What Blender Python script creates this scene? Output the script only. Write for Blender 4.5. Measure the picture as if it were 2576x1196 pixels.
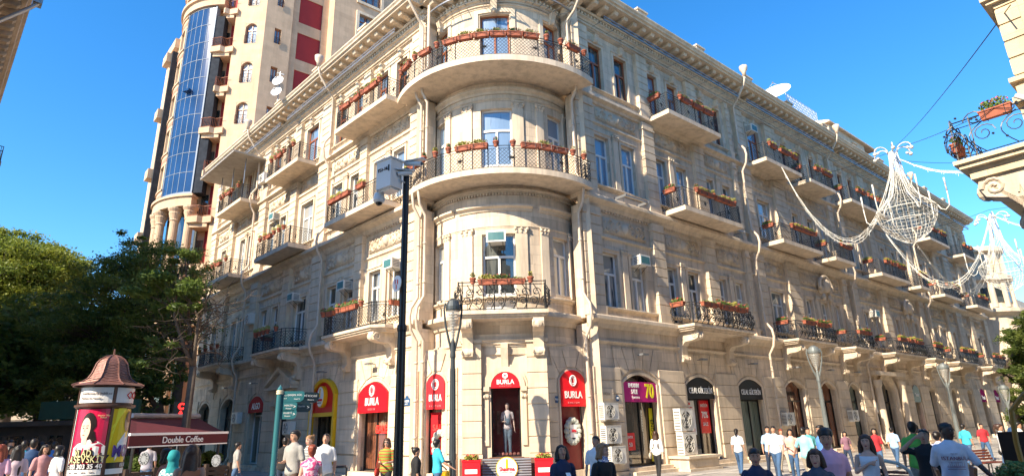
import bpy, bmesh, math, random
from mathutils import Vector, Matrix, noise
random.seed(7)
R_ = math.radians
scene = bpy.context.scene
for o in list(bpy.data.objects): bpy.data.objects.remove(o)
COL = scene.collection
# ---------------------------------------------------------------- camera
EYE = Vector((0, 0, 1.95))
FPX = 1530.0                       # focal length in pixels of a 2575 wide picture
PITCH, ROLL = R_(17.25), R_(-1.495)
cam = bpy.data.objects.new('camera', bpy.data.cameras.new('camera')); COL.objects.link(cam)
CM = Matrix.Rotation(math.pi/2+PITCH, 3, 'X') @ Matrix.Rotation(ROLL, 3, 'Z')
cam.matrix_world = Matrix.Translation(EYE) @ CM.to_4x4()
cam.data.sensor_width = 36; cam.data.lens = 36*FPX/2575
cam.data.clip_end = 3000; cam.data.clip_start = .1
scene.camera = cam
# ---------------------------------------------------------------- light
SUN_EL, SUN_AZ = R_(36), R_(-137.5)     # azimuth from +Y towards +X
w = bpy.data.worlds.new('World'); scene.world = w; w.use_nodes = True
nt = w.node_tree; nt.nodes.clear()
sky = nt.nodes.new('ShaderNodeTexSky'); sky.sky_type = 'NISHITA'; sky.sun_disc = False
sky.sun_elevation = SUN_EL; sky.sun_rotation = SUN_AZ % (2*math.pi)
sky.altitude = 0; sky.air_density = 1.15; sky.dust_density = .0; sky.ozone_density = 5.5
bg = nt.nodes.new('ShaderNodeBackground'); bg.inputs[1].default_value = .116
wo = nt.nodes.new('ShaderNodeOutputWorld')
hs = nt.nodes.new('ShaderNodeHueSaturation'); hs.inputs['Saturation'].default_value = 1.257
nt.links.new(sky.outputs[0], hs.inputs['Color']); nt.links.new(hs.outputs[0], bg.inputs[0]); nt.links.new(bg.outputs[0], wo.inputs[0])
sd = bpy.data.lights.new('sun', 'SUN'); sd.energy = 4.3; sd.angle = R_(.5); sd.color = (1, .86, .66)
so = bpy.data.objects.new('sun', sd); COL.objects.link(so)
to_sun = Vector((math.sin(SUN_AZ)*math.cos(SUN_EL), math.cos(SUN_AZ)*math.cos(SUN_EL), math.sin(SUN_EL)))
so.rotation_euler = to_sun.to_track_quat('Z', 'Y').to_euler(); so.location = (0, 0, 60)
scene.view_settings.view_transform = 'Standard'; scene.view_settings.look = 'None'
scene.view_settings.exposure = 1.38; scene.view_settings.gamma = 1
# ---------------------------------------------------------------- pixel rays (2575 wide grid) to real places
def ray(x, y): return CM @ Vector((x-1287.5, -(y-598), -FPX))
def at_h(x, y, z):
    d = ray(x, y); return EYE + d*((z-EYE.z)/d.z)
def at_d(x, y, dist):
    d = ray(x, y); return EYE + d*(dist/math.hypot(d.x, d.y))
# ---------------------------------------------------------------- materials
MATS = {}
def mat(name, col, rough=.7, metal=0, var=.12, scale=3, bump=0, bscale=30, spec=None, emit=0, alpha=None, trans=0):
    if name in MATS: return MATS[name]
    m = bpy.data.materials.new(name); m.use_nodes = True; n = m.node_tree; b = n.nodes['Principled BSDF']
    c = tuple(col)+(1,)
    b.inputs['Roughness'].default_value = rough; b.inputs['Metallic'].default_value = metal
    if spec is not None: b.inputs['Specular IOR Level'].default_value = spec
    if trans: b.inputs['Transmission Weight'].default_value = trans
    if alpha is not None: b.inputs['Alpha'].default_value = alpha
    tc = n.nodes.new('ShaderNodeTexCoord')
    if var:
        nz = n.nodes.new('ShaderNodeTexNoise'); nz.inputs['Scale'].default_value = scale; nz.inputs['Detail'].default_value = 6
        n.links.new(tc.outputs['Object'], nz.inputs['Vector'])
        cr = n.nodes.new('ShaderNodeValToRGB')
        cr.color_ramp.elements[0].position = .3; cr.color_ramp.elements[1].position = .72
        cr.color_ramp.elements[0].color = tuple(x*(1-var) for x in col)+(1,)
        cr.color_ramp.elements[1].color = tuple(min(1, x*(1+var)) for x in col)+(1,)
        n.links.new(nz.outputs['Fac'], cr.inputs[0]); n.links.new(cr.outputs[0], b.inputs['Base Color'])
    else: b.inputs['Base Color'].default_value = c
    if emit: b.inputs['Emission Color'].default_value = c; b.inputs['Emission Strength'].default_value = emit
    if bump:
        n2 = n.nodes.new('ShaderNodeTexNoise'); n2.inputs['Scale'].default_value = bscale; n2.inputs['Detail'].default_value = 4
        bp = n.nodes.new('ShaderNodeBump'); bp.inputs['Strength'].default_value = bump; bp.inputs['Distance'].default_value = .02
        n.links.new(tc.outputs['Object'], n2.inputs['Vector']); n.links.new(n2.outputs['Fac'], bp.inputs['Height']); n.links.new(bp.outputs[0], b.inputs['Normal'])
    MATS[name] = m; return m
def stone(name, col, bw=.95, bh=.42, joints=.5, dirt=.2, blockvar=.08):
    if name in MATS: return MATS[name]
    m = bpy.data.materials.new(name); m.use_nodes = True; n = m.node_tree; L = n.links.new; b = n.nodes['Principled BSDF']
    b.inputs['Roughness'].default_value = .85; b.inputs['Specular IOR Level'].default_value = .25
    uv = n.nodes.new('ShaderNodeUVMap'); uv.uv_map = 'UVMap'
    tc = n.nodes.new('ShaderNodeTexCoord')
    br = n.nodes.new('ShaderNodeTexBrick'); br.inputs['Scale'].default_value = 1
    br.inputs['Brick Width'].default_value = bw; br.inputs['Row Height'].default_value = bh
    br.inputs['Mortar Size'].default_value = .008; br.inputs['Mortar Smooth'].default_value = .3
    br.inputs['Color1'].default_value = tuple(x*(1-blockvar) for x in col)+(1,)
    br.inputs['Color2'].default_value = tuple(x*(1+blockvar) for x in col)+(1,)
    br.inputs['Mortar'].default_value = tuple(x*(1-joints*.55) for x in col)+(1,)
    L(uv.outputs[0], br.inputs['Vector'])
    nz = n.nodes.new('ShaderNodeTexNoise'); nz.inputs['Scale'].default_value = .55; nz.inputs['Detail'].default_value = 9; nz.inputs['Roughness'].default_value = .65
    L(tc.outputs['Object'], nz.inputs['Vector'])
    mp = n.nodes.new('ShaderNodeMapping'); mp.inputs['Scale'].default_value = (2.2, 2.2, .22); L(tc.outputs['Object'], mp.inputs['Vector'])
    st = n.nodes.new('ShaderNodeTexNoise'); st.inputs['Scale'].default_value = 1.4; st.inputs['Detail'].default_value = 8; st.inputs['Roughness'].default_value = .7
    L(mp.outputs[0], st.inputs['Vector'])
    r1 = n.nodes.new('ShaderNodeMapRange'); r1.inputs[1].default_value = .3; r1.inputs[2].default_value = .7; r1.inputs[3].default_value = .86; r1.inputs[4].default_value = 1.1
    L(nz.outputs['Fac'], r1.inputs[0])
    r2 = n.nodes.new('ShaderNodeMapRange'); r2.inputs[1].default_value = .36; r2.inputs[2].default_value = .56; r2.inputs[3].default_value = 1-dirt; r2.inputs[4].default_value = 1.0
    L(st.outputs['Fac'], r2.inputs[0])
    mu = n.nodes.new('ShaderNodeMath'); mu.operation = 'MULTIPLY'; L(r1.outputs[0], mu.inputs[0]); L(r2.outputs[0], mu.inputs[1])
    vm = n.nodes.new('ShaderNodeVectorMath'); vm.operation = 'SCALE'; L(br.outputs['Color'], vm.inputs[0]); L(mu.outputs[0], vm.inputs['Scale'])
    L(vm.outputs[0], b.inputs['Base Color'])
    fn = n.nodes.new('ShaderNodeTexNoise'); fn.inputs['Scale'].default_value = 22; fn.inputs['Detail'].default_value = 5; L(tc.outputs['Object'], fn.inputs['Vector'])
    ad = n.nodes.new('ShaderNodeMath'); ad.operation = 'MULTIPLY_ADD'; ad.inputs[1].default_value = -joints*1.2; L(br.outputs['Fac'], ad.inputs[0]); L(fn.outputs['Fac'], ad.inputs[2])
    bp = n.nodes.new('ShaderNodeBump'); bp.inputs['Strength'].default_value = .35; bp.inputs['Distance'].default_value = .015
    L(ad.outputs[0], bp.inputs['Height']); L(bp.outputs[0], b.inputs['Normal'])
    MATS[name] = m; return m
def glass(name, col=(.02, .03, .04), curtain=(.35, .36, .36), cw=.5, period=7):
    """window pane seen from outside: dark room, pale curtain folds, mirror coat of the sky"""
    if name in MATS: return MATS[name]
    m = bpy.data.materials.new(name); m.use_nodes = True; n = m.node_tree; L = n.links.new; b = n.nodes['Principled BSDF']
    uv = n.nodes.new('ShaderNodeUVMap'); uv.uv_map = 'UVMap'
    mp = n.nodes.new('ShaderNodeMapping'); mp.inputs['Scale'].default_value = (1, .12, 1); L(uv.outputs[0], mp.inputs[0])
    nz = n.nodes.new('ShaderNodeTexNoise'); nz.inputs['Scale'].default_value = 2.3; nz.inputs['Detail'].default_value = 3; L(mp.outputs[0], nz.inputs['Vector'])
    wv = n.nodes.new('ShaderNodeTexWave'); wv.inputs['Scale'].default_value = period; wv.inputs['Distortion'].default_value = 2; L(mp.outputs[0], wv.inputs['Vector'])
    r = n.nodes.new('ShaderNodeMapRange'); r.inputs[1].default_value = .62-cw*.3; r.inputs[2].default_value = .66-cw*.3; L(nz.outputs['Fac'], r.inputs[0])
    w2 = n.nodes.new('ShaderNodeMapRange'); w2.inputs[3].default_value = .35; w2.inputs[4].default_value = 1; L(wv.outputs['Fac'], w2.inputs[0])
    mu = n.nodes.new('ShaderNodeMath'); mu.operation = 'MULTIPLY'; L(r.outputs[0], mu.inputs[0]); L(w2.outputs[0], mu.inputs[1])
    mx = n.nodes.new('ShaderNodeMix'); mx.data_type = 'RGBA'; mx.inputs['A'].default_value = tuple(col)+(1,); mx.inputs['B'].default_value = tuple(curtain)+(1,)
    L(mu.outputs[0], mx.inputs['Factor']); L(mx.outputs['Result'], b.inputs['Base Color'])
    b.inputs['Roughness'].default_value = .5; b.inputs['Specular IOR Level'].default_value = .3
    b.inputs['Coat Weight'].default_value = 1; b.inputs['Coat Roughness'].default_value = .02; b.inputs['Coat IOR'].default_value = 2.1
    MATS[name] = m; return m
STONE = stone('limestone', (.68, .552, .412), blockvar=.14, dirt=.26)
STONE_P = stone('limestone_plain', (.66, .54, .40), bw=1.4, bh=.45, joints=0, blockvar=.08)
STONE_T = stone('limestone_trim', (.68, .56, .42), bw=1.6, bh=9, joints=.3, dirt=.22, blockvar=.05)
PLASTER = stone('balcony_plaster', (.70, .575, .435), bw=40, bh=40, joints=0, dirt=.25, blockvar=.02)
STONE_D = stone('brown_base_stone', (.20, .105, .075), bw=1, bh=.6)
HR = stone('highrise_stone', (.66, .53, .38), bw=1.0, bh=.5, joints=.12, dirt=.12, blockvar=.08)
WHITE = mat('white_frame_paint', (.72, .72, .70), .45, var=.05)
BROWNW = mat('varnished_brown_wood', (.30, .095, .035), .4, var=.2, scale=8)
IRON = mat('black_wrought_iron', (.04, .042, .045), .45, .5, var=.25)
TERRA = mat('terracotta', (.34, .10, .055), .8, var=.25, scale=6)
LEAF = mat('plant_leaf', (.10, .17, .035), .6, var=.5, scale=14)
REDF = mat('red_petals', (.55, .03, .05), .6, var=.3)
PINKF = mat('pink_petals', (.6, .10, .22), .6, var=.3)
YELF = mat('yellow_green_leaf', (.34, .33, .06), .6, var=.3)
GL = [glass('glass_day', cw=.45), glass('glass_blue_curtain', (.02, .035, .06), (.22, .33, .48), .9, 9), glass('glass_dark', (.012, .018, .018), (.10, .11, .10), .35), glass('glass_pale_curtain', (.05, .06, .06), (.48, .47, .43), 1.0, 11)]
SHOPG = glass('shop_glass', (.012, .014, .014), (.12, .08, .05), .3, 3)
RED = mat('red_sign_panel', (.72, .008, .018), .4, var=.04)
DRED = mat('dark_red_panel', (.45, .012, .02), .75, var=0, spec=.2)  # even darker red for the ALGO sign and the sale backing
YEL = mat('yellow_sign_paint', (.80, .46, .01), .4, var=.05)
BLACK = mat('black_panel', (.01, .01, .011), .35, var=.1)
WTXT = mat('white_lettering', (.85, .85, .83), .5, var=0)
AC = mat('white_enamel', (.68, .66, .60), .5, var=.08)
ACG = mat('dark_grille', (.05, .05, .05), .5, var=.1)
PIPE = mat('painted_downpipe', (.58, .475, .365), .5, var=.12)
STEEL = mat('grey_steel', (.30, .31, .32), .35, .6, var=.1)
# ---------------------------------------------------------------- frames on the facades
W0 = Vector((-.5841, 22.1093, 0))
class Flat:
    seg = 0
    def __init__(s, o, d, n, right=1): s.o = Vector(o); s.d = Vector(d).normalized(); s.n = Vector(n).normalized(); s.right = right
    def p(s, a, n, z): return s.o + s.d*a + s.n*n + Vector((0, 0, z))
    def basis(s, a, n, z):
        x = s.d*s.right; return Matrix.Translation(s.p(a, n, z)) @ Matrix((x, (0, 0, 1), s.n)).transposed().to_4x4()
class Round:
    seg = .22
    def __init__(s, c, r, a0): s.c = Vector(c); s.r = r; s.a0 = a0; s.right = 1
    def ang(s, a): return s.a0 + a/s.r
    def p(s, a, n, z):
        t = s.ang(a); return s.c + Vector((math.sin(t)*(s.r+n), -math.cos(t)*(s.r+n), z))
    def basis(s, a, n, z):
        t = s.ang(a); x = Vector((math.cos(t), math.sin(t), 0)); nn = Vector((math.sin(t), -math.cos(t), 0))
        return Matrix.Translation(s.p(a, n, z)) @ Matrix((x, (0, 0, 1), nn)).transposed().to_4x4()
class World:
    seg = 0; right = 1
    def p(s, a, n, z): return Vector((a, n, z))
FW = World()
FR = Flat(W0, (.76679, .64190, 0), (.64190, -.76679, 0))
FL = Flat(W0, (-.69933, .71480, 0), (-.71480, -.69933, 0), -1)
FT = Round((-.35, 27.87, 0), 3.55, R_(-3.5))
FC = Flat((-.56, 24.33, 0), (1, 0.0, 0), (0, -1, 0))
def zrot(fr, a=0): m = fr.basis(a, 0, 0); return math.atan2(m[1][0], m[0][0])
# ---------------------------------------------------------------- mesh builder
class MB:
    def __init__(s, fr=FW): s.v = []; s.f = []; s.m = []; s.uv = []; s.fr = fr
    def pt(s, a, n, z, fr=None):
        s.v.append((fr or s.fr).p(a, n, z)); s.uv.append((a+n, z)); return len(s.v)-1
    def face(s, idx, m=0): s.f.append(tuple(idx)); s.m.append(m)
    def cuts(s, a0, a1):
        k = max(1, int(math.ceil(abs(a1-a0)/s.fr.seg))) if s.fr.seg else 1
        return [a0+(a1-a0)*i/k for i in range(k+1)]
    def prof(s, poly, a0, a1, m=0, caps=True):
        """closed (n,z) outline swept along s"""
        rings = [[s.pt(a, n, z) for n, z in poly] for a in s.cuts(a0, a1)]; k = len(poly)
        for r, q in zip(rings, rings[1:]):
            for i in range(k): s.face((r[i], r[(i+1) % k], q[(i+1) % k], q[i]), m)
        if caps: s.face(rings[0], m); s.face(rings[-1][::-1], m)
    def box(s, a0, a1, n0, n1, z0, z1, m=0): s.prof([(n0, z0), (n1, z0), (n1, z1), (n0, z1)], a0, a1, m)
    def plate(s, poly, n0, n1, m=0):
        """closed (s,z) outline extruded along n"""
        k = len(poly); A = [s.pt(a, n0, z) for a, z in poly]; B = [s.pt(a, n1, z) for a, z in poly]
        for i in range(k): s.face((A[i], A[(i+1) % k], B[(i+1) % k], B[i]), m)
        s.face(A[::-1], m); s.face(B, m)
    def slab(s, poly, z0, z1, m=0):
        """closed (s,n) outline extruded along z"""
        k = len(poly); A = [s.pt(a, n, z0) for a, n in poly]; B = [s.pt(a, n, z1) for a, n in poly]
        for i in range(k): s.face((A[i], A[(i+1) % k], B[(i+1) % k], B[i]), m)
        s.face(A[::-1], m); s.face(B, m)
    def tube(s, pts, r, k=6, m=0, close=False):
        P = [s.fr.p(*p) for p in pts]; n = len(P); rings = []
        rr = r if isinstance(r, (list, tuple)) else [r]*n
        up = None
        for i in range(n):
            t = (P[min(i+1, n-1)]-P[max(i-1, 0)])
            t = t.normalized() if t.length > 1e-9 else Vector((0, 0, 1))
            if up is None: up = t.orthogonal().normalized()
            up = (up - t*up.dot(t)); up = up.normalized() if up.length > 1e-6 else t.orthogonal().normalized()
            b = t.cross(up); ring = []
            for j in range(k):
                th = 2*math.pi*(j+.5)/k; s.v.append(P[i]+(up*math.cos(th)+b*math.sin(th))*rr[i]); s.uv.append((th, P[i].z)); ring.append(len(s.v)-1)
            rings.append(ring)
        for a, b in zip(rings, rings[1:]):
            for j in range(k): s.face((a[j], a[(j+1) % k], b[(j+1) % k], b[j]), m)
        s.face(rings[0][::-1], m); s.face(rings[-1], m)
    def lathe(s, prof, c=(0, 0, 0), k=16, m=0, a0=0):
        rings = []
        for r, z in prof:
            ring = []
            for j in range(k):
                th = 2*math.pi*j/k+a0; s.v.append(s.fr.p(*c)+Vector((r*math.cos(th), r*math.sin(th), z))); s.uv.append((th*r, z)); ring.append(len(s.v)-1)
            rings.append(ring)
        for a, b in zip(rings, rings[1:]):
            for j in range(k): s.face((a[j], a[(j+1) % k], b[(j+1) % k], b[j]), m)
        s.face(rings[0][::-1], m); s.face(rings[-1], m)
    def ball(s, c, rx, ry=None, rz=None, k=10, h=7, m=0):
        ry = ry or rx; rz = rz or rx; C = s.fr.p(*c); rings = []
        for i in range(h+1):
            ph = math.pi*i/h; q = max(.02, math.sin(ph)); ring = []
            for j in range(k):
                th = 2*math.pi*j/k; s.v.append(C+Vector((rx*q*math.cos(th), ry*q*math.sin(th), -rz*math.cos(ph)))); s.uv.append((th, ph)); ring.append(len(s.v)-1)
            rings.append(ring)
        for a, b in zip(rings, rings[1:]):
            for j in range(k): s.face((a[j], a[(j+1) % k], b[(j+1) % k], b[j]), m)
        s.face(rings[0][::-1], m); s.face(rings[-1], m)
    def build(s, name, mats, parent=None, smooth=False, fix=True, origin=None):
        me = bpy.data.meshes.new(name); off = origin or Vector((0, 0, 0))
        me.from_pydata([tuple(v-off) for v in s.v], [], s.f)
        mats = mats if isinstance(mats, (list, tuple)) else [mats]
        for q in mats: me.materials.append(q)
        if len(mats) > 1: me.polygons.foreach_set('material_index', s.m)
        lay = me.uv_layers.new(name='UVMap')
        vi = [0]*len(me.loops); me.loops.foreach_get('vertex_index', vi); buf = []
        for i in vi: buf.extend(s.uv[i])
        lay.data.foreach_set('uv', buf)
        if fix:
            bm = bmesh.new(); bm.from_mesh(me); bmesh.ops.recalc_face_normals(bm, faces=bm.faces); bm.to_mesh(me); bm.free()
        if smooth: me.polygons.foreach_set('use_smooth', [True]*len(me.polygons))
        o = bpy.data.objects.new(name, me); COL.objects.link(o); o.location = off
        if parent is not None:
            o.parent = parent; o.location = off-parent.location if parent.rotation_euler.z == 0 else off
        return o
def tag(o, label, cat=None, group=None, kind=None):
    if label: o['label'] = label
    if cat: o['category'] = cat
    if group: o['group'] = group
    if kind: o['kind'] = kind
    return o
def thing(name, label, cat, loc=(0, 0, 0), rz=0, group=None):
    o = bpy.data.objects.new(name, None); COL.objects.link(o); o.empty_display_size = .3
    o.location = loc; o.rotation_euler = (0, 0, rz); return tag(o, label, cat, group)
def copy_tree(o, parent=None):
    c = o.copy(); COL.objects.link(c); c.parent = parent
    for ch in list(o.children): copy_tree(ch, c)
    return c
def text(body, size, m, M, parent=None, name='lettering', sx=1, ext=.012, align='CENTER', parent_inv=True, bold=0):
    cu = bpy.data.curves.new(name, 'FONT'); cu.body = body; cu.size = size; cu.extrude = ext; cu.align_x = align; cu.align_y = 'CENTER'; cu.offset = bold; cu.resolution_u = 4
    t = bpy.data.objects.new(name, cu); me = bpy.data.meshes.new_from_object(t); bpy.data.objects.remove(t)
    me.materials.append(m); o = bpy.data.objects.new(name, me); COL.objects.link(o)
    if parent is not None: o.parent = parent
    o.matrix_local = (parent.matrix_basis.inverted() if parent is not None else Matrix()) @ M @ Matrix.Diagonal((sx, 1, 1, 1))
    return o
# ================================================================ the corner building
BLD = thing('apartment_building', 'long four storey pale stone corner building with round corner, curved balconies and shops below', 'apartment building', W0)
def wall(mb, a0, a1, z0, z1, ops, n0, n1):
    S = sorted({a0, a1, *[q for o in ops for q in o[:2] if a0 < q < a1]}); Z = sorted({z0, z1, *[q for o in ops for q in o[2:4] if z0 < q < z1]})
    for x0, x1 in zip(S, S[1:]):
        run = None
        for y0, y1 in list(zip(Z, Z[1:]))+[(None, None)]:
            solid = y0 is not None and not any(o[0] < (x0+x1)/2 < o[1] and o[2] < (y0+y1)/2 < o[3] for o in ops)
            if solid: run = [run[0] if run else y0, y1]
            if not solid and run: mb.box(x0, x1, n0, n1, run[0], run[1]); run = None
        if run: mb.box(x0, x1, n0, n1, run[0], run[1])
def rustic(mb, a0, a1, n0, n1, z0, z1, h=.47, gap=.03):
    """banded pilaster: raised courses over a core"""
    mb.box(a0+.02, a1-.02, n0, n1-.035, z0, z1)
    k = max(1, round((z1-z0)/h)); hh = (z1-z0)/k
    for i in range(k):
        q0, q1 = z0+i*hh+gap/2, z0+(i+1)*hh-gap/2; c = .018
        mb.prof([(n0, q0), (n1-c, q0), (n1, q0+c), (n1, q1-c), (n1-c, q1), (n0, q1)], a0, a1)
def window(fr, a0, a1, z0, z1, n, fm, gm, sill=True, transom=.66, leaves=2, parent=None):
    f = MB(fr); t = .075
    f.box(a0, a0+t, n, n+.07, z0, z1); f.box(a1-t, a1, n, n+.07, z0, z1)
    f.box(a0+t, a1-t, n, n+.07, z0, z0+t); f.box(a0+t, a1-t, n, n+.07, z1-t, z1)
    zt = z0+(z1-z0)*transom
    f.box(a0+t, a1-t, n+.003, n+.075, zt-.05, zt+.05)
    for i in range(1, leaves):
        c = a0+(a1-a0)*i/leaves; f.box(c-.05, c+.05, n+.003, n+.078, z0+t, zt-.05)
    if z1-z0 > 3:
        for i in range(leaves):
            x0 = a0+(a1-a0)*i/leaves; x1 = a0+(a1-a0)*(i+1)/leaves; f.box(x0+.06, x1-.06, n+.004, n+.05, z0+t, z0+.75)
    wo_ = f.build('window', fm, parent or BLD)
    g = MB(fr); g.box(a0+.03, a1-.03, n-.03, n+.02, z0+.03, z1-.03); g.build('pane', gm, wo_).location = (0, 0, 0)
    return wo_
def surround(mb, fr, a0, a1, z0, z1, n):
    """architrave and little head moulding round an opening"""
    mb.box(a0-.14, a0, n-.02, n+.05, z0, z1+.14); mb.box(a1, a1+.14, n-.02, n+.05, z0, z1+.14); mb.box(a0, a1, n-.02, n+.05, z1, z1+.14)
    mb.box(a0-.17, a1+.17, n-.02, n+.09, z1+.14, z1+.2)
def capital(mb, c, n, z, w):
    """small leafy capital on top of a slim shaft"""
    mb.box(c-w/2-.04, c+w/2+.04, n, n+.14, z+.28, z+.34)
    for dx in (-.5, 0, .5):
        mb.ball((c+dx*w, n+.1, z+.2), .075, k=7, h=5); mb.ball((c+dx*w*.8, n+.08, z+.08), .06, k=6, h=4)
    mb.box(c-w/2, c+w/2, n, n+.09, z, z+.28)
def relief(fr, a0, a1, z0, z1, n, rnd):
    """carved foliage panel"""
    m = MB(fr); c = (a0+a1)/2; h = z1-z0; L = a1-a0
    m.box(a0, a1, n-.02, n+.015, z0, z1)
    m.ball((c, n+.03, z0+h*.5), h*.28, h*.2, h*.36, 8, 6)
    for sg in (-1, 1):
        k = max(2, int(L/2/.3))
        for i in range(k):
            x = c+sg*(h*.3+(L/2-h*.4)*(i+.5)/k); zz = z0+h*(.5+.16*(-1)**i); pts = []
            for j in range(9):
                th = j*.75; r = h*.3*(1-j/10); pts.append((x+sg*math.cos(th)*r*.9, n+.03, zz+math.sin(th)*r*(-1)**i))
            m.tube(pts, [.04*(1-j/12) for j in range(9)], 5)
            m.ball((x, n+.03, zz), .06, k=6, h=4); m.ball((x+sg*.13, n+.02, z0+h*(.5-.25*(-1)**i)), .055, k=6, h=4)
    m.build('relief_panel', STONE_T, BLD, smooth=True)
def shadowline(mb, a0, a1, z, n, h, out):
    """moulded string course: cyma like outline"""
    mb.prof([(n-.05, z), (n+out*.25, z), (n+out*.4, z+h*.35), (n+out*.8, z+h*.55), (n+out, z+h*.62), (n+out, z+h*.9), (n+out*.93, z+h), (n-.05, z+h)], a0, a1)
def dentils(mb, a0, a1, z, n, w=.1, gap=.1, h=.12, out=.08):
    k = int((a1-a0)/(w+gap))
    for i in range(k):
        a = a0+(i+.5)*(a1-a0)/k; s = mb.fr.seg; mb.fr.seg = 0
        mb.box(a-w/2, a+w/2, n, n+out, z, z+h); mb.fr.seg = s
def arch_fill(mb, a0, a1, zs, zc, ztop, n0, n1, k=14):
    """wall above a segmental arch, between spring zs / crown zc and ztop"""
    c = (a0+a1)/2; hw = (a1-a0)/2; ri = zc-zs
    R = (hw*hw+ri*ri)/(2*ri); cz = zc-R
    f = lambda x: cz+math.sqrt(max(0, R*R-(x-c)**2))
    xs = [a0+(a1-a0)*i/k for i in range(k+1)]
    for x, y in zip(xs, xs[1:]):
        A = [mb.pt(x, n1, f(x)), mb.pt(y, n1, f(y)), mb.pt(y, n1, ztop), mb.pt(x, n1, ztop)]
        B = [mb.pt(x, n0, f(x)), mb.pt(y, n0, f(y))]
        mb.face(A); mb.face((A[0], A[1], B[1], B[0]))
    return f, R, cz, c
def arch_outline(a0, a1, z0, zs, zc, k=12):
    zc = max(zc, zs+.04); c = (a0+a1)/2; hw = (a1-a0)/2; ri = zc-zs; R = (hw*hw+ri*ri)/(2*ri); cz = zc-R
    t0 = math.asin(min(1, hw/R)) if zs >= cz else math.pi-math.asin(min(1, hw/R))
    return [(a0, z0), (a1, z0)]+[(c+R*math.sin(t0-2*t0*i/k), cz+R*math.cos(t0-2*t0*i/k)) for i in range(k+1)]
def arch_ring(mb, a0, a1, z0, zs, zc, n0, n1, t=.13):
    """moulded frame round an arched opening"""
    o = arch_outline(a0, a1, z0, zs, zc)[1:]+[(a0, z0)]
    i_ = arch_outline(a0+t, a1-t, z0, zs-.01, zc-t)[1:]+[(a0+t, z0)]
    o = [(a1, z0)]+o[1:]; i_ = [(a1-t, z0)]+i_[1:]
    for p, q, u, v in zip(o, o[1:], i_, i_[1:]): mb.plate([p, q, v, u], n0, n1)
def voussoirs(mb, f, R, cz, c, a0, a1, ztop, n):
    t0 = math.asin(min(1, (a1-a0)/2/R))*1.0; k = max(5, int((a1-a0)/.36))|1
    ex = 0.18/R
    for i in range(k):
        u0 = -t0-ex+(2*(t0+ex))*i/k+.012/R*1.4; u1 = -t0-ex+(2*(t0+ex))*(i+1)/k-.012/R*1.4
        spread = 1.0
        def pp(u, top):
            if not top: return (c+(R+.13)*math.sin(u), cz+(R+.13)*math.cos(u))
            zt = ztop; lim = (a1-a0)/2+.42; return (c+max(-lim, min(lim, (zt-cz)*math.tan(max(-1.3, min(1.3, u))))), zt)
        q = [pp(u0, 0), pp(u1, 0), pp(u1, 1), pp(u0, 1)]
        mb.plate(q, n-.05, n+.045)
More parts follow.
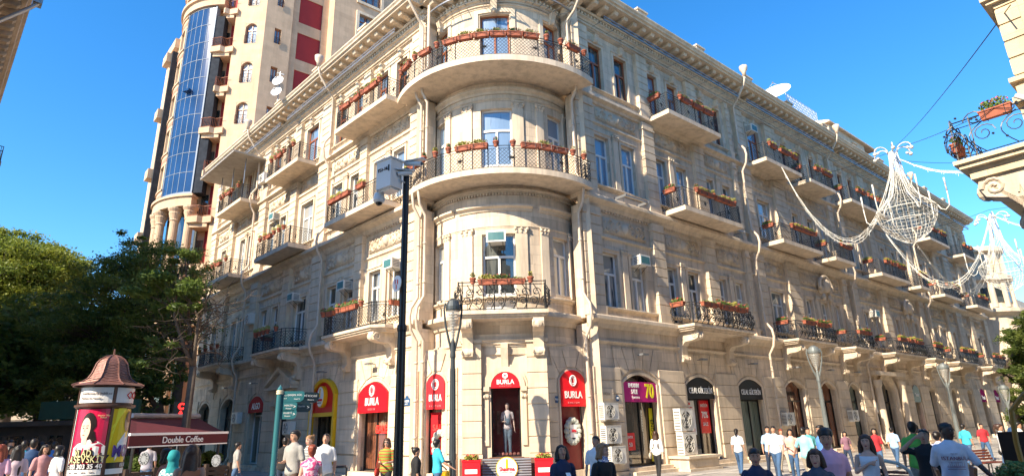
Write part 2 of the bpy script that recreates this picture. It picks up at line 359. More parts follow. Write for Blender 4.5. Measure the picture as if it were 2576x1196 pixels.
def facade(fr, end, wins, pils, ground, rnd):
    A0 = 4.75
    g = MB(fr)
    # ---- ground floor
    ZT = 5.25
    edges = [A0]+[q for o in ground for q in (o[0], o[1])]+[end]
    ops = [(o[0], o[1], 0.28, ZT) for o in ground]
    wall(g, A0, end, 0, ZT, ops, -.75, 0)
    for o in ground:
        a, b, zs, zc = o[:4]
        f, R, cz, c = arch_fill(g, a, b, zs, zc, ZT, -.6, 0)
        voussoirs(g, f, R, cz, c, a, b, 5.1, 0)
    g.box(A0, end, -.7, .02, ZT, 6.0)
    W = g.build('wall', STONE, BLD)
    for a, b in zip(edges[::2], edges[1::2]):
        g = MB(fr)
        if b-a > .25: rustic(g, a+.05, b-.05, -.1, .10, .95, 4.25, .55); g.box(a+.02, b-.02, -.1, .14, .18, .92); g.build('rusticated_pier', STONE_P, BLD)
    for o in ground: g = MB(fr); arch_ring(g, o[0]+.01, o[1]-.01, .28, o[2], o[3]-.01, -.12, .04); g.build('arch_moulding', STONE_T, BLD)
    st = MB(fr); st.box(A0, end, -.1, .26, 0, .16); st.build('plinth', PLASTER, BLD)
    for o in ground: st = MB(fr); st.box(o[0]-.15, o[1]+.15, .27, .60, 0, .13); st.box(o[0]-.05, o[1]+.05, -.3, .42, .13, .28); st.build('step', PLASTER, BLD)
    t = MB(fr)
    shadowline(t, A0, end, 5.2, 0, .16, .10); shadowline(t, A0, end, 5.85, 0, .5, .42)
    shadowline(t, A0, end, 6.68, -.12, .16, .14)
    shadowline(t, A0, end, 9.9, -.14, .16, .12); shadowline(t, A0, end, 11.3, -.12, .5, .45); dentils(t, A0, end, 11.2, -.1)
    shadowline(t, A0, end, 12.36, -.12, .16, .16); shadowline(t, A0, end, 15.62, -.14, .14, .12)
    shadowline(t, A0, end, 16.75, -.12, .34, .3); shadowline(t, A0, end, 17.5, -.12, .14, .14); shadowline(t, A0, end, 20.85, -.12, .22, .2)
    t.build('string_course', STONE_T, BLD)
    # ---- upper walls
    for zb, ze, wz0, wz1, fm, key in ((6.35, 11.3, 6.85, 9.3, WHITE, 0), (11.75, 16.8, 12.55, 15.1, WHITE, 1), (17.05, 21.2, 17.7, 20.15, BROWNW, 2)):
        u = MB(fr); doors = []
        ops = []
        for q in wins:
            lo = wz0
            if len(q) > 2 and key in q[2]: lo = zb+.12
            ops.append((q[0], q[1], lo, wz1))
        wall(u, A0, end, zb-.1, ze, ops, -.6, -.12)
        u.build('wall', STONE, BLD)
        for q, o in zip(wins, ops):
            s = MB(fr)
            surround(s, fr, o[0], o[1], o[2], wz1, -.12)
            if key == 2:
                c = (o[0]+o[1])/2; s.prof([(-.12, wz1+.1), (.02, wz1+.1), (.1, wz1+.3), (.16, wz1+.5), (-.12, wz1+.5)], c-.12, c+.12); s.ball((c, .06, wz1+.2), .12, .12, .14, 7, 5)
            s.box(q[0]-.08, q[1]+.08, -.12, -.085, zb+.1, wz0-.3)
            s.build('window_surround', STONE_T, BLD)
        for q, r in zip(wins, wins[1:]):
            if 0 < r[0]-q[1] < 1.6 and key < 2:
                s = MB(fr); c = (q[1]+r[0])/2; wd = min(.34, (r[0]-q[1])*.5); s.box(c-wd/2, c+wd/2, -.13, -.02, wz0, wz1+.0); capital(s, c, -.1, wz1-.02, wd); s.build('small_pilaster', STONE_T, BLD)
        for i, (q, o) in enumerate(zip(wins, ops)):
            gm = GL[(1 if key >= 1 else 0) if rnd.random() < .6 else rnd.choice([0, 2, 3])] if key < 2 else GL[1 if rnd.random() < .7 else 2]
            if key == 0: gm = GL[rnd.choice([0, 0, 2, 3])]
            tall = o[2] < wz0
            window(fr, o[0], o[1], o[2], wz1, -.34, fm if not (key == 0 and q[0] > 24) else WHITE, gm, transom=.72 if tall else .62)
        for a, b in pils:
            p = MB(fr)
            rustic(p, a, b, -.14, .10, zb+.45, ze-.42 if key < 2 else 20.85, .43)
            p.box(a-.03, b+.03, -.14, .14, zb, zb+.45)
            if key < 2:
                p.box(a-.05, b+.05, -.14, .15, ze-.42, ze-.32); p.box(a-.02, b+.02, -.14, .12, ze-.32, ze-.02)
            p.build('pilaster', STONE_P, BLD)
        if key < 2:
            z0, z1 = ((10.25, 11.0), (15.95, 16.6))[key]
            bays = [(x[1]+.15, y[0]-.15) for x, y in zip(pils, pils[1:])]
            for a, b in bays:
                if b-a > 1.2: relief(fr, a+.25, b-.25, z0, z1, -.1, rnd)
                d = MB(fr)
                if b-a > .8: dentils(d, a, b, z0-.25, -.12, .09, .09, .1, .07); d.build('dentil_row', STONE_T, BLD)
    # ---- main cornice
    c = MB(fr)
    c.box(A0, end, -.6, 0, 20.9, 22.0)
    shadowline(c, A0, end, 21.2, 0, .2, .18)
    dentils(c, A0, end, 21.4, .0, .12, .1, .14, .2)
    c.prof([(-.05, 21.56), (.25, 21.56), (.28, 21.62), (.28, 21.68), (-.05, 21.68)], A0, end)
    k = int((end-A0)/.72)
    for i in range(k):
        a = A0+(i+.5)*(end-A0)/k
        c.prof([(.0, 21.66), (.32, 21.66), (.55, 21.74), (.7, 21.70), (.86, 21.72), (.92, 21.82), (.90, 21.93), (.0, 21.94)], a-.14, a+.14)
    c.prof([(-.6, 21.92), (1.08, 21.92), (1.1, 22.0), (1.2, 22.04), (1.22, 22.12), (1.3, 22.2), (1.3, 22.26), (-.6, 22.3)], A0, end)
    c.build('cornice', STONE_T, BLD)
    r = MB(fr)
    r.prof([(1.15, 22.265), (1.18, 22.32), (-5.2, 25.0), (-11, 22.9), (-11, 22.3), (-.5, 22.31)], A0+.0, end)
    r.build('roof', mat('rusty_sheet_roof', (.30, .19, .13), .7, var=.3, scale=1.5), BLD)
    for a in [A0+4.2+i*5.3 for i in range(int((end-A0-4)/5.3))]:
        b = MB(fr); b.box(a, a+.75, .35, 1.0, 22.3, 22.78); b.box(a-.06, a+.81, .3, 1.06, 22.78, 22.88); b.build('roof_block', STONE_T, BLD)
    bk = MB(fr); bk.box(A0+.6, end, -11, -.55, .0, 22.28); bk.build('wall', STONE, BLD)
    # bare sign rail on struts under the cornice
    segs = []; a = A0+1.6
    while a < end-4:
        segs.append((a, min(a+12.2, end-1))); a += 13.2
    for x, y in segs:
        q = MB(fr); q.box(x, y, .80, .87, 21.0, 21.07); q.box(x, y, .80, .85, 21.22, 21.26)
        kk = int((y-x)/.95)
        for i in range(kk+1):
            xx = x+.04+(y-x-.08)*i/kk; q.tube([(xx, -.1, 21.12), (xx, .82, 21.05)], .018, 4); q.tube([(xx, .82, 21.02), (xx, .82, 21.25)], .018, 4)
        q.build('sign_rail', STEEL, BLD)
wins_R = [(6.05, 7.05), (7.95, 8.95), (10.6, 11.5, (0, 1, 2)), (12.4, 13.35, (2,)), (15.1, 15.9, ()), (16.85, 17.65), (20.7, 22.2, (0, 1, 2)), (25.1, 25.95, (2,)), (27.2, 28.1, (0, 1, 2)), (29.2, 29.95), (33.9, 34.75), (35.75, 36.6, (0, 1)),
          (39.7, 40.5, (0, 1)), (42.0, 42.8), (43.9, 44.6, (0, 1)), (48.5, 49.35), (50.8, 51.7, (0, 1, 2)), (53.4, 54.25), (57.9, 58.7, (0, 1, 2)), (61.2, 62.0, (0, 1)), (63.1, 63.9)]
pils_R = [(4.75, 5.85), (9.6, 10.45), (14.05, 14.95), (18.05, 18.4), (19.0, 20.05), (22.8, 24.2), (30.6, 31.3), (31.95, 33.1), (37.4, 38.6), (45.4, 46.4), (47.05, 47.9), (52.2, 53.0), (55.2, 56.8), (59.3, 60.5), (64.1, 65.2)]
gr_R = [(6.5, 9.0, 3.62, 4.12), (10.95, 13.5, 3.65, 4.15), (15.45, 18.05, 3.68, 4.18), (20.3, 22.85, 3.68, 4.2), (24.65, 26.95, 3.7, 4.25), (28.6, 30.6, 3.7, 4.25), (33.4, 36.2, 3.75, 4.75), (39.8, 41.35, 3.85, 4.3), (43.4, 45.15, 3.85, 4.3), (48.75, 50.5, 3.8, 4.3), (53.0, 54.65, 3.8, 4.3), (56.85, 58.6, 3.8, 4.3), (61.4, 63.0, 3.8, 4.3)]
wins_L = [(6.5, 7.45), (8.25, 9.25, (0, 1, 2)), (10.75, 11.6), (12.5, 13.5), (15.9, 17.45, (0, 1, 2)), (19.55, 20.4), (21.15, 22.1), (24.7, 25.5, (0, 1, 2)), (26.1, 26.95, (2,)), (29.7, 30.6)]
pils_L = [(4.75, 5.85), (9.75, 10.45), (13.95, 15.1), (17.95, 18.8), (22.55, 23.6), (28.1, 28.9), (31.7, 32.7)]
gr_L = [(6.85, 9.5, 3.5, 4.2), (11.35, 14.05, 3.62, 4.4), (16.75, 18.2, 3.3, 3.5), (20.0, 22.3, 3.55, 4.15), (24.3, 27.0, 3.6, 4.3), (28.8, 31.2, 3.6, 4.2)]
facade(FR, 65.2, wins_R, pils_R, gr_R, random.Random(3))
facade(FL, 32.8, wins_L, pils_L, gr_L, random.Random(4))
for fr_, sx_ in ((FR, 1), (FL, -1)):
    P_ = fr_.p(4.76, -.01, 0); e = MB(); e.box(*sorted((P_.x, P_.x+sx_*.4)), P_.y+.02, P_.y+3.2, 0, 22.2) if sx_ > 0 else e.box(P_.x-.4, P_.x, P_.y+.02, P_.y+3.2, 0, 22.2); e.build('wall', STONE_P, BLD)
# ---------------------------------------------------------------- the round corner
AR = R_(1)*3.55          # metres of arc per degree
def D(deg): return deg*AR
t = MB(FT)
opsT = []
for zlo, zhi, side, in ((7.15, 9.72, 6.95), (12.9, 15.6, 12.9), (18.0, 20.6, 18.0)): opsT.append((zlo, zhi))
full = (D(-110), D(110))
levels = [(6.35, 11.3, 6.45, 7.2, 9.72), (11.3, 17.0, 12.2, 12.95, 15.6), (17.0, 21.6, 17.3, 17.9, 20.6)]
for i, (za, zb, zd, zw, zt) in enumerate(levels):
    ops = [(D(-11.5), D(11.5), zd, zt), (D(-56.5), D(-41.5), zd if i else zw, zt), (D(40), D(56), zd if i else zw, zt)]
    wall(t, full[0], full[1], za, zb, ops, -.5, 0)
    for j, (a, b, lo, hi) in enumerate(ops):
        fm = BROWNW if i == 2 else WHITE
        window(FT, a, b, lo, hi, -.25, fm, GL[1] if i else GL[3 if j else 2], transom=.7)
t.build('wall', STONE, BLD)
t = MB(FT)
for i, (za, zb, zd, zw, zt) in enumerate(levels):
    for c in (-22, 15.5, -39+(-1), 33-.5, 58.5, -64, 80, -84):
        wd = .5 if abs(c) < 30 else .36
        if i < 2:
            t.box(D(c)-wd/2, D(c)+wd/2, -.02, .07, zw-.7 if i else zw-.1, zt); capital(t, D(c), -.01, zt-.02, wd)
    if i == 2:
        for a, b in ((-11.5, 11.5), (-56.5, -41.5), (40, 56)):
            t.box(D(a)-.26, D(a)-.06, -.02, .06, 19.3, zt+.28); t.box(D(b)+.06, D(b)+.26, -.02, .06, 19.3, zt+.28); t.box(D(a)-.06, D(b)+.06, -.02, .06, zt+.06, zt+.28)
            c = D((a+b)/2); t.prof([(0, zt-.05), (.12, zt-.05), (.2, zt+.25), (.3, zt+.55), (0, zt+.55)], c-.14, c+.14); t.ball((c, .16, zt+.1), .13, .13, .16, 8, 6)
# hood mouldings over the first and second storeys
for a, b in ((-29, 23.5), (29, 80), (-90, -33)):
    shadowline(t, D(a), D(b), 10.72, 0, .26, .22)
shadowline(t, full[0], full[1], 9.95, 0, .12, .05)
shadowline(t, full[0], full[1], 15.98, 0, .1, .08); shadowline(t, full[0], full[1], 16.3, 0, .3, .2)
for z, h, o in ((5.0, .18, .12), (5.85, .5, .45), (6.85, .18, .16), (11.55, .12, .2), (20.95, .14, .1)): shadowline(t, full[0], full[1], z, 0, h, o)
dentils(t, full[0], full[1], 11.42, .0, .07, .06, .12, .1)
t.build('string_course', STONE_T, BLD)
g = MB(FT)
gops = [(D(-66), D(-45.5), .3, 4.95), (D(38.5), D(59.5), .3, 4.95), (D(-24), D(20), .3, 4.7)]
wall(g, full[0], full[1], 0, 5.9, gops, -.6, 0)
for a, b, *_ in gops[:2]:
    f, R, cz, c = arch_fill(g, a, b, 3.7, 4.15, 4.95, -.4, 0); voussoirs(g, f, R, cz, c, a, b, 4.95, 0)
g.box(full[0], full[1], -.5, .03, 5.0, 6.4)
g.build('wall', STONE, BLD)
for a, b in ((-110, -69), (-43, -30), (24, 36), (62, 110)):
    g = MB(FT); rustic(g, D(a), D(b), -.1, .08, 1.0, 4.3, .6); g.box(D(a), D(b), -.1, .12, 0, .97); g.build('rusticated_pier', STONE_P, BLD)
# cornice of the round corner
c = MB(FT)
c.box(full[0], full[1], -.6, 0, 21.5, 22.0); shadowline(c, full[0], full[1], 21.2, 0, .2, .18); dentils(c, full[0], full[1], 21.4, .0, .12, .1, .14, .2)
for i in range(19):
    a = D(-100+i*200/18); c.prof([(0, 21.66), (.32, 21.66), (.55, 21.74), (.86, 21.72), (.92, 21.82), (.90, 21.93), (0, 21.94)], a-.13, a+.13)
c.prof([(-.6, 21.92), (1.08, 21.92), (1.1, 22.0), (1.2, 22.04), (1.22, 22.12), (1.3, 22.2), (1.3, 22.26), (-.6, 22.3)], full[0], full[1])
c.build('cornice', STONE_T, BLD)
c = MB(); c.lathe([(4.6, 22.3), (4.4, 22.6), (3.2, 24.2), (1.6, 25.3), (.3, 26)], (-.35, 27.87, 0), 28); c.build('roof', MATS['rusty_sheet_roof'], BLD)
for a, b in ((-75, -22), (-10, 8), (24, 72)):
    q = MB(FT); q.box(D(a), D(b), .85, .92, 21.2, 21.27)
    for i in range(9): x = D(a+(b-a)*i/8); q.tube([(x, -.05, 21.3), (x, .87, 21.22)], .02, 4)
    q.build('sign_rail', STEEL, BLD)
# flat shop bay in the middle of the round corner (FC: x to the right, from the tower axis)
for q in ((-1.53, -.78), (1.02, 1.80)): g = MB(FC); rustic(g, q[0], q[1], -.6, .12, 1.0, 5.15, .6); g.build('rusticated_pier', STONE_P, BLD)
g = MB(FC)
for a, b in ((-1.56, -.75), (.99, 1.83)): g.box(a, b, -.6, .16, .86, 1.0); g.box(a-.02, b+.02, -.6, .19, 5.15, 5.3)
g.box(-.78, -.42, -.5, -.1, .86, 5.15); g.box(.72, 1.02, -.5, -.1, .86, 5.15); g.box(-.42, .72, -.5, -.1, .3, .88)
f, R, cz, c = arch_fill(g, -.42, .72, 3.47, 4.04, 5.15, -.5, -.1); arch_ring(g, -.62, .92, 3.47, 3.47, 4.24, -.12, .02, .2); arch_ring(g, -.72, 1.02, 3.47, 3.47, 4.34, -.12, -.04, .1)
for x in (-.6, .86): g.box(x-.09, x+.09, -.12, -.03, 1.3, 3.2); g.box(x-.12, x+.12, -.12, .03, 3.3, 3.47); g.ball((x-.06, .0, 3.1), .07, k=7, h=5); g.ball((x+.06, 0, 3.1), .07, k=7, h=5)
g.prof([(-.1, 4.2), (.0, 4.2), (.06, 4.5), (.2, 4.95), (.22, 5.1), (-.1, 5.1)], .0, .28)
g.box(-1.62, 1.88, -.6, .1, 5.3, 5.5); g.box(-1.5, 1.76, -.6, .0, 5.5, 6.0)
shadowline(g, -1.62, 1.88, 5.15, .08, .15, .1)
g.build('shop_surround', STONE_T, BLD)
g = MB(FC); g.box(-1.62, -.42, -.6, .2, 0, .86); g.box(.72, 1.88, -.6, .2, 0, .86); g.box(-.42, .72, -.6, .05, 0, .3); g.build('plinth', STONE_D, BLD)
def console(fr, a, wdt, n1, zt, h, name='console', s=1):
    """carved scroll bracket under a balcony"""
    m = MB(fr)
    pr = [(0, zt), (n1, zt), (n1+.04, zt-.14), (n1-.04, zt-.34), (n1-.28, zt-.42), (.42, zt-.46), (.27, zt-.62), (.22, zt-h+.32), (.3, zt-h+.16), (.26, zt-h), (0, zt-h)]
    m.prof(pr, a-wdt/2, a+wdt/2)
    for sd_ in (-1, 1):
        pts = []
        for j in range(16):
            th = j*.6; r = .17*(1-j/18); pts.append((a+sd_*(wdt/2+.01), n1-.18+r*math.cos(th), zt-.2+r*math.sin(th)))
        m.tube(pts, .028, 5)
        pts = [(a+sd_*(wdt/2+.01), .3-.1*math.cos(j*.6)*(1-j/14), zt-h+.14+.1*math.sin(j*.6)*(1-j/14)) for j in range(12)]
        m.tube(pts, .02, 5)
        m.tube([(a+sd_*(wdt/2+.01), .12+.02*j, zt-.35-.1*math.sin(j)) for j in range(14)], .02, 4)
    m.ball((a, n1-.02, zt-.22), wdt*.42, .1, .16, 8, 6); m.ball((a, .24, zt-h+.12), wdt*.42, .1, .1, 8, 6)
    m.build(name, STONE_T, BLD)
# curved shop roof blocks done; downpipes
def pipe(fr, a, zt=21.6, zb=.3, hopper=True, n=.3):
    m = MB(fr); P = []
    if hopper:
        P += [(a, 1.35, 22.55), (a, 1.3, 22.1), (a, 1.2, 21.75), (a, .55, 20.9), (a, n, 20.6)]
    else: P += [(a, n, zt)]
    for z in (17.4, 11.9, 6.5):
        P += [(a, n, z+.75), (a+.02, n+.32, z+.25), (a-.02, n+.4, z-.15), (a+.03, n+.28, z-.65), (a, n, z-1.1)]
    P += [(a, n, zb+.35), (a, n+.2, zb)]
    P = [p for p in P if p[2] <= (23 if hopper else zt+.01)]
    m.tube(P, .068, 8)
    if hopper: m.lathe([(.10, -.45), (.13, -.2), (.24, .0), (.25, .22), (.21, .24)], (a, 1.35, 22.75), 12)
    for z in (19, 15, 13.2, 9.5, 7.8, 4.5, 3, 1.6): m.tube([(a, n, z), (a, n, z+.09)], .085, 8)
    m.build('downpipe', PIPE, BLD, smooth=True)
for a in (4.55, 18.72, 31.62, 46.75): pipe(FR, a, n=.32 if a > 5 else .02)
for a in (4.2, 4.65, 13.55, 23.95): pipe(FL, a, n=.3, hopper=a != 4.2)
# shop doors / windows of the two wings
def shopfront(fr, a0, a1, z1, gm, fm=BLACK, n=-.45, mull=True):
    f = MB(fr); f.box(a0, a0+.07, n, n+.08, .28, z1); f.box(a1-.07, a1, n, n+.08, .28, z1); f.box(a0, a1, n, n+.07, .28, .36); f.box(a0, a1, n, n+.07, 2.95, 3.03)
    if mull: c = a0+(a1-a0)*.62; f.box(c-.03, c+.03, n, n+.07, .36, 2.95)
    o = f.build('shop_window', fm, BLD); g = MB(fr); g.box(a0, a1, n-.04, n+.02, .28, z1); g.build('pane', gm, o).location = (0, 0, 0)
BRG = glass('brown_shop_glass', (.05, .018, .010), (.22, .075, .035), .9, 2); GRG = glass('green_shop_glass', (.05, .075, .06), (.14, .19, .16), .7, 2)
for i, o in enumerate(gr_R): shopfront(FR, o[0], o[1], o[3], SHOPG if i in (0, 1, 7, 8) else (BRG if i in (3, 4) else (GRG if i in (2, 5, 9, 10, 8) else GL[2])))
for i, o in enumerate(gr_L):
    if i != 2: shopfront(FL, o[0], o[1], o[3], (BRG, SHOPG, SHOPG, GRG, GL[2], GL[2])[i], fm=WHITE if i == 3 else BLACK)
d = MB(FL); d.box(16.75, 18.2, -.4, -.3, .28, 3.3); 
for x in (16.85, 17.52): d.box(x, x+.58, -.32, -.27, .5, 1.6); d.box(x, x+.58, -.32, -.27, 1.8, 3.1)
d.build('door', mat('dark_carved_door', (.07, .035, .025), .4), BLD)
d = MB(FL); d.box(16.2, 16.7, -.05, .25, 3.4, 4.3); d.box(18.25, 18.75, -.05, .25, 3.4, 4.3)
d.plate([(15.95, 4.3), (19.0, 4.3), (19.0, 4.45), (17.48, 5.15), (15.95, 4.45)], 0, .3)
d.plate([(15.75, 4.25), (19.2, 4.25), (19.2, 4.38), (15.75, 4.38)], 0, .5); d.plate([(15.75, 4.42), (17.48, 5.25), (19.2, 4.42), (19.2, 4.6), (17.48, 5.45), (15.75, 4.6)], 0, .5)
d.build('door_pediment', STONE_T, BLD)
# portal of the right wing
d = MB(FR)
for a in (32.6, 36.9): d.lathe([(.3, .3), (.3, .9), (.24, .95), (.22, 3.9), (.3, 4.1), (.32, 4.4)], (a, .35, 0), 14)
d.plate([(32.1, 4.75), (37.4, 4.75), (37.4, 5.0), (32.1, 5.0)], 0, .6); arch_ring(d, 33.1, 36.5, .3, 3.75, 4.95, 0, .2, .3)
d.build('portal', STONE_T, BLD)
# cartouches over the triple windows
for c_ in (27.65, 42.4):
    for z in (10.1,):
        m = MB(FR); m.tube([(c_-.9*math.cos(t_), .2, z+.9*math.sin(t_)) for t_ in [i*math.pi/12 for i in range(13)]], .12, 6); m.ball((c_, .15, z+.3), .4, .25, .5, 9, 7)
        for sx in (-.6, .6): m.ball((c_+sx, .12, z), .22, .15, .3, 7, 5); m.ball((c_+sx*.7, .15, z-.5), .16, .12, .25, 7, 5)
        m.build('cartouche', STONE_T, BLD, smooth=True)
# ================================================================ balconies
def poly_len(P):
    L = [0]
    for p, q in zip(P, P[1:]): L.append(L[-1]+math.hypot(q[0]-p[0], q[1]-p[1]))
    return L
def along(P, L, u):
    u = max(0, min(L[-1]-1e-6, u))
    for i in range(len(L)-1):
        if u <= L[i+1]:
            t_ = (u-L[i])/max(1e-9, L[i+1]-L[i]); return (P[i][0]+(P[i+1][0]-P[i][0])*t_, P[i][1]+(P[i+1][1]-P[i][1])*t_)
    return P[-1]
def scalefix(fr, P):
    """arc length in real metres along a curved frame"""
    L = [0]
    for p, q in zip(P, P[1:]): L.append(L[-1]+(fr.p(q[0], q[1], 0)-fr.p(p[0], p[1], 0)).length)
    return L
def railing(fr, P, z0, h, ornate, parent, rs=1):
    L = scalefix(fr, P); T = L[-1]; m = MB(fr)
    def pt(u, z, o=0):
        a, n = along(P, L, u)
        if o:
            a2, n2 = along(P, L, min(T, u+.05)); a1, n1 = along(P, L, max(0, u-.05)); da, dn = a2-a1, n2-n1; q = math.hypot(da, dn) or 1
            return (a+dn/q*-o*sgn, n+da/q*o*sgn, z)
        return (a, n, z)
    sgn = 1
    us = sorted({0, T, *[x for x in L], *[i*.3 for i in range(int(T/.3)+1)]})
    for z, r in ((z0+.05, .018*rs), (z0+h, .022*rs), (z0+h-.12, .015*rs)): m.tube([pt(u, z) for u in us], r, 4)
    for u in sorted({0, T, *L[1:-1], *[i*1.25 for i in range(1, int(T/1.25)+1)]}) if fr.seg == 0 else [i*T/12 for i in range(13)]:
        m.tube([pt(u, z0), pt(u, z0+h+.04)], .022*rs, 4)
    rd = random.Random(int(T*100))
    if not ornate:
        c = .165; H = h-.2; k = int((T+H)/c)
        for i in range(k+1):
            for sg in (1, -1):
                u0 = i*c-H if sg == 1 else i*c; lo, hi = z0+.07, z0+.07+H
                pts = []
                for j in range(7):
                    q = j/6; u = u0+sg*H*q
                    if sg == -1: u = u0-H*q
                    if -0.001 <= u <= T+.001: pts.append(pt(u, lo+H*q))
                if len(pts) > 1: m.tube(pts, .0105, 3)
        for i in range(int(T/2.2)+1):
            u = min(T, .9+i*2.2); a, n, z = pt(u, z0+h*.45)
            for j in range(8): th = j*math.pi/4; m.tube([(a, n+.02, z), (a+.13*math.cos(th), n+.03, z+.13*math.sin(th))], [.03, .005], 4)
    else:
        k = max(1, int(T/.42))
        for i in range(k):
            u = (i+.5)*T/k
            for sg in (-1, 1):
                pts = []
                for j in range(18):
                    th = j*.55; r = .17*(1-j/20); zc = z0+.33+(sg > 0)*.34
                    uu = u+sg*.05+r*math.cos(th)*sg; z = zc+r*math.sin(th); b = .16*math.sin(math.pi*min(1, max(0, (z-z0)/h)))
                    pts.append(pt(max(0, min(T, uu)), z, b))
                m.tube(pts, .018*rs, 4)
            pts = [pt(max(0, min(T, u+.16*math.sin(q*3.6))), z0+.05+q*(h-.15), .16*math.sin(math.pi*q)) for q in [j/8 for j in range(9)]]; m.tube(pts, .018*rs, 4)
            for q in range(3):
                z = z0+.15+rd.random()*.65; a, n, zz = pt(max(0, min(T, u+rd.uniform(-.18, .18))), z, .15); m.ball((a, n, zz), .05*rs, .02, .04*rs, 5, 3)
    m.build('railing', IRON, parent, fix=False).location = (0, 0, 0)
PLANT_SPOTS = []
def balcony(fr, a0, a1, n1, zb, th, h, desc, pots, ornate=False, cham=0, rot=0, cons=(), endpots=True, tpr=1, rd=None):
    m = MB(fr)
    out = [(a0, -.15), (a0, n1-cham), (a0+cham, n1), (a1-cham, n1), (a1, n1-cham), (a1, -.15)] if cham else [(a0, -.15), (a0, n1), (a1, n1), (a1, -.15)]
    if fr.seg:
        k = int((a1-a0)/.2); out = [(a0, -.15)]+[(a0+(a1-a0)*i/k, n1) for i in range(k+1)]+[(a1, -.15)]
    ins = lambda e: [(x+(e if i < len(out)/2 else -e), n-(e if n > 0 else 0)) for i, (x, n) in enumerate(out)] if not fr.seg else [(x, n-(e if n > 0 else 0)) for x, n in out]
    if cons:
        m.slab(ins(.16), zb, zb+.08); m.slab(ins(.08), zb+.08, zb+.16); m.slab(out, zb+.16, zb+th)
    else: m.slab(out, zb, zb+th)
    b = m.build('balcony', PLASTER, BLD)
    rl = [(x+(.08 if i < len(out)/2 else -.08) if not fr.seg else x, n-(.08 if n > 0 else -.1)) for i, (x, n) in enumerate(out)]
    railing(fr, rl, zb+th, h, ornate, b)
    for c in cons: console(fr, c, .42, n1-.15, zb, 1.35)
    # where planters hang: along the top rail
    L = scalefix(fr, rl); T = L[-1]
    sd = L[1]
    for i, kind in enumerate(pots):
        if kind == '.': continue
        u = sd+.3+(T-2*sd-.6)*(i+.5)/len(pots) if len(pots) > 1 else T/2
        if kind == 'S': u = sd*.45            # on the near side rail
        if kind == 'E': u = T-sd*.45
        a, n = along(rl, L, u); a2, n2 = along(rl, L, min(T, u+.05)); a1_, n1_ = along(rl, L, max(0, u-.05))
        P = fr.p(a, n, zb+th+h-.06); dr = (fr.p(a2, n2, 0)-fr.p(a1_, n1_, 0)).normalized()
        PLANT_SPOTS.append((P, dr, kind, desc, i, len(pots), b))
    return b
# R wing, L wing: (a0, a1, pots) per balcony, described from the round corner outwards
ordn = ['first', 'second', 'third', 'fourth', 'fifth', 'sixth', 'seventh', 'eighth', 'ninth', 'tenth', 'eleventh', 'twelfth', 'thirteenth', 'fourteenth', 'fifteenth', 'sixteenth']
lvl = ['lowest row', 'middle row', 'top row']
RB = {0: [(10.4, 15.7, 'SBBPBBPBP', (11.0, 15.0)), (20.3, 25.2, 'SBBPBBP', (20.9, 24.6)), (27.8, 30.8, 'SBPBB', (28.3, 30.3)), (34.3, 40.6, 'SBBPBPBB', (34.9, 40)), (42.4, 44.9, 'BBB', (42.9, 44.4)), (48.2, 53.6, 'SBBPBB', (48.8, 53)), (57.8, 63.2, 'SBBPBB', (58.4, 62.6))],
      1: [(10.75, 16.0, 'SPBBPBBBP', ()), (20.4, 25.5, 'SPBBBBP', ()), (27.3, 30.4, 'SPBB', ()), (34.9, 40.4, 'SBPBPBB', ()), (42.8, 45.0, 'BBB', ()), (48.6, 53.6, 'SBBPBB', ()), (57.9, 62.9, 'SBBPB', ())],
      2: [(10.25, 15.0, 'SPBPBPBP', ()), (19.9, 24.4, 'PB.BBPB', ()), (25.6, 29.4, 'SBPBB', ()), (31.9, 38.8, 'SBBPBPB', ()), (48.2, 53.5, 'SBBPBB', ()), (57.85, 61.8, 'BBB', ())]}
LB = {0: [(6.2, 11.45, 'SPBBPBP', (6.8, 10.6)), (15.2, 19.95, 'EP.PPPPP', (15.8, 19.3)), (24.2, 29.0, 'PPPP', (24.8, 28.4))],
      1: [(6.6, 11.5, '.B.BBB', ()), (15.7, 20.4, 'PPPBPP', ()), (24.6, 29.1, 'P.BPPP', ())],
      2: [(6.1, 11.1, 'PBBPBPBP', ()), (15.4, 19.9, 'P.PBPP', ()), (23.9, 28.5, 'P.PBPPP', ())]}
ZB = [(6.02, .28, 1.0), (11.88, .24, 1.0), (16.98, .24, 1.0)]
for key, S, fr in (('right', RB, FR), ('left', LB, FL)):
    for l in range(3):
        for i, (a0, a1, pots, cons) in enumerate(S[l]):
            z, th, h = ZB[l]
            balcony(fr, a0, a1, 1.32, z, th, h, '%s balcony of the %s wing\'s %s' % (ordn[i], key, lvl[l]), pots, ornate=(l == 0 and key == 'right'), cham=.45 if (key == 'left' and l == 0) else 0, cons=cons)
k = 1.4
b2 = balcony(FT, D(-63), D(57), 1.42, 11.85, .26, 1.0, 'middle curved balcony of the round corner', 'BBPPPBBPPBBBPP')
b3 = balcony(FT, D(-66), D(57), 1.78, 16.92, .28, 1.0, 'top curved balcony of the round corner', 'PBPBPBBBBBBPPBP')
b1 = balcony(FC, -1.68, 1.9, 1.12, 5.98, .3, 1.12, 'small straight balcony above the corner shop', 'PBBBP', ornate=True, cons=(-1.3, 1.5))
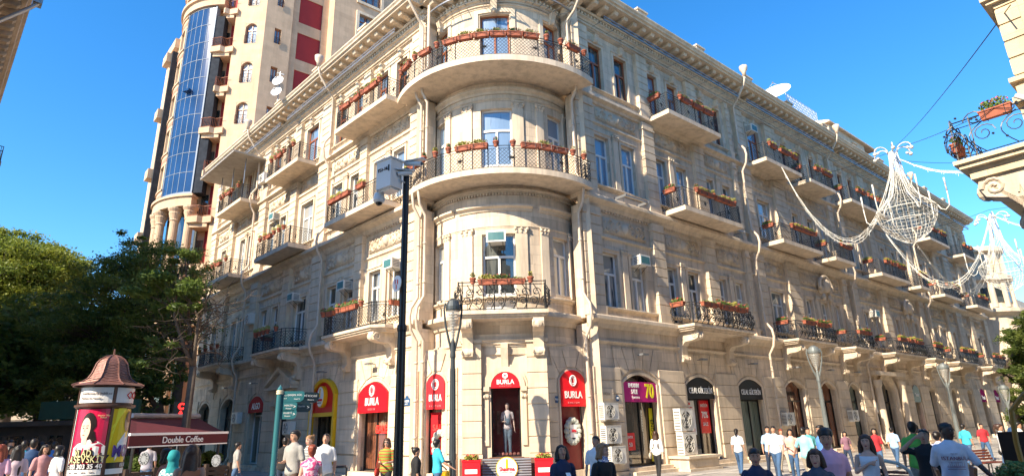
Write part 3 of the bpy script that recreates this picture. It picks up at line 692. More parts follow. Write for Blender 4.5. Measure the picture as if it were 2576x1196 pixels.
# ---- planters
def planter_mesh():
    m = MB(); L_, w_, h_ = .36, .1, .1
    P = [(-L_*.92, -w_*.8, -h_), (L_*.92, -w_*.8, -h_), (L_*.92, w_*.8, -h_), (-L_*.92, w_*.8, -h_)]; Q = [(-L_, -w_, h_*.7), (L_, -w_, h_*.7), (L_, w_, h_*.7), (-L_, w_, h_*.7)]
    R2 = [(-L_-.02, -w_-.02, h_*.7), (L_+.02, -w_-.02, h_*.7), (L_+.02, w_+.02, h_*.7), (-L_-.02, w_+.02, h_*.7)]; S2 = [(x, y, h_) for x, y, _ in R2]
    for r in (P, Q, R2, S2):
        for q in r: m.v.append(Vector(q)); m.uv.append((q[0], q[2]))
    for r in range(3):
        for j in range(4): m.face((r*4+j, r*4+(j+1) % 4, r*4+4+(j+1) % 4, r*4+4+j))
    m.face((3, 2, 1, 0)); m.face((12, 13, 14, 15)); return m
def pot_mesh():
    m = MB(); m.lathe([(.075, -.13), (.11, .05), (.135, .05), (.135, .11), (.115, .11), (.11, .09)], k=12); return m
def leaves(m, rd, cx, cy, cz, rx, ry, rz, k, s, mi=0):
    for _ in range(k):
        while True:
            p = Vector((rd.uniform(-1, 1), rd.uniform(-1, 1), rd.uniform(-1, 1)))
            if p.length < 1: break
        c = Vector((cx+p.x*rx, cy+p.y*ry, cz+p.z*rz)); a = Vector((rd.gauss(0, 1), rd.gauss(0, 1), rd.gauss(0, 1))).normalized(); b = a.orthogonal().normalized()
        i = len(m.v); q = s*rd.uniform(.6, 1.3)
        for v in (a*q, b*q*.6, -a*q, -b*q*.6): m.v.append(c+v); m.uv.append((0, 0))
        m.face((i, i+1, i+2, i+3), mi)
PM = {}
rdm = random.Random(11)
def planter_proto(kind, v):
    if (kind, v) in PM: return PM[(kind, v)]
    nm = 'flower_box' if kind == 'B' else 'flower_pot'
    pot = (planter_mesh() if kind == 'B' else pot_mesh())
    root = pot.build(nm, TERRA)
    f = MB(); L_ = .33 if kind == 'B' else .09
    dry = v == 3
    leaves(f, rdm, 0, 0, .19 if not dry else .14, L_*1.1, .14, .14 if not dry else .05, (240 if kind == 'B' else 80)//(3 if dry else 1), .042)
    if kind == 'B' and v in (0, 2): leaves(f, rdm, rdm.uniform(-.2, .2), 0, .22, .12, .08, .08, 30, .035)
    fo = f.build('foliage', LEAF if v != 1 else YELF, root, fix=False)
    if not dry:
        f = MB(); leaves(f, rdm, 0, 0, .26, L_, .13, .08, (46 if kind == 'B' else 16)//(3 if v == 1 else 1), .034); f.build('blossom', (REDF, PINKF, REDF, REDF)[v], root, fix=False)
    b = MB()                                   # iron holder
    if kind == 'B':
        for x in (-.22, .22): b.tube([(x, -.12, .09), (x, -.13, -.11), (x, .1, -.11), (x, .13, .1)], .009, 4)
        b.tube([(-.34, -.125, -.05), (0, -.125, .07), (.34, -.125, -.05)], .008, 4)
    else: b.tube([(.12*math.cos(i*.785), .12*math.sin(i*.785), -.02) for i in range(9)], .008, 4)
    b.build('holder', IRON, root, fix=False)
    COLs = [root]+list(root.children)
    PM[(kind, v)] = root; root['spare'] = 1
    return root
cnt = {}
for P, dr, kind, desc, i, n_, bal in PLANT_SPOTS: cnt[desc] = cnt.get(desc, 0)+1
idx = {}
colr = {0: 'full of red flowers', 1: 'with yellowish leaves', 2: 'with bushy green plants', 3: 'nearly bare'}
for P, dr, kind, desc, i, n_, bal in PLANT_SPOTS:
    kk = 'P' if kind == 'P' else 'B'; idx[desc] = idx.get(desc, 0)+1
    v = rdm.choice([0, 1, 1, 2, 3, 0]) if 'top curved' not in desc else rdm.choice([3, 3, 1, 0])
    pr = planter_proto(kk, v)
    out_ = Vector((dr.y, -dr.x, 0))
    ctr = P-bal.location
    o = copy_tree(pr); o.name = pr.name
    o.location = P; o.rotation_euler = (0, 0, math.atan2(dr.y, dr.x)+rdm.uniform(-.05, .05))
    c3 = Vector((-.35, 27.87, 0)); toeye = (EYE-P); toeye.z = 0
    if out_.dot(toeye) < 0: out_ = -out_
    o.location = P+out_*.1+Vector((0, 0, .1 if kk == 'P' else .03))
    if 'spare' in o: del o['spare']
    nm = 'terracotta flower box' if kk == 'B' else 'round terracotta flower pot'
    if 'wing' in desc: lb = '%s, %s from its corner end, %s' % (nm, ordn[idx[desc]-1], desc.replace('balcony of the ', 'balcony, '))
    else: lb = '%s, %s from left on %s' % (nm, ordn[idx[desc]-1], desc.replace('small straight balcony above the', 'straight balcony over the'))
    tag(o, lb, 'flower box' if kk == 'B' else 'flower pot', 'flower pots and boxes on the balcony railings')
for r in PM.values():
    for q in [r]+[c for c in r.children]: bpy.data.objects.remove(q)
PM.clear()
# lean-to canopy over the far top balcony of the left wing
m = MB(FL); m.slab([(23.3, -.1), (23.3, 2.3), (29.9, 2.3), (29.9, -.1)], 20.1, 20.22)
for i in range(17): a = 23.4+i*.4; m.box(a, a+.06, -.1, 2.34, 20.22, 20.26)
cp = m.build('balcony_canopy', mat('grey_canopy_sheet', (.32, .29, .25), .6, var=.2), BLD)
for a in (24.0, 26.2, 28.4): m = MB(FL); m.tube([(a, 1.2, 17.2), (a, 1.2, 20.1)], .03, 6); m.build('canopy_post', STEEL, cp).location = (0, 0, 0)
# ================================================================ signs on the shops
def at_frame(fr, a, n, z):
    return fr.p(a, n, z)
def sign(name, label, fr, poly, n0, n1, m, txts=(), cat='shop sign', extra=None, group=None):
    """poly in (s,z); txts = (string, s, z, size, squeeze, material)"""
    xs = [p[0] for p in poly]; c = fr.p(sum(xs)/len(xs), n0, min(p[1] for p in poly))
    root = thing(name, label, cat, c, 0, group)
    b = MB(fr)
    if fr.seg:
        # curved board: slice into strips
        a0, a1 = min(xs), max(xs); k = 8; zb = min(p[1] for p in poly)
        top = sorted(poly, key=lambda p: p[0]); 
        def zt(x):
            pts = sorted([p for p in poly if p[1] > zb+.01])
            for p, q in zip(pts, pts[1:]):
                if p[0] <= x <= q[0]: return p[1]+(q[1]-p[1])*((x-p[0])/max(1e-6, q[0]-p[0]))
            return pts[0][1] if x < pts[0][0] else pts[-1][1]
        for i in range(k):
            x0, x1 = a0+(a1-a0)*i/k, a0+(a1-a0)*(i+1)/k; b.plate([(x0, zb), (x1, zb), (x1, zt(x1)), (x0, zt(x0))], n0, n1)
    else: b.plate(poly, n0, n1)
    b.build('panel', m, root)
    for t_ in txts:
        body, a, z, size, sx, mm = t_[:6]
        text(body, size, mm, fr.basis(a, n1+.012, z), root, sx=sx, ext=.006, bold=t_[6] if len(t_) > 6 else 0)
    if extra: extra(root)
    return root
def ring_logo(fr, a, n, z, rx, rz, mm, root, inner='B'):
    m = MB(fr); pts = [(a+rx*math.cos(i*math.pi/12), n, z+rz*math.sin(i*math.pi/12)) for i in range(25)]; m.tube(pts, .028, 4)
    for sg in (-1, 1): m.tube([(a-rx*.55, n, z+sg*rz*.45), (a-rx*.3, n, z+sg*rz*.6), (a+rx*.3, n, z+sg*rz*.6), (a+rx*.55, n, z+sg*rz*.45)], .016, 4)
    m.tube([(a-rx*.45, n, z-rz*.5), (a-rx*.45, n, z+rz*.5)], .013, 4); m.tube([(a+rx*.45, n, z-rz*.5), (a+rx*.45, n, z+rz*.5)], .013, 4)
    m.build('emblem', mm, root, fix=False)
S = lambda a0, a1, z0, zs, zc: arch_outline(a0, a1, z0, zs, zc)
PALE = mat('pale_red_lettering', (.75, .25, .25), .5, var=0)
sign('shop_sign', 'wide red arched BURLA sign over the shoe shop window left of the round corner', FL, S(6.98, 9.38, 2.72, 3.55, 4.02), .02, .12, RED, [('BURLA', 8.2, 3.18, .46, .82, WTXT, .006), ('K I D S  I N', 8.2, 2.86, .12, 1, PALE)], extra=lambda r: ring_logo(FL, 8.2, .14, 3.66, .19, .22, WTXT, r), group='red arched BURLA signs')
cA, cB = 0, 0
FSA = Flat((-3.22, 25.42, 0), (.90, -.43, 0), (-.43, -.90, 0)); FSB = Flat((2.24, 25.22, 0), (.87, .49, 0), (.49, -.87, 0))
for f_, wd in ((FSA, .47), (FSB, .60)):
    g = MB(f_); wall(g, -wd-.4, wd+.4, 0, 5.1, [(-wd, wd, .3, 4.9)], -.8, 0); f, R, cz, c = arch_fill(g, -wd, wd, 3.72, 4.12, 4.9, -.5, 0); voussoirs(g, f, R, cz, c, -wd, wd, 4.9, 0); g.build('wall', STONE, BLD)
    g = MB(f_); arch_ring(g, -wd-.06, wd+.06, .3, 3.72, 4.16, -.1, .06, .08); g.build('arch_moulding', STONE_T, BLD)
    g = MB(f_); g.box(-wd, wd, -.4, -.3, .3, 4.1); g.build('shop_window', SHOPG if f_ is FSA else mat('red_door_paint', (.20, .012, .018), .35, var=.2), BLD)
    g = MB(f_); g.box(-wd-.02, -wd+.05, -.32, -.2, .3, 3.7); g.box(wd-.05, wd+.02, -.32, -.2, .3, 3.7); g.build('shop_window', BLACK, BLD)
sign('shop_sign', 'narrow red arched BURLA sign on the left curve of the round corner', FSA, S(cA-.43, cA+.43, 2.72, 3.75, 4.1), .0, .1, RED, [('BURLA', cA, 3.15, .36, .56, WTXT, .006), ('K H A T U N', cA, 2.84, .1, 1, PALE)], extra=lambda r: ring_logo(FSA, cA, .12, 3.68, .15, .2, WTXT, r), group='red arched BURLA signs')
sign('shop_sign', 'narrow red arched BURLA sign on the right curve of the round corner', FSB, S(cB-.58, cB+.58, 2.68, 3.75, 4.1), .0, .1, RED, [('BURLA', cB, 3.12, .38, .74, WTXT, .006), ('K H A T U N', cB, 2.82, .1, 1, PALE)], extra=lambda r: ring_logo(FSB, cB, .12, 3.68, .15, .2, WTXT, r), group='red arched BURLA signs')
sign('shop_sign', 'red half round BURLA sign over the mannequin window', FC, S(-.42, .72, 3.42, 3.5, 4.02), -.1, .0, RED, [('BURLA', .15, 3.64, .24, .95, WTXT, .004), ('K H A T U N', .15, 3.49, .07, 1.2, PALE)], extra=lambda r: ring_logo(FC, .15, .02, 3.88, .085, .085, WTXT, r), group='red arched BURLA signs')
def shaurma_extra(r):
    m = MB(FL); m.plate([(12.7+.36*math.cos(t_), 3.62+.52*math.sin(t_)) for t_ in [i*math.pi/14 for i in range(28)]], .1, .3); m.build('disc_rim', YEL, r)
    m = MB(FL); m.plate([(12.7+.32*math.cos(t_), 3.62+.47*math.sin(t_)) for t_ in [i*math.pi/14 for i in range(28)]], .3, .32); m.build('disc_face', WTXT, r)
    text('1', .55, YEL, FL.basis(12.7, .335, 3.78), r, ext=.01, bold=.02); text('Shaurma', .2, RED, FL.basis(12.7, .345, 3.48), r, sx=.8, ext=.008, bold=.004); text('RESTORAN & KAFE', .06, BLACK, FL.basis(12.7, .34, 3.33), r, sx=.8, ext=.004)
    f = MB(FL); arch_ring(f, 11.4, 14.0, .3, 3.7, 4.5, .0, .22, .17); f.box(11.57, 13.83, 0, .2, 2.68, 2.86); f.build('yellow_frame', YEL, r)
sign('shop_sign', 'red panel in a yellow arched frame with an oval Shaurma disc', FL, S(11.5, 13.9, 2.8, 3.66, 4.4), -.02, .08, RED, extra=shaurma_extra)
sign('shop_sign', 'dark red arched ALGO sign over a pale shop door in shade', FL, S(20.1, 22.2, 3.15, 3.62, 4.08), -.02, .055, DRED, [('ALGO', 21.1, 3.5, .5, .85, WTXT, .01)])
MAG = mat('magenta_panel', (.50, .008, .18), .4, var=.05)
def g1x(r):
    text('ENDIRIM', .24, WTXT, FR.basis(7.3, .03, 3.52), r, sx=.75, ext=.006, bold=.006); text('SALE', .26, WTXT, FR.basis(7.33, .03, 3.26), r, sx=.75, ext=.006, bold=.006); text('Ipanema', .17, WTXT, FR.basis(7.4, .03, 3.04), r, sx=.9, ext=.004); text('70', .82, mat('lemon_lettering', (.8, .72, .02), .5, var=0), FR.basis(8.35, .03, 3.28), r, sx=.75, ext=.008, bold=.02)
sign('shop_sign', 'magenta ENDIRIM SALE 70 sign across the top of an arched shop window', FR, [(6.58, 2.85), (8.95, 2.85), (8.95, 3.68), (6.58, 3.68)], -.12, .01, MAG, extra=g1x)
for a, q, lb in ((12.22, 1.24, 'black CELAL GÜLTEKİN sign over the window with the red banner'), (16.75, 1.28, 'black CELAL GÜLTEKİN sign over the green glass shop near the downpipe')):
    sign('shop_sign', lb, FR, S(a-q, a+q, 3.02, 3.66, 4.14), -.1, .0, BLACK, [('CELAL GÜLTEKİN', a+.03, 3.38, .36, .66, WTXT, .002)], group='black CELAL GÜLTEKİN signs')
sign('sale_banner', 'tall red ENDIRIM 70% SALE banner hanging inside an arched window', FR, [(12.5, 1.45), (13.35, 1.45), (13.35, 2.98), (12.5, 2.98)], -.4, -.38, RED, [('ENDİRİM', 12.92, 2.72, .2, .7, WTXT), ('70%', 12.92, 2.28, .42, .75, WTXT, .006), ('SALE', 12.92, 1.86, .24, .85, WTXT)], 'banner')
sign('sale_poster', 'white poster reading BÜTÜN ÇANTALARA ENDIRIM beside the red banner', FR, [(11.1, 1.4), (12.15, 1.4), (12.15, 2.95), (11.1, 2.95)], -.4, -.385, WTXT, [('BÜTÜN', 11.6, 2.8, .17, .8, RED), ('ÇANTALARA', 11.62, 2.6, .17, .75, RED), ('DIRIM', 11.75, 1.6, .26, .8, RED)], 'poster')
LEM = mat('yellow_sticker', (.78, .70, .02), .5, var=0)
sign('window_sticker', 'yellow vertical ENDURUM strip at the right edge of the green shop door', FR, [(8.62, .4), (8.93, .4), (8.9, 2.6), (8.68, 2.6)], -.38, -.36, LEM, extra=lambda r: text('ENDURUM', .26, BLACK, FR.basis(8.78, -.34, 1.5) @ Matrix.Rotation(-math.pi/2, 4, 'Z'), r, ext=.004), cat='sticker')
sign('sale_sign', 'red VENTA 50 sale card low in the left part of a shop window', FR, [(7.0, .9), (7.6, .9), (7.6, 1.6), (7.0, 1.6)], -.4, -.38, RED, [('ENTA', 7.3, 1.42, .16, .8, WTXT), ('50', 7.3, 1.12, .24, .9, WTXT)])
NEON = mat('red_neon', (1, .02, .015), .4, var=0, emit=1.6)
sign('neon_sign', 'red glowing SALE lettering inside the shoe shop window', FL, [(7.3, 1.8), (9.0, 1.8), (9.0, 1.82), (7.3, 1.82)], -.38, -.37, BLACK, [('SALE', 8.1, 2.0, .42, .95, NEON, .02)])
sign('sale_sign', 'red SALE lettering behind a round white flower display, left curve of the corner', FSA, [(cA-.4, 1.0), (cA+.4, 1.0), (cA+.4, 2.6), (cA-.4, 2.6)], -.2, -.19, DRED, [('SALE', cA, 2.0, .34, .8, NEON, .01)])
DKB = mat('dark_blue_enamel', (.03, .09, .2), .4, var=.05)
sign('house_number', 'small round blue plate 91A beside the right BURLA sign', FT, [(D(35.5)+.12*math.cos(i*.5236), 2.95+.13*math.sin(i*.5236)) for i in range(12)][:0] or [(D(34.6), 2.82), (D(36.6), 2.82), (D(36.6), 3.08), (D(34.6), 3.08)], .09, .11, DKB, [('91A', D(35.6), 2.95, .12, .8, WTXT)], 'house number')
sign('house_number', 'small round blue plate beside the magenta sale sign', FR, [(6.12+.11*math.cos(i*.5236), 2.98+.12*math.sin(i*.5236)) for i in range(12)], .1, .12, DKB, [('91B', 6.12, 2.98, .11, .8, WTXT)], 'house number')
sign('street_name_plate', 'blue QOQOL street name plate on the banded pier by the black pole', FL, [(5.25, 2.9), (5.75, 2.9), (5.75, 3.2), (5.62, 3.2), (5.58, 3.3), (5.42, 3.3), (5.38, 3.2), (5.25, 3.2)], .11, .13, DKB, [('QOQOL', 5.5, 3.08, .12, .9, WTXT), ('KÜÇƏSİ', 5.5, 2.97, .06, .9, WTXT)], 'street plate')
sign('wall_plaque', 'carved stone plaque on the pier above the stacked air conditioners', FR, [(5.0, 2.95), (5.85, 2.95), (5.85, 3.35), (5.0, 3.35)], .09, .14, STONE_T, [('ISTIQLAL', 5.42, 3.15, .15, .8, mat('weathered_lettering', (.4, .33, .25), .8))], 'plaque')
PUR = mat('purple_panel', (.26, .01, .10), .9, var=0, spec=.05)
for a, lb in ((57.72, 'first of two purple arched signs far along the right wing'), (62.2, 'purple arched sign nearest the far end of the right wing')):
    sign('shop_sign', lb, FR, S(a-.84, a+.78, 3.1, 3.8, 4.28), -.02, .06, PUR, [('Penti', a, 3.5, .5, 1, WTXT, .01)], group='purple arched signs')
sign('shop_sign', 'tall black and red panel sign in an arched opening past the portal', FR, S(39.85, 41.3, 3.0, 3.85, 4.26), -.02, .06, BLACK, [('Sinsay', 40.6, 3.55, .36, .9, WTXT)])
sign('sale_banner', 'red strip banner below the black panel past the portal', FR, [(40.2, .8), (41.0, .8), (41.0, 2.4), (40.2, 2.4)], -.38, -.36, RED, [('30%', 40.6, 2.0, .3, .8, WTXT)], 'banner')
sign('shop_sign', 'dark lettering MANGO on the first brown shop window', FR, [(20.8, 3.2), (22.4, 3.2), (22.4, 3.22), (20.8, 3.22)], -.38, -.37, BLACK, [('RESTORAN', 21.6, 3.4, .3, .8, BLACK, .008)])
sign('shop_sign', 'round black emblem and lettering on the pale green arched window', FR, [(28.9, 2.58), (30.2, 2.58), (30.2, 2.6), (28.9, 2.6)], -.38, -.37, BLACK, [('Grand', 29.5, 2.75, .32, .9, BLACK, .004)], extra=lambda r: ring_logo(FR, 29.3, -.35, 3.5, .25, .25, BLACK, r))
sign('stone_plaque', 'pale inscription plate beside the portal', FR, [(32.0, 2.3), (33.2, 2.3), (33.2, 2.95), (32.0, 2.95)], .1, .13, WTXT, cat='plaque'); sign('stone_plaque', 'dark memorial plate below the pale plate by the portal', FR, [(32.1, 1.5), (33.2, 1.5), (33.2, 2.2), (32.1, 2.2)], .1, .13, BLACK, cat='plaque')
# ---- air conditioners
def ac_out(fr, a, z, n, label, big=False, base=False, scale=1):
    w_, h_, d_ = (.85*scale, .62*scale, .32) if not big else (.95, .92, .36)
    r = thing('air_conditioner', label, 'air conditioner', fr.p(a, n, z), 0, 'air conditioners fixed to the walls')
    m = MB(fr); m.box(a-w_/2, a+w_/2, n, n+d_, z, z+h_); m.box(a-w_/2-.01, a+w_/2+.01, n-.01, n+d_+.01, z+h_, z+h_+.02); m.box(a-w_/2+.05, a-w_/2+.12, n, n+d_-.03, z-.05, z); m.box(a+w_/2-.12, a+w_/2-.05, n, n+d_-.03, z-.05, z); m.build('case', AC, r)
    c = a-.08*fr.right; m = MB(fr); m.plate([(c+h_*.42*math.cos(i*math.pi/10), z+h_/2+h_*.42*math.sin(i*math.pi/10)) for i in range(20)], n+d_, n+d_+.006); m.build('fan_opening', ACG, r)
    m = MB(fr)
    for q in (.16, .28, .40): m.tube([(c+h_*q*math.cos(i*math.pi/10), n+d_+.02, z+h_/2+h_*q*math.sin(i*math.pi/10)) for i in range(21)], .008, 4)
    for i in range(5): th = i*1.2566; m.plate([(c+.04*math.cos(th), z+h_/2+.04*math.sin(th)), (c+h_*.4*math.cos(th+.1), z+h_/2+h_*.4*math.sin(th+.1)), (c+h_*.4*math.cos(th+.55), z+h_/2+h_*.4*math.sin(th+.55))], n+d_+.007, n+d_+.012)
    m.build('fan', AC, r)
    m = MB(fr)
    for i in range(7): m.box(a-w_/2-.012, a-w_/2-.004, n+.03, n+d_-.04, z+.06+i*(h_-.1)/7, z+.06+i*(h_-.1)/7+.03)
    if fr.right > 0: m.build('side_vent', ACG, r)
    return r
def ac_win(fr, a, z, label, n=-.12):
    r = thing('air_conditioner', label, 'air conditioner', fr.p(a, n, z), 0, 'air conditioners fixed to the walls')
    m = MB(fr); w_, h_, d_ = .68, .44, .5; m.box(a-w_/2, a+w_/2, n-.3, n+d_, z, z+h_); m.box(a-w_/2-.02, a+w_/2+.02, n+d_-.04, n+d_+.01, z-.02, z+h_+.02); m.build('case', AC, r)
    m = MB(fr); m.box(a-w_/2+.05, a+w_/2-.05, n+d_+.01, n+d_+.02, z+.05, z+h_-.05); m.build('grille', mat('teal_grille', (.05, .16, .17), .5), r)
    m = MB(fr)
    for s_ in (-1, 1):
        for i in range(5): m.box(a+s_*w_/2-.006, a+s_*w_/2+.006, n+.1, n+d_-.08, z+.06+i*.07, z+.09+i*.07)
        m.tube([(a+s_*.25, n, z-.3), (a+s_*.25, n+d_-.1, z)], .015, 4)
    m.build('louvre', ACG, r)
ac_out(FR, 5.3, 2.15, .15, 'topmost of three air conditioners stacked on the first pier of the right wing'); ac_out(FR, 5.35, 1.25, .15, 'middle of the three air conditioners stacked on the first pier', scale=1.05); ac_out(FR, 5.5, .5, .2, 'lowest of the three air conditioners stacked on the first pier')
ac_out(FR, 10.0, 1.62, .3, 'upper of two large white air conditioners above the stone block', True); ac_out(FR, 10.05, .62, .3, 'lower large white air conditioner standing on the stone block', True)
ac_out(FR, 19.6, 1.7, .2, 'white air conditioner between the green shop and the first brown window'); ac_out(FR, 28.0, 1.8, .15, 'small white air conditioner left of the pale green arched window')
ac_out(FL, 23.2, 2.6, .15, 'air conditioner high on the shaded pier beside the ALGO door'); ac_out(FL, 15.9, 1.9, .15, 'air conditioner between the carved door and the Shaurma shop')
ac_win(FL, 6.95, 9.0, 'window air conditioner with teal grille beside the camera pole'); ac_win(FL, 11.2, 8.75, 'boxy air conditioner in the shadow edge of the left wing'); ac_win(FL, 17.0, 9.1, 'boxy air conditioner with blue grille above the second lowest left balcony')
ac_win(FR, 8.45, 8.95, 'boxy air conditioner above the second window of the right wing'); ac_win(FT, D(-1), 9.25, 'boxy air conditioner above the door of the round corner', n=-.05)
ac_win(FR, 20.9, 19.6, 'boxy air conditioner high above the second top balcony of the right wing'); ac_win(FR, 35.2, 9.0, 'small air conditioner far along the first floor of the right wing'); ac_win(FL, 20.8, 15.0, 'boxy air conditioner above the second middle balcony of the left wing')
ac_out(FL, 22.9, 8.6, .1, 'white air conditioner with a bent hose on the shaded upper left wall'); ac_out(FL, 22.9, 18.2, .15, 'white air conditioner beside the canopied top balcony')
r = thing('pedestal', 'low stone block with a sunk panel under the two large air conditioners', 'stone block', FR.p(10.3, .5, 0))
m = MB(FR); m.box(9.2, 11.4, .14, 1.1, 0, .5); m.box(9.1, 11.5, .14, 1.2, .5, .6); m.box(9.1, 11.5, .14, 1.2, 0, .1); m.box(9.7, 10.9, 1.1, 1.12, .15, .42); m.build('block', STONE_P, r)
# ---- wall spot lamps and small boxes
for fr, L_, txt in ((FR, (7.75, 12.2, 16.8, 21.6, 25.8, 29.6), 'right'), (FL, (8.15, 12.7, 21.2, 25.6), 'left')):
    for i, a in enumerate(L_):
        r = thing('wall_lamp', 'small grey floodlight above the %s arch of the %s wing' % (ordn[i], txt), 'floodlight', fr.p(a, .1, 4.8), 0, 'floodlights above the arches')
        m = MB(fr); m.box(a-.2, a+.2, .28, .5, 4.78, 4.86); m.box(a-.03, a+.03, 0, .3, 4.8, 4.84); m.build('case', STEEL, r)
for fr, a, z, lb in ((FR, 8.0, 12.0, 'long tube light on the first string course right of the corner'), (FR, 13.2, 17.1, 'long tube light under the top windows of the right wing'), (FL, 9.0, 11.9, 'long tube light under the left middle balcony'), (FR, 16.6, 12.1, 'long tube light right of the first middle balcony')):
    r = thing('tube_light', lb, 'lamp', fr.p(a, .5, z)); m = MB(fr); m.box(a-.8, a+.8, .5, .6, z, z+.07); m.box(a-.85, a-.8, -.1, .62, z-.02, z+.1); m.box(a+.8, a+.85, -.1, .62, z-.02, z+.1); m.build('case', STEEL, r)
# ================================================================ ground
def flat_mat(name, col, col2, w_, h_, rough=.6, rot=0, mort=.012):
    m = bpy.data.materials.new(name); m.use_nodes = True; n = m.node_tree; L = n.links.new; b = n.nodes['Principled BSDF']
    tc = n.nodes.new('ShaderNodeTexCoord'); mp = n.nodes.new('ShaderNodeMapping'); mp.inputs['Rotation'].default_value = (0, 0, rot); L(tc.outputs['Object'], mp.inputs[0])
    br = n.nodes.new('ShaderNodeTexBrick'); br.inputs['Scale'].default_value = 1; br.inputs['Brick Width'].default_value = w_; br.inputs['Row Height'].default_value = h_; br.inputs['Mortar Size'].default_value = mort
    br.inputs['Color1'].default_value = tuple(col)+(1,); br.inputs['Color2'].default_value = tuple(col2)+(1,); br.inputs['Mortar'].default_value = tuple(x*.45 for x in col)+(1,); L(mp.outputs[0], br.inputs[0])
    nz = n.nodes.new('ShaderNodeTexNoise'); nz.inputs['Scale'].default_value = .9; nz.inputs['Detail'].default_value = 8; L(tc.outputs['Object'], nz.inputs[0])
    mr = n.nodes.new('ShaderNodeMapRange'); mr.inputs[1].default_value = .3; mr.inputs[2].default_value = .7; mr.inputs[3].default_value = .75; mr.inputs[4].default_value = 1.15; L(nz.outputs['Fac'], mr.inputs[0])
    vm = n.nodes.new('ShaderNodeVectorMath'); vm.operation = 'SCALE'; L(br.outputs['Color'], vm.inputs[0]); L(mr.outputs[0], vm.inputs['Scale']); L(vm.outputs[0], b.inputs['Base Color'])
    r2 = n.nodes.new('ShaderNodeMapRange'); r2.inputs[3].default_value = rough-.15; r2.inputs[4].default_value = rough+.2; L(nz.outputs['Fac'], r2.inputs[0]); L(r2.outputs[0], b.inputs['Roughness'])
    bp = n.nodes.new('ShaderNodeBump'); bp.inputs['Strength'].default_value = .4; bp.inputs['Distance'].default_value = .01; bp.invert = True; L(br.outputs['Fac'], bp.inputs['Height']); L(bp.outputs[0], b.inputs['Normal'])
    return m
m = MB(); m.box(-900, 900, -900, 900, -1, 0); tag(m.build('ground', flat_mat('grey_paving', (.33, .305, .28), (.41, .38, .345), .9, .45, .5, R_(40))), None, kind='structure')
m = MB(FR)
for i in range(26):
    m.box(-8+i*2.9, -7.2+i*2.9, 2.2, 13.8, .002, .006)
for n_ in (2.2, 5.4, 8.0, 10.6, 13.8): m.box(-12, 68, n_-.18, n_+.18, .007, .011)
tag(m.build('pavement_bands', flat_mat('pale_paving_bands', (.52, .49, .45), (.58, .55, .50), .5, .4, .45, R_(40))), None, kind='structure')
# ================================================================ poster column
pc = at_d(252, 1100, 13.0); pc.z = 0
def zat(x, y, d): return at_d(x, y, d).z
z_eave = zat(268, 972, 13); z_top = zat(283, 893, 13); z_fin = zat(286, 877, 13)
COP = mat('copper_roof', (.22, .105, .08), .42, .4, var=.25, scale=5, bump=.3, bscale=12); BRZ = mat('brown_frame', (.10, .045, .03), .4, .3)
PC = thing('poster_column', 'tall round advertising column with a copper bell roof and two portrait posters', 'advertising column', pc, math.atan2(-pc.x, pc.y)*-1*-1)
PC.rotation_euler = (0, 0, math.atan2(pc.y, pc.x)-math.pi/2)
hd = z_top-z_eave
m = MB(); prof = [(q*.70, z) for q, z in [(.78, 0), (.80, .02), (.74, .06), (.60, .12), (.48, .24), (.41, .40), (.37, .58), (.34, .72), (.27, .85), (.16, .95), (.03, 1.0)]]
m.lathe([(r, z_eave+q*hd) for r, q in prof], k=8, a0=R_(22)); m.build('roof', COP, PC)
m = MB()
for j in range(8):
    th = R_(22)+j*math.pi/4; m.tube([((r+.008)*math.cos(th), (r+.008)*math.sin(th), z_eave+q*hd) for r, q in prof[1:]], .014, 5)
# lapped sheet seams
for j in range(8):
    t0 = R_(22)+j*math.pi/4; t1 = t0+math.pi/4
    for i in range(2, 22):
        q = i/23
        def rr(q):
            for (ra, qa), (rb, qb) in zip(prof, prof[1:]):
                if qa <= q <= qb: return ra+(rb-ra)*(q-qa)/max(1e-6, qb-qa)
            return .03
        for sg in (0, 1):
            qa, qb = q, min(.98, q+.09); ra, rb = rr(qa)+.003, rr(qb)+.003
            A = Vector((ra*math.cos(t0), ra*math.sin(t0), z_eave+qa*hd)); B = Vector((ra*math.cos(t1), ra*math.sin(t1), z_eave+qa*hd)); C_ = Vector((rb*math.cos(t0), rb*math.sin(t0), z_eave+qb*hd)); E_ = Vector((rb*math.cos(t1), rb*math.sin(t1), z_eave+qb*hd))
            if i % 2 == 0: m.tube([A, E_] if sg else [B, C_], .004, 3)
m.lathe([(.015, z_top), (.012, z_fin)], k=6); m.build('roof_seam', COP, PC, fix=False)
RB_ = .39
m = MB(); m.lathe([(RB_+.03, z_eave-.36), (RB_+.06, z_eave-.34), (RB_+.06, z_eave-.31), (RB_, z_eave-.30), (RB_, z_eave), (.5, z_eave)], k=32); m.lathe([(RB_-.03, .3), (RB_-.03, z_eave)], k=32); m.lathe([(.46, 0), (.46, .25), (.41, .35)], k=32)
m.build('body', BRZ, PC)
FP = Round((0, 0, 0), RB_-.02, 0); FP.r = RB_-.02
def patch(a0, a1, z0, z1, n, name, mt, parent=PC):
    q = MB(FP); FP.seg = .06; q.box(R_(a0)*FP.r, R_(a1)*FP.r, n-.01, n, z0, z1); FP.seg = .22; return q.build(name, mt, parent)
PC_loc = PC.location.copy()
def patchL(*a, **k):
    o = patch(*a, **k); o.location = (0, 0, 0); return o
for nm in ('roof', 'roof_seam', 'body'): pass
for ch in PC.children: ch.location = (0, 0, 0)
zt_ = z_eave-.36; ZP0 = zat(245, 1190, 13)
sp = 16            # angle of the divider seen from the camera
HW = mat('poster_white', (.72, .70, .68), .35, var=0); PR = mat('poster_crimson', (.55, .008, .06), .3, var=.25, scale=1.5); PY = mat('poster_yellow', (.75, .52, .01), .3, var=0); SKN = mat('poster_face', (.80, .55, .43), .4, var=.05); HR_ = mat('poster_hair', (.02, .012, .012), .3, var=.3, scale=9)
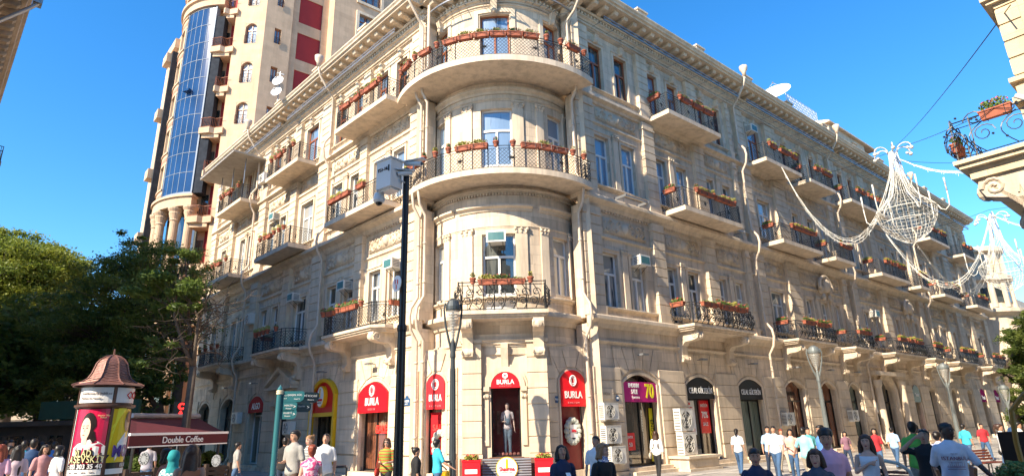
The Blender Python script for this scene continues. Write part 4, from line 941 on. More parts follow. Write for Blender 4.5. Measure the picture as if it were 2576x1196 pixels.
for i, a in enumerate((sp-90, sp, sp+90, sp+180)):
    patchL(a-2.5, a+2.5, .35, z_eave-.02, .05, 'post', BRZ)
    patchL(a+4, a+86, z_eave-.28, z_eave-.03, .035, 'header_panel', HW)
    cole = (PY, HW, PR, PR)[i % 4] if i != 0 else PR
    patchL(a+4, a+86, ZP0, zt_-.02, .02, 'poster', PR if i == 0 else (PY if i == 1 else HW))
def PT(deg, z, n=.03): return FP.basis(R_(deg)*FP.r, n, z)
def cshape(pts, name, mt, n):
    """flat printed shape wrapped on the column; pts (deg,z)"""
    q = MB(FP); c = (sum(p[0] for p in pts)/len(pts), sum(p[1] for p in pts)/len(pts))
    ci = q.pt(R_(c[0])*FP.r, n, c[1]); ids = [q.pt(R_(d_)*FP.r, n, z) for d_, z in pts]
    mid = [q.pt(R_((d_+c[0])/2)*FP.r, n, (z+c[1])/2) for d_, z in pts]; k = len(pts)
    for i in range(k): q.face((ids[i], ids[(i+1) % k], mid[(i+1) % k], mid[i])); q.face((mid[i], mid[(i+1) % k], ci))
    o = q.build(name, mt, PC); o.location = (0, 0, 0); return o
def ell(cd, cz, rd, rz, k=16, lo=0, hi=360): return [(cd+rd*math.cos(R_(lo+(hi-lo)*i/k)), cz+rz*math.sin(R_(lo+(hi-lo)*i/k))) for i in range(k)]
H = zt_-ZP0; zp = lambda q: ZP0+H*q      # 0..1 up the poster
cshape([(-62, zp(.17)), (14, zp(.17)), (13, zp(.42)), (0, zp(.48)), (-18, zp(.53)), (-32, zp(.50)), (-50, zp(.46)), (-62, zp(.40))], 'printed_shirt', HW, .024)
cshape(ell(-30, zp(.72), 18, H*.21)+[(-12, zp(.60)), (-8, zp(.52)), (-14, zp(.47)), (-24, zp(.55))], 'printed_hair', HR_, .026)
cshape(ell(-35, zp(.68), 11.5, H*.17), 'printed_face', SKN, .028); cshape([(-40, zp(.45)), (-28, zp(.45)), (-28, zp(.56)), (-40, zp(.58))], 'printed_neck', SKN, .027)
for cd in (-40, -31): cshape(ell(cd, zp(.695), 2.2, H*.008, 8), 'printed_eye', HR_, .031); cshape([(cd-3, zp(.722)), (cd+3, zp(.726)), (cd+3, zp(.735)), (cd-3, zp(.73))], 'printed_eyebrow', HR_, .031)
cshape(ell(-37, zp(.59), 3, H*.009, 8), 'printed_mouth', mat('poster_lips', (.5, .12, .1), .4), .031); cshape([(-37.5, zp(.64)), (-35, zp(.64)), (-35.5, zp(.70))], 'printed_nose', mat('poster_shade', (.62, .36, .27), .4), .031)
TK = mat('poster_gold', (.75, .70, .35), .4, var=0)
def wraptext(body, deg0, z, size, mt, n, step=None, bold=0, sx=1):
    size *= .82; sx *= .88
    d_ = deg0
    for ch in body:
        if ch == ' ': d_ += math.degrees(size*.3*sx/FP.r); continue
        o = text(ch, size, mt, Matrix(), None, sx=1, ext=.002, align='LEFT', bold=bold); wd = o.dimensions.x if False else max(v.co.x for v in o.data.vertices)-min(v.co.x for v in o.data.vertices)
        wd = (wd-2*bold)*sx; mid = d_+math.degrees((wd/2)/FP.r); x0 = min(v.co.x for v in o.data.vertices)+bold
        o.parent = PC; o.matrix_local = FP.basis(R_(mid)*FP.r, n, z) @ Matrix.Translation((-wd/2-x0*sx, 0, 0)) @ Matrix.Diagonal((sx, 1, 1, 1)); d_ = mid+math.degrees((wd/2+size*.08*sx)/FP.r)
wraptext('VLAD', -52, zp(.315), .17, HR_, .030, bold=.012, sx=.8); wraptext('VLAD', -52, zp(.315), .17, TK, .036, sx=.8, bold=.001); wraptext('AŞEVSKİY', -64, zp(.225), .18, HR_, .030, bold=.012, sx=.85); wraptext('AŞEVSKİY', -64, zp(.225), .18, TK, .036, sx=.85, bold=.001)
patchL(-74, 12, zp(.085), zp(.165), .03, 'printed_band', HR_); wraptext(': 051 303 35 40', -66, zp(.125), .12, HW, .034, bold=.003)
patchL(-74, 12, zp(0), zp(.085), .028, 'printed_logo_strip', HW)
for i in range(4): wraptext('ticket', -62+i*17, zp(.04), .035, BRZ, .031)
wraptext('Heydar Aliyev', -12, zp(.88), .045, TK, .03); wraptext('Palace', -6, zp(.85), .045, TK, .03)
for k_ in range(4): cshape([(sp+6, zp(.35+.1*k_)), (sp+14+6*k_, zp(.99)), (sp+20+6*k_, zp(.99)), (sp+6, zp(.42+.1*k_))], 'printed_ray', mat('poster_ray', (.85, .78, .05), .3, var=0), .024)
cshape([(sp+22, zp(.2)), (sp+70, zp(.2)), (sp+70, zp(.62)), (sp+44, zp(.62)), (sp+24, zp(.45))], 'printed_shirt', HW, .026); cshape(ell(sp+50, zp(.78), 13, H*.15), 'printed_face', mat('poster_face_brown', (.45, .28, .18), .4), .028); cshape(ell(sp+52, zp(.86), 13, H*.09), 'printed_hair', HR_, .03)
wraptext('MO', sp+14, zp(.33), .30, mat('poster_purple', (.06, .02, .22), .3, var=0), .034, bold=.01)
patchL(sp+4, sp+86, zp(0), zp(.17), .028, 'printed_logo_strip', HR_); patchL(sp+5, sp+85, zp(.0), zp(.08), .03, 'printed_logo_strip', HW); wraptext('051 303', sp+40, zp(.125), .1, HW, .034)
wraptext('Azərbaycan Respublikası', -58, z_eave-.13, .07, BRZ, .045, sx=.85); wraptext('Mədəniyyət Nazirliyi', -58, z_eave-.21, .05, BRZ, .045)
q = MB(FP)
for dx in (0, .1): q.tube([(R_(sp+38)*FP.r+dx+x*.06, .05, z_eave-.15+z*.06) for x, z in ((-1, 0), (0, 1), (1, 0), (0, -1), (-1, 0))], .008, 4)
q.build('emblem', RED, PC, fix=False).location = (0, 0, 0)
# ================================================================ black camera pole
cp_ = at_d(1003, 1100, 12.6); cp_.z = 0
CP = thing('camera_pole', 'thick black pole carrying a grey TS1-161 cabinet and surveillance cameras', 'camera pole', cp_)
BLKP = mat('black_pole_paint', (.014, .014, .016), .3, .2, var=.2); GRYP = mat('pale_grey_enamel', (.62, .63, .62), .4, var=.04)
ztop = zat(1008, 455, 12.6)
m = MB(); m.lathe([(.11, 0), (.1, .3), (.085, 3.9), (.085, 3.95), (.072, 3.96), (.068, ztop+.3)], k=20); m.lathe([(.09, 3.86), (.1, 3.9), (.1, 3.98), (.09, 4.0)], k=20); m.lathe([(.16, 0), (.16, .04), (.11, .05)], k=16)
m.build('pole', BLKP, CP).location = (0, 0, 0)
zb_ = zat(960, 478, 12.6)
sub = MB()
def obox(mb, c, dx, dy, dz, rz=0, rx=0, m_=0):
    Rm = Matrix.Rotation(rz, 3, 'Z') @ Matrix.Rotation(rx, 3, 'X'); ids = []
    for z in (-1, 1):
        for x, y in ((-1, -1), (1, -1), (1, 1), (-1, 1)): mb.v.append(Vector(c)+Rm @ Vector((x*dx/2, y*dy/2, z*dz/2))); mb.uv.append((x*dx/2, z*dz/2)); ids.append(len(mb.v)-1)
    a = ids
    for f_ in ((0, 3, 2, 1), (4, 5, 6, 7), (0, 1, 5, 4), (1, 2, 6, 5), (2, 3, 7, 6), (3, 0, 4, 7)): mb.face([a[i] for i in f_], m_)
cz_ = zb_+.34
ry = R_(-37); CX, CY = -.36, -.06
obox(sub, (CX, CY, cz_), .46, .34, .64, ry); obox(sub, (CX, CY, cz_+.335), .52, .40, .03, ry); obox(sub, (CX+.02, CY+.02, cz_-.34), .36, .24, .04, ry)
cb = sub.build('cabinet', GRYP, CP); cb.location = (0, 0, 0)
M_ = Matrix.Translation((CX+.175*math.sin(ry), CY-.175*math.cos(ry), cz_)) @ Matrix.Rotation(ry, 4, 'Z') @ Matrix.Rotation(math.pi/2, 4, 'X')
tx = text('TS1-161', .11, BLACK, Matrix(), None); tx.parent = CP; tx.matrix_local = M_ @ Matrix.Translation((0, .1, .0))
s2 = MB(); obox(s2, (CX+.18*math.sin(ry)+.17*math.cos(ry), CY-.18*math.cos(ry)+.17*math.sin(ry), cz_+.1), .02, .02, .14, ry); s2.build('door_handle', BLACK, CP).location = (0, 0, 0)
def cctv(x, y, z, rz, L_=.42):
    q = MB(); d = Vector((math.cos(rz), math.sin(rz), -.18)).normalized(); c = Vector((x, y, z))
    q.tube([c-d*.02, c+d*L_], .055, 10); obox(q, c+d*(L_*.5)+Vector((0, 0, .07)), L_+.14, .15, .02, rz); q.tube([c+d*.2, c+d*.2-Vector((0, 0, .16)), (0, 0, z-.22)], .02, 6)
    o = q.build('surveillance_camera', GRYP, CP); o.location = (0, 0, 0); g = MB(); g.tube([c+d*(L_), c+d*(L_+.012)], .04, 10); g.build('lens', BLACK, o).location = (0, 0, 0)
cctv(.12, -.1, cz_+.05, R_(195), .3); cctv(-.02, .0, cz_+.32, R_(-20), .4)
q = MB(); q.lathe([(.1, .12), (.13, .0), (.13, -.06), (.10, -.1)], (-.60, .08, cz_-.46), 16); o = q.build('dome_camera', GRYP, CP); o.location = (0, 0, 0); g = MB(); g.ball((-.60, .08, cz_-.55), .08, k=12, h=8); g.build('dome', BLACK, o, smooth=True).location = (0, 0, 0)
zs_ = zat(989, 715, 12.6); rs = thing('round_sign', 'small round white sign with figures strapped to the black pole', 'round sign', cp_+Vector((-.11, -.12, zs_)), R_(-50))
q = MB(); q.plate([(.17*math.cos(i*.3927), .17*math.sin(i*.3927)) for i in range(16)], -.01, .01); q.build('disc', WTXT, rs).location = (0, 0, 0)
q = MB()
for x, z in ((-.05, .05), (.05, .03), (0, -.07)): q.ball((x, -.014, z+.03), .015, k=6, h=4); q.box(x-.015, x+.015, -.018, -.012, z-.05, z+.015)
q.build('printed_figures', RED, rs).location = (0, 0, 0)
# ================================================================ street lamps
LG = mat('grey_lamp_metal', (.055, .065, .07), .4, .3, var=.1); LG2 = mat('pale_grey_lamp_metal', (.17, .19, .19), .4, .3, var=.1)
LGL = mat('clear_lamp_glass', (.5, .5, .47), .15, var=0, alpha=.28); LRF = mat('lamp_reflector', (.42, .40, .36), .35, .2, var=.1)
def street_lamp(P, ztop, h, mt, label, wdt, rz=0):
    r = thing('street_lamp', label, 'street lamp', P, rz, 'street lamps with tapered glass heads'); z0 = ztop-h
    m = MB(); m.lathe([(.19, 0), (.19, .1), (.13, .2), (.11, .9), (.08, z0-.3), (.075, z0)], k=12)
    for j in range(10): th = j*math.pi/5; m.tube([(.105*math.cos(th), .105*math.sin(th), 1), (.083*math.cos(th), .083*math.sin(th), z0-.4)], .012, 4)
    m.lathe([(.085, z0-.05), (.10, z0), (.07, z0+.25*h), (.03, z0+.3*h)], k=12); m.build('post', mt, r).location = (0, 0, 0)
    m = MB()
    for s_ in (-1, 1):
        m.tube([(s_*.05, 0, z0+.1*h), (s_*.14*wdt/.6, 0, z0+.28*h), (s_*wdt*.42, 0, z0+.55*h), (s_*wdt*.5, 0, z0+.8*h), (s_*wdt*.44, 0, z0+.92*h), (s_*wdt*.36, 0, z0+.86*h)], [.05, .045, .04, .035, .03, .03], 6)
    m.build('fork', mt, r).location = (0, 0, 0)
    m = MB(); m.lathe([(wdt*.40, z0+.78*h), (wdt*.42, z0+.80*h), (wdt*.42, z0+.85*h), (wdt*.36, z0+.9*h), (wdt*.3, z0+.95*h), (wdt*.12, z0+h), (.02, z0+h+.01)], k=18); m.build('lamp_cap', mt, r, smooth=False).location = (0, 0, 0)
    m = MB(); m.lathe([(.02, z0+.26*h), (wdt*.10, z0+.33*h), (wdt*.24, z0+.5*h), (wdt*.34, z0+.66*h), (wdt*.38, z0+.79*h)], k=18); m.build('lamp_glass', LGL, r, smooth=True).location = (0, 0, 0)
    m = MB()
    for i in range(8): q = .36+i*.05; rr = wdt*(.07+.30*(q-.33)/.46)*.8; m.lathe([(rr, z0+q*h), (rr+.012, z0+q*h+.012), (rr, z0+q*h+.03)], k=12)
    m.lathe([(.04, z0+.3*h), (.05, z0+.76*h)], k=8); m.build('reflector', LRF, r).location = (0, 0, 0)
p = at_d(1138, 1100, 21.0); p.z = 0; street_lamp(p, zat(1143, 750, 21), 2.0, LG, 'dark grey street lamp standing in front of the round corner', .62, R_(15))
for (x, y, d, yt, lb) in ((2083, 1100, 35, 868, 'pale grey street lamp nearest along the right wing, behind the pink shirt'), (2412, 1100, 50, 912, 'pale grey street lamp farther along the right wing, behind the white T-shirt'), (2545, 1060, 62, 966, 'pale grey street lamp at the right edge against the trees')):
    q = at_d(x, y, d); q.z = 0; xx = {35: 2051, 50: 2371, 62: 2518}[d]; street_lamp(q, zat(xx, yt, d), 1.75, LG2, lb, .72, R_(-10))
# ================================================================ teal signpost
sp_ = at_d(690, 1150, 14.2); sp_.z = 0; TEAL = mat('teal_enamel', (.02, .125, .145), .4, var=.05); DTEAL = mat('dark_teal_enamel', (.012, .04, .05), .4, var=.05); CRM = mat('cream_band', (.7, .6, .4), .5)
SPT = thing('signpost', 'teal signpost with five pointer blades for streets, in front of the carved door', 'signpost', sp_); zt2 = zat(704, 970, 14.2)
m = MB(); m.lathe([(.085, 0), (.085, .3), (.062, .35), (.06, zt2-.16)], k=16); m.lathe([(.06, zt2-.1), (.055, zt2-.05), (.02, zt2), (.004, zt2+.03)], k=16); m.build('post', TEAL, SPT).location = (0, 0, 0)
m = MB(); m.lathe([(.07, zt2-.17), (.075, zt2-.15), (.07, zt2-.13)], k=16); m.lathe([(.07, zt2-.12), (.072, zt2-.10), (.066, zt2-.09)], k=16); m.build('collar', CRM, SPT).location = (0, 0, 0)
def blade(z, h, L_, ang, mt, txts):
    f = Flat((0, 0, 0), (math.cos(ang), math.sin(ang), 0), (math.sin(ang), -math.cos(ang), 0)); m = MB(f)
    pts = [(.05, z-h/2), (L_-h*.35, z-h/2), (L_-h*.08, z-h*.3), (L_, z), (L_-.0, z+h*.4), (L_-.04, z+h/2), (.05, z+h/2)]; m.plate(pts, -.012, .012); o = m.build('blade', mt, SPT); o.location = (0, 0, 0)
    for b_, a, dz, s_ in txts: t_ = text(b_, s_, WTXT, Matrix(), None, ext=.003); t_.parent = SPT; t_.matrix_local = f.basis(a, .017, z+dz)
z1_ = zat(760, 996, 14.2); z2_ = zat(720, 1022, 14.2); z3_ = zat(718, 1041, 14.2)
blade(z1_, .22, .50, R_(12), TEAL, [('QOQOL KÜÇ.', .31, .03, .048), ('Gogol St.', .36, -.05, .034), ('H-1', .12, .02, .035), ('H-4', .12, -.04, .035)])
blade(z2_, .19, .37, R_(12), TEAL, [('MƏSCİD', .2, .025, .045), ('Mosque', .2, -.035, .035), ('>', .32, 0, .1)])
blade(z3_, .19, .37, R_(12), TEAL, [('MUZEYİ', .19, .025, .045), ('Museum', .19, -.035, .035), ('>', .32, 0, .1)])
blade(z1_-.01, .22, .86, R_(40), DTEAL, [('NİZAMİ KÜÇƏSİ', .6, .03, .055), ('Nizami St.', .68, -.05, .035)]); blade(z2_-.01, .19, .70, R_(40), DTEAL, [('TEATRI', .48, .02, .045), ('>', .63, 0, .1)])
# ================================================================ window furniture at the corner shop
def patterned_(n_): return mat(n_, (.30, .12, .10), .7, var=.9, scale=3)
def mannequin():
    pass
PF = FC.p(-1.1, .75, 0)
for a, lb in ((-1.12, 'red planter with flowers left of the Shaurma bin screen'), (1.5, 'red planter with flowers right of the Shaurma bin screen')):
    r = thing('planter', lb, 'planter', FC.p(a, .8, 0), 0, 'red planters at the corner shop'); z = .02
    m = MB(); m.box(-.32, .32, -.28, .28, 0, .86); m.box(-.34, .34, -.30, .30, .8, .86); m.build('tub', RED, r).location = (0, 0, 0); m = MB(); m.box(-.22, .22, -.305, -.285, .4, .55); m.build('label_plate', WTXT, r).location = (0, 0, 0)
    m = MB(); leaves(m, rdm, 0, 0, .93, .27, .24, .1, 260, .05); m.build('foliage', YELF, r, fix=False).location = (0, 0, 0); m = MB(); leaves(m, rdm, 0, 0, 1.0, .27, .24, .06, 40, .035); m.build('blossom', REDF, r, fix=False).location = (0, 0, 0)
r = thing('advertising_screen', 'low corrugated grey screen with a round Shaurma sign below the mannequin window', 'advertising screen', FC.p(.15, .45, 0))
m = MB(FC)
for i in range(9): m.tube([(-.75, .4, .1+i*.09), (1.05, .4, .1+i*.09)], .04, 6)
m.build('slats', mat('grey_slats', (.25, .26, .28), .4, .4), r)
m = MB(FC); m.plate([(.15+.40*math.cos(i*.2618), .52+.40*math.sin(i*.2618)) for i in range(24)], .45, .5); m.build('disc_rim', YEL, r); m = MB(FC); m.plate([(.15+.37*math.cos(i*.2618), .52+.37*math.sin(i*.2618)) for i in range(24)], .5, .515); m.build('disc_face', WTXT, r)
text('1', .42, YEL, FC.basis(.15, .53, .66), r, ext=.008, bold=.02); text('Shaurma', .2, RED, FC.basis(.15, .535, .5), r, sx=.82, ext=.006, bold=.003); text('RESTORAN KAFE', .05, BLACK, FC.basis(.15, .53, .38), r, ext=.003)
m = MB(FC); m.box(-.9, 1.2, -1.6, -1.5, .5, 3.9); m.box(-.9, -.8, -1.5, -.5, .5, 3.9); m.box(1.1, 1.2, -1.5, -.5, .5, 3.9); m.box(-.9, 1.2, -1.5, -.45, 3.6, 3.9); m.box(-.8, 1.1, -1.5, -.45, .8, .9); m.build('shop_window_back', mat('red_shop_back', (.32, .02, .03), .6, var=.5, scale=2), BLD)
m = MB(FC)
for i_ in range(7):
    m.box(-.75+i_*.26, -.6+i_*.26, -1.45, -1.3, 1.7+.2*(i_ % 2), 2.6); m.ball((-.3+i_*.15, -.55, .97), .07, k=7, h=5)
m.build('shop_display', patterned_('shop_clutter'), BLD)
m = MB(FC); m.box(-.36, .66, -.34, -.335, .94, 3.42); m.build('pane', mat('dimming_shop_pane', (.02, .01, .012), .03, var=0, alpha=.16, spec=1.0), BLD)  # dark see-through tint put in the pane to dim the mannequin behind
m = MB(FC); m.box(-.42, -.36, -.4, -.3, .88, 3.45); m.box(.66, .72, -.4, -.3, .88, 3.45); m.box(-.36, .66, -.4, -.3, .88, .94); m.build('shop_window', BLACK, BLD)
m = MB(FC); m.box(-.5, .8, -.44, .3, .86, .885); m.build('window_sill', STONE_D, BLD)
r = thing('garland_wreath', 'white flower wreath display with a 30% card in the right corner doorway', 'wreath', FSB.p(cB+.05, -.15, 1.7))
m = MB(FSB)
for i in range(14): m.ball((cB+.05+.28*math.cos(i*.449), -.15, 1.75+.42*math.sin(i*.449)), .13, k=7, h=5)
m.build('flowers', mat('white_petals', (.45, .48, .43), .7, var=.2), r); m = MB(FSB); m.box(cB-.1, cB+.2, -.1, -.08, 1.5, 2.0); m.build('card', WTXT, r); text('30%', .14, RED, FSB.basis(cB+.05, -.06, 1.75), r)
r = thing('garland_wreath', 'white flower wreath display in the left curved shop window', 'wreath', FSA.p(cA+.1, -.1, 1.3)); m = MB(FSA)
for i in range(14): m.ball((cA+.12+.28*math.cos(i*.449), -.12, 1.35+.48*math.sin(i*.449)), .14, k=7, h=5)
m.build('flowers', MATS['white_petals'], r)
# bins
for (x, y, d, lb) in ((847, 1175, 18.3, 'yellow slatted litter bin beside the white polo shirt'), (1112, 1180, 18.8, 'yellow slatted litter bin behind the blue T-shirt')):
    p = at_d(x, y, d); p.z = 0; r = thing('litter_bin', lb, 'litter bin', p, R_(20), 'yellow litter bins'); m = MB()
    for i in range(12): th = i*math.pi/6; obox(m, (.2*math.cos(th), .2*math.sin(th), .45), .09, .03, .7, th+math.pi/2)
    m.build('slats', YEL, r).location = (0, 0, 0); m = MB(); m.lathe([(.18, .1), (.18, .8)], k=12)
    for s_ in (-1, 1): m.tube([(s_*.26, 0, 0), (s_*.26, 0, 1.0), (s_*.2, 0, 1.05)], .025, 6)
    m.lathe([(.24, 1.02), (.26, 1.05), (.24, 1.08)], k=14); m.build('frame', IRON, r).location = (0, 0, 0)
p = at_d(2232, 1190, 12.5); p.z = 0; r = thing('litter_bin', 'cream perforated litter bin with an arched hood between the pedestrians', 'litter bin', p, R_(-25)); CRMM = mat('cream_enamel', (.60, .58, .48), .45, var=.08)
m = MB(); m.lathe([(.24, .12), (.29, .16), (.30, .88), (.32, .92), (.28, .94)], k=20); m.build('bucket', CRMM, r, smooth=False).location = (0, 0, 0)
m = MB(); m.tube([(-.36, 0, 0), (-.36, 0, .9), (-.32, 0, 1.1), (-.18, 0, 1.22), (0, 0, 1.26), (.18, 0, 1.22), (.32, 0, 1.1), (.36, 0, .9), (.36, 0, 0)], .03, 8); m.build('hoop', CRMM, r).location = (0, 0, 0)
# benches
RWD = mat('red_brown_slats', (.15, .035, .018), .45, var=.2)
for x, y, d, lb, rz in ((2292, 1150, 17.0, 'red slatted curved bench behind the man in black', 125), (2478, 1125, 27, 'red slatted curved bench by the woman with the shoulder bag', 20)):
    p = at_d(x, y, d); p.z = 0; r = thing('bench', lb, 'bench', p, R_(rz), 'red slatted benches')
    m = MB()
    for i in range(5): m.box(-.6, .6, -.25+i*.09, -.19+i*.09, .42, .45)
    m.build('seat', RWD, r).location = (0, 0, 0); m = MB()
    for i in range(4): m.box(-.6, .6, .24+.04*i, .27+.04*i, .5+i*.085, .56+i*.085)
    m.build('backrest', RWD, r).location = (0, 0, 0)
    for s_ in (-.5, .5): m = MB(); m.tube([(s_, -.4, 0), (s_, -.4, .42), (s_, .22, .42), (s_, .42, .85)], .025, 6); m.tube([(s_, .36, .42), (s_, .4, 0)], .025, 6); m.build('leg', IRON, r).location = (0, 0, 0)
# dark menu board and clipped bush, mustard post
p = at_d(2574, 1127, 6.8); zm_ = p.z; p.z = 0; r = thing('menu_board', 'large blank black board on a wooden easel at the right edge', 'board', p, R_(-32))
m = MB(); m.v = []; obox(m, (0, 0, zm_), .30, .03, .27); m.build('board', mat('black_brown_board', (.012, .007, .006), .5, var=.2), r).location = (0, 0, 0)
m = MB(); m.tube([(-.1, .03, zm_+.1), (-.2, -.02, 0)], .012, 6); m.tube([(.1, .03, zm_+.1), (.2, -.02, 0)], .012, 6); m.tube([(0, .03, zm_+.1), (0, .3, 0)], .012, 6); m.build('easel', mat('easel_wood', (.2, .08, .03), .5), r).location = (0, 0, 0)
p = at_d(2556, 1196, 6.2); zc_ = at_d(2556, 1196, 6.2).z; p.z = 0; r = thing('potted_bush', 'round clipped green bush below the black board', 'bush', p)
m = MB(); leaves(m, rdm, 0, 0, zc_-.04, .15, .15, .15, 2600, .016); m.build('foliage', mat('bush_leaf', (.05, .15, .025), .6, var=.4, scale=20), r, fix=False).location = (0, 0, 0)
m = MB(); m.tube([(0, 0, .5), (0, 0, zc_-.1)], .02, 6); m.build('stem', BRZ, r).location = (0, 0, 0); m = MB(); m.lathe([(.16, 0), (.22, .5), (.24, .52), (.2, .5)], k=16); m.build('pot', TERRA, r).location = (0, 0, 0)
p = at_d(2574, 1150, 6.4); p.z = 0; r = thing('parasol_frame', 'mustard coloured curved metal frame at the right edge', 'frame', p, R_(-40))
zc2 = at_d(2555, 1110, 6.4).z; zt3 = at_d(2570, 985, 6.4).z
m = MB(); m.tube([(0, 0, 0), (-.02, 0, zc2), (0, 0, (zc2+zt3)/2+.05), (.1, 0, zt3-.02), (.35, 0, zt3+.12), (.7, 0, zt3+.15)], .02, 8); m.build('post', mat('mustard_paint', (.30, .17, .03), .4), r).location = (0, 0, 0)
p = at_d(2420, 1150, 11.5); p.z = 0; r = thing('menu_easel', 'folding wooden board seen edge on behind the white T-shirt', 'board', p, R_(60)); m = MB(); obox(m, (0, 0, .65), .6, .04, 1.2, 0, R_(10)); obox(m, (0, .25, .62), .6, .04, 1.2, 0, R_(-10)); m.build('board', MATS['easel_wood'], r).location = (0, 0, 0)
# ================================================================ light chandeliers over the street
CHW = mat('pale_light_string', (.68, .66, .60), .5, var=.1)
def chandelier(s, n, ztop, zbot, R, label):
    C_ = FR.p(s, n, 0); r = thing('light_chandelier', label, 'street decoration', C_, 0, 'chandelier shaped light nets over the street'); H = ztop-zbot
    prof = [(1.0, .16), (.9, .17), (.8, .20), (.7, .25), (.6, .34), (.52, .46), (.45, .64), (.40, .84), (.365, .97), (.34, 1.0), (.27, .96), (.19, .85), (.10, .62), (.03, .3), (0, .08)]
    m = MB(); rd = random.Random(5)
    for j in range(36):
        th = j*math.pi/18; pts = [((q_*R)*math.cos(th), (q_*R)*math.sin(th), zbot+z*H) for z, q_ in prof]
        # dense beads: extra midpoints with jitter
        P2 = []
        for a, b in zip(pts, pts[1:]):
            for t_ in (0, .33, .66): P2.append(tuple(a[i]+(b[i]-a[i])*t_+rd.uniform(-.018, .018) for i in range(3)))
        P2.append(pts[-1]); m.tube(P2, .0065, 3)
    for z, q_ in [(.38, .92), (.34, 1), (.3, .98), (.26, .955), (.22, .90), (.18, .83), (.14, .74), (.1, .62), (.06, .45), (.43, .70), (.5, .51), (.6, .34), (.75, .225)]:
        m.tube([(q_*R*math.cos(j*math.pi/16), q_*R*math.sin(j*math.pi/16), zbot+z*H) for j in range(33)], .0065, 3)
    m.build('light_net', CHW, r, fix=False).location = (0, 0, 0)
    m = MB()
    for j in range(6):
        th = j*math.pi/3+.3; c, s_ = math.cos(th), math.sin(th)
        m.tube([(.14*R*c, .14*R*s_, zbot+H), (.24*R*c, .24*R*s_, zbot+.7*H), (.5*R*c, .5*R*s_, zbot+.5*H), (R*c, R*s_, zbot+.345*H)], .022, 5)
        pts = [(R*c*q, R*s_*q, zbot+H*z) for q, z in ((1.0, .34), (1.08, .29), (1.22, .27), (1.36, .31), (1.38, .42), (1.38, .46))]; m.tube(pts, .03, 5); m.tube([pts[-1], (R*c*1.38, R*s_*1.38, zbot+H*.6)], .04, 6)
    for rad, z in ((R*1.0, .34), (R*.91, .22), (R*.15, 1.0)): m.tube([(rad*math.cos(j*math.pi/16), rad*math.sin(j*math.pi/16), zbot+z*H) for j in range(33)], .022, 5)
    m.build('metal_frame', CHW, r, smooth=True, fix=False).location = (0, 0, 0)
    for j in range(6):
        th = j*math.pi/3; c, s_ = math.cos(th), math.sin(th); m = MB(); pts = []
        for i in range(9): a = math.pi*i/8; pts.append((c*(.18*R+.26*R*(1-math.cos(a))), s_*(.18*R+.26*R*(1-math.cos(a))), zbot+H+.24*R*math.sin(a)))
        m.tube(pts, .03, 5); m.ball((pts[-1][0], pts[-1][1], pts[-1][2]-.08), .10, k=10, h=7); m.ball((pts[-1][0]-c*.18, pts[-1][1]-s_*.18, pts[-1][2]-.02), .08, k=10, h=7); m.build('scroll_arm', CHW, r, smooth=True).location = (0, 0, 0)
    return C_
ctop = chandelier(21.3, 7.5, 15.5, 10.45, 1.38, 'large chandelier shaped light net hanging over the street in the middle of the right wing')
c2p = chandelier(39.6, 7.5, 15.4, 10.1, 1.5, 'smaller looking light chandelier against blue sky at the right edge'); c3p = FR.p(63.2, 7.5, 0)
def swag(A, B, sag, label, k=5, w_=.22, r_=.009):
    A = Vector(A); B = Vector(B); rt = thing('light_garland', label, 'light garland', A, 0, 'hanging garlands of small lights'); m = MB(); rd = random.Random(int(A.x*10))
    for i in range(k):
        o = Vector((rd.uniform(-1, 1)*w_*.3, rd.uniform(-1, 1)*w_*.3, 0)); sg = sag*(1+.10*i/k); pts = []
        for j in range(29):
            t_ = j/28; p = A.lerp(B, t_)-Vector((0, 0, sg*4*t_*(1-t_)))+o*math.sin(math.pi*t_)*1.5; pts.append(p-A+Vector((rd.uniform(-.02, .02), rd.uniform(-.02, .02), rd.uniform(-.02, .02))))
        m.tube(pts, r_, 3)
        if k > 2:
            for p in pts[1:-1:2]:
                m.tube([p, p-Vector((rd.uniform(-.03, .03), 0, rd.uniform(.05, .16)))], r_*.8, 3)
    m.build('light_string', CHW, rt, fix=False).location = (0, 0, 0)
def up(p, z): return Vector((p.x, p.y, z))
swag(up(ctop, 15.3), FR.p(21.5, 1.4, 16.9), 4.6, 'garland from the big chandelier to the top balcony of the right wing')
swag(up(ctop, 15.3), FR.p(19.6, 15.8, 15.6), 2.3, 'garland from the big chandelier towards the building on the right')
swag(up(c2p, 15.8), FR.p(38, .6, 17.2), 5.2, 'garland from the far chandelier to the right wing')
swag(up(c2p, 15.8), FR.p(40, 15.8, 15.4), 2.0, 'garland from the far chandelier towards the right edge'); swag(up(ctop, 10.8), up(c2p, 15.6), 4.0, 'garland joining the bowl of the big chandelier to the far one')
def wire(A, B, sag, label):
    A = Vector(A); B = Vector(B); r = thing('overhead_cable', label, 'cable', A, 0, 'thin cables over the street'); m = MB()
    m.tube([A.lerp(B, j/16)-Vector((0, 0, sag*4*(j/16)*(1-j/16)))-A for j in range(17)], .012, 4); m.build('cable', BLKP, r, fix=False).location = (0, 0, 0)
wire(up(ctop, 15.7), FR.p(-1.5, 16.1, 8.6), .2, 'upper dark cable from the chandelier to the right corner building'); wire(up(ctop, 15.7), FR.p(3, 16.1, 9.0), .2, 'lower dark cable from the chandelier to the right corner building'); wire(up(ctop, 15.6), FR.p(22, 0, 16.6), .4, 'cable from the chandelier to the right wing'); wire(up(c2p, 16.1), FR.p(42, 0, 16.6), .3, 'cable from the far chandelier to the wing'); wire(up(c2p, 16.1), FR.p(38, 16, 15.8), .3, 'cable from the far chandelier to the far right')
wire(up(ctop, 15.1), FR.p(25, 16, 14.9), .9, 'pale cable behind the big chandelier')
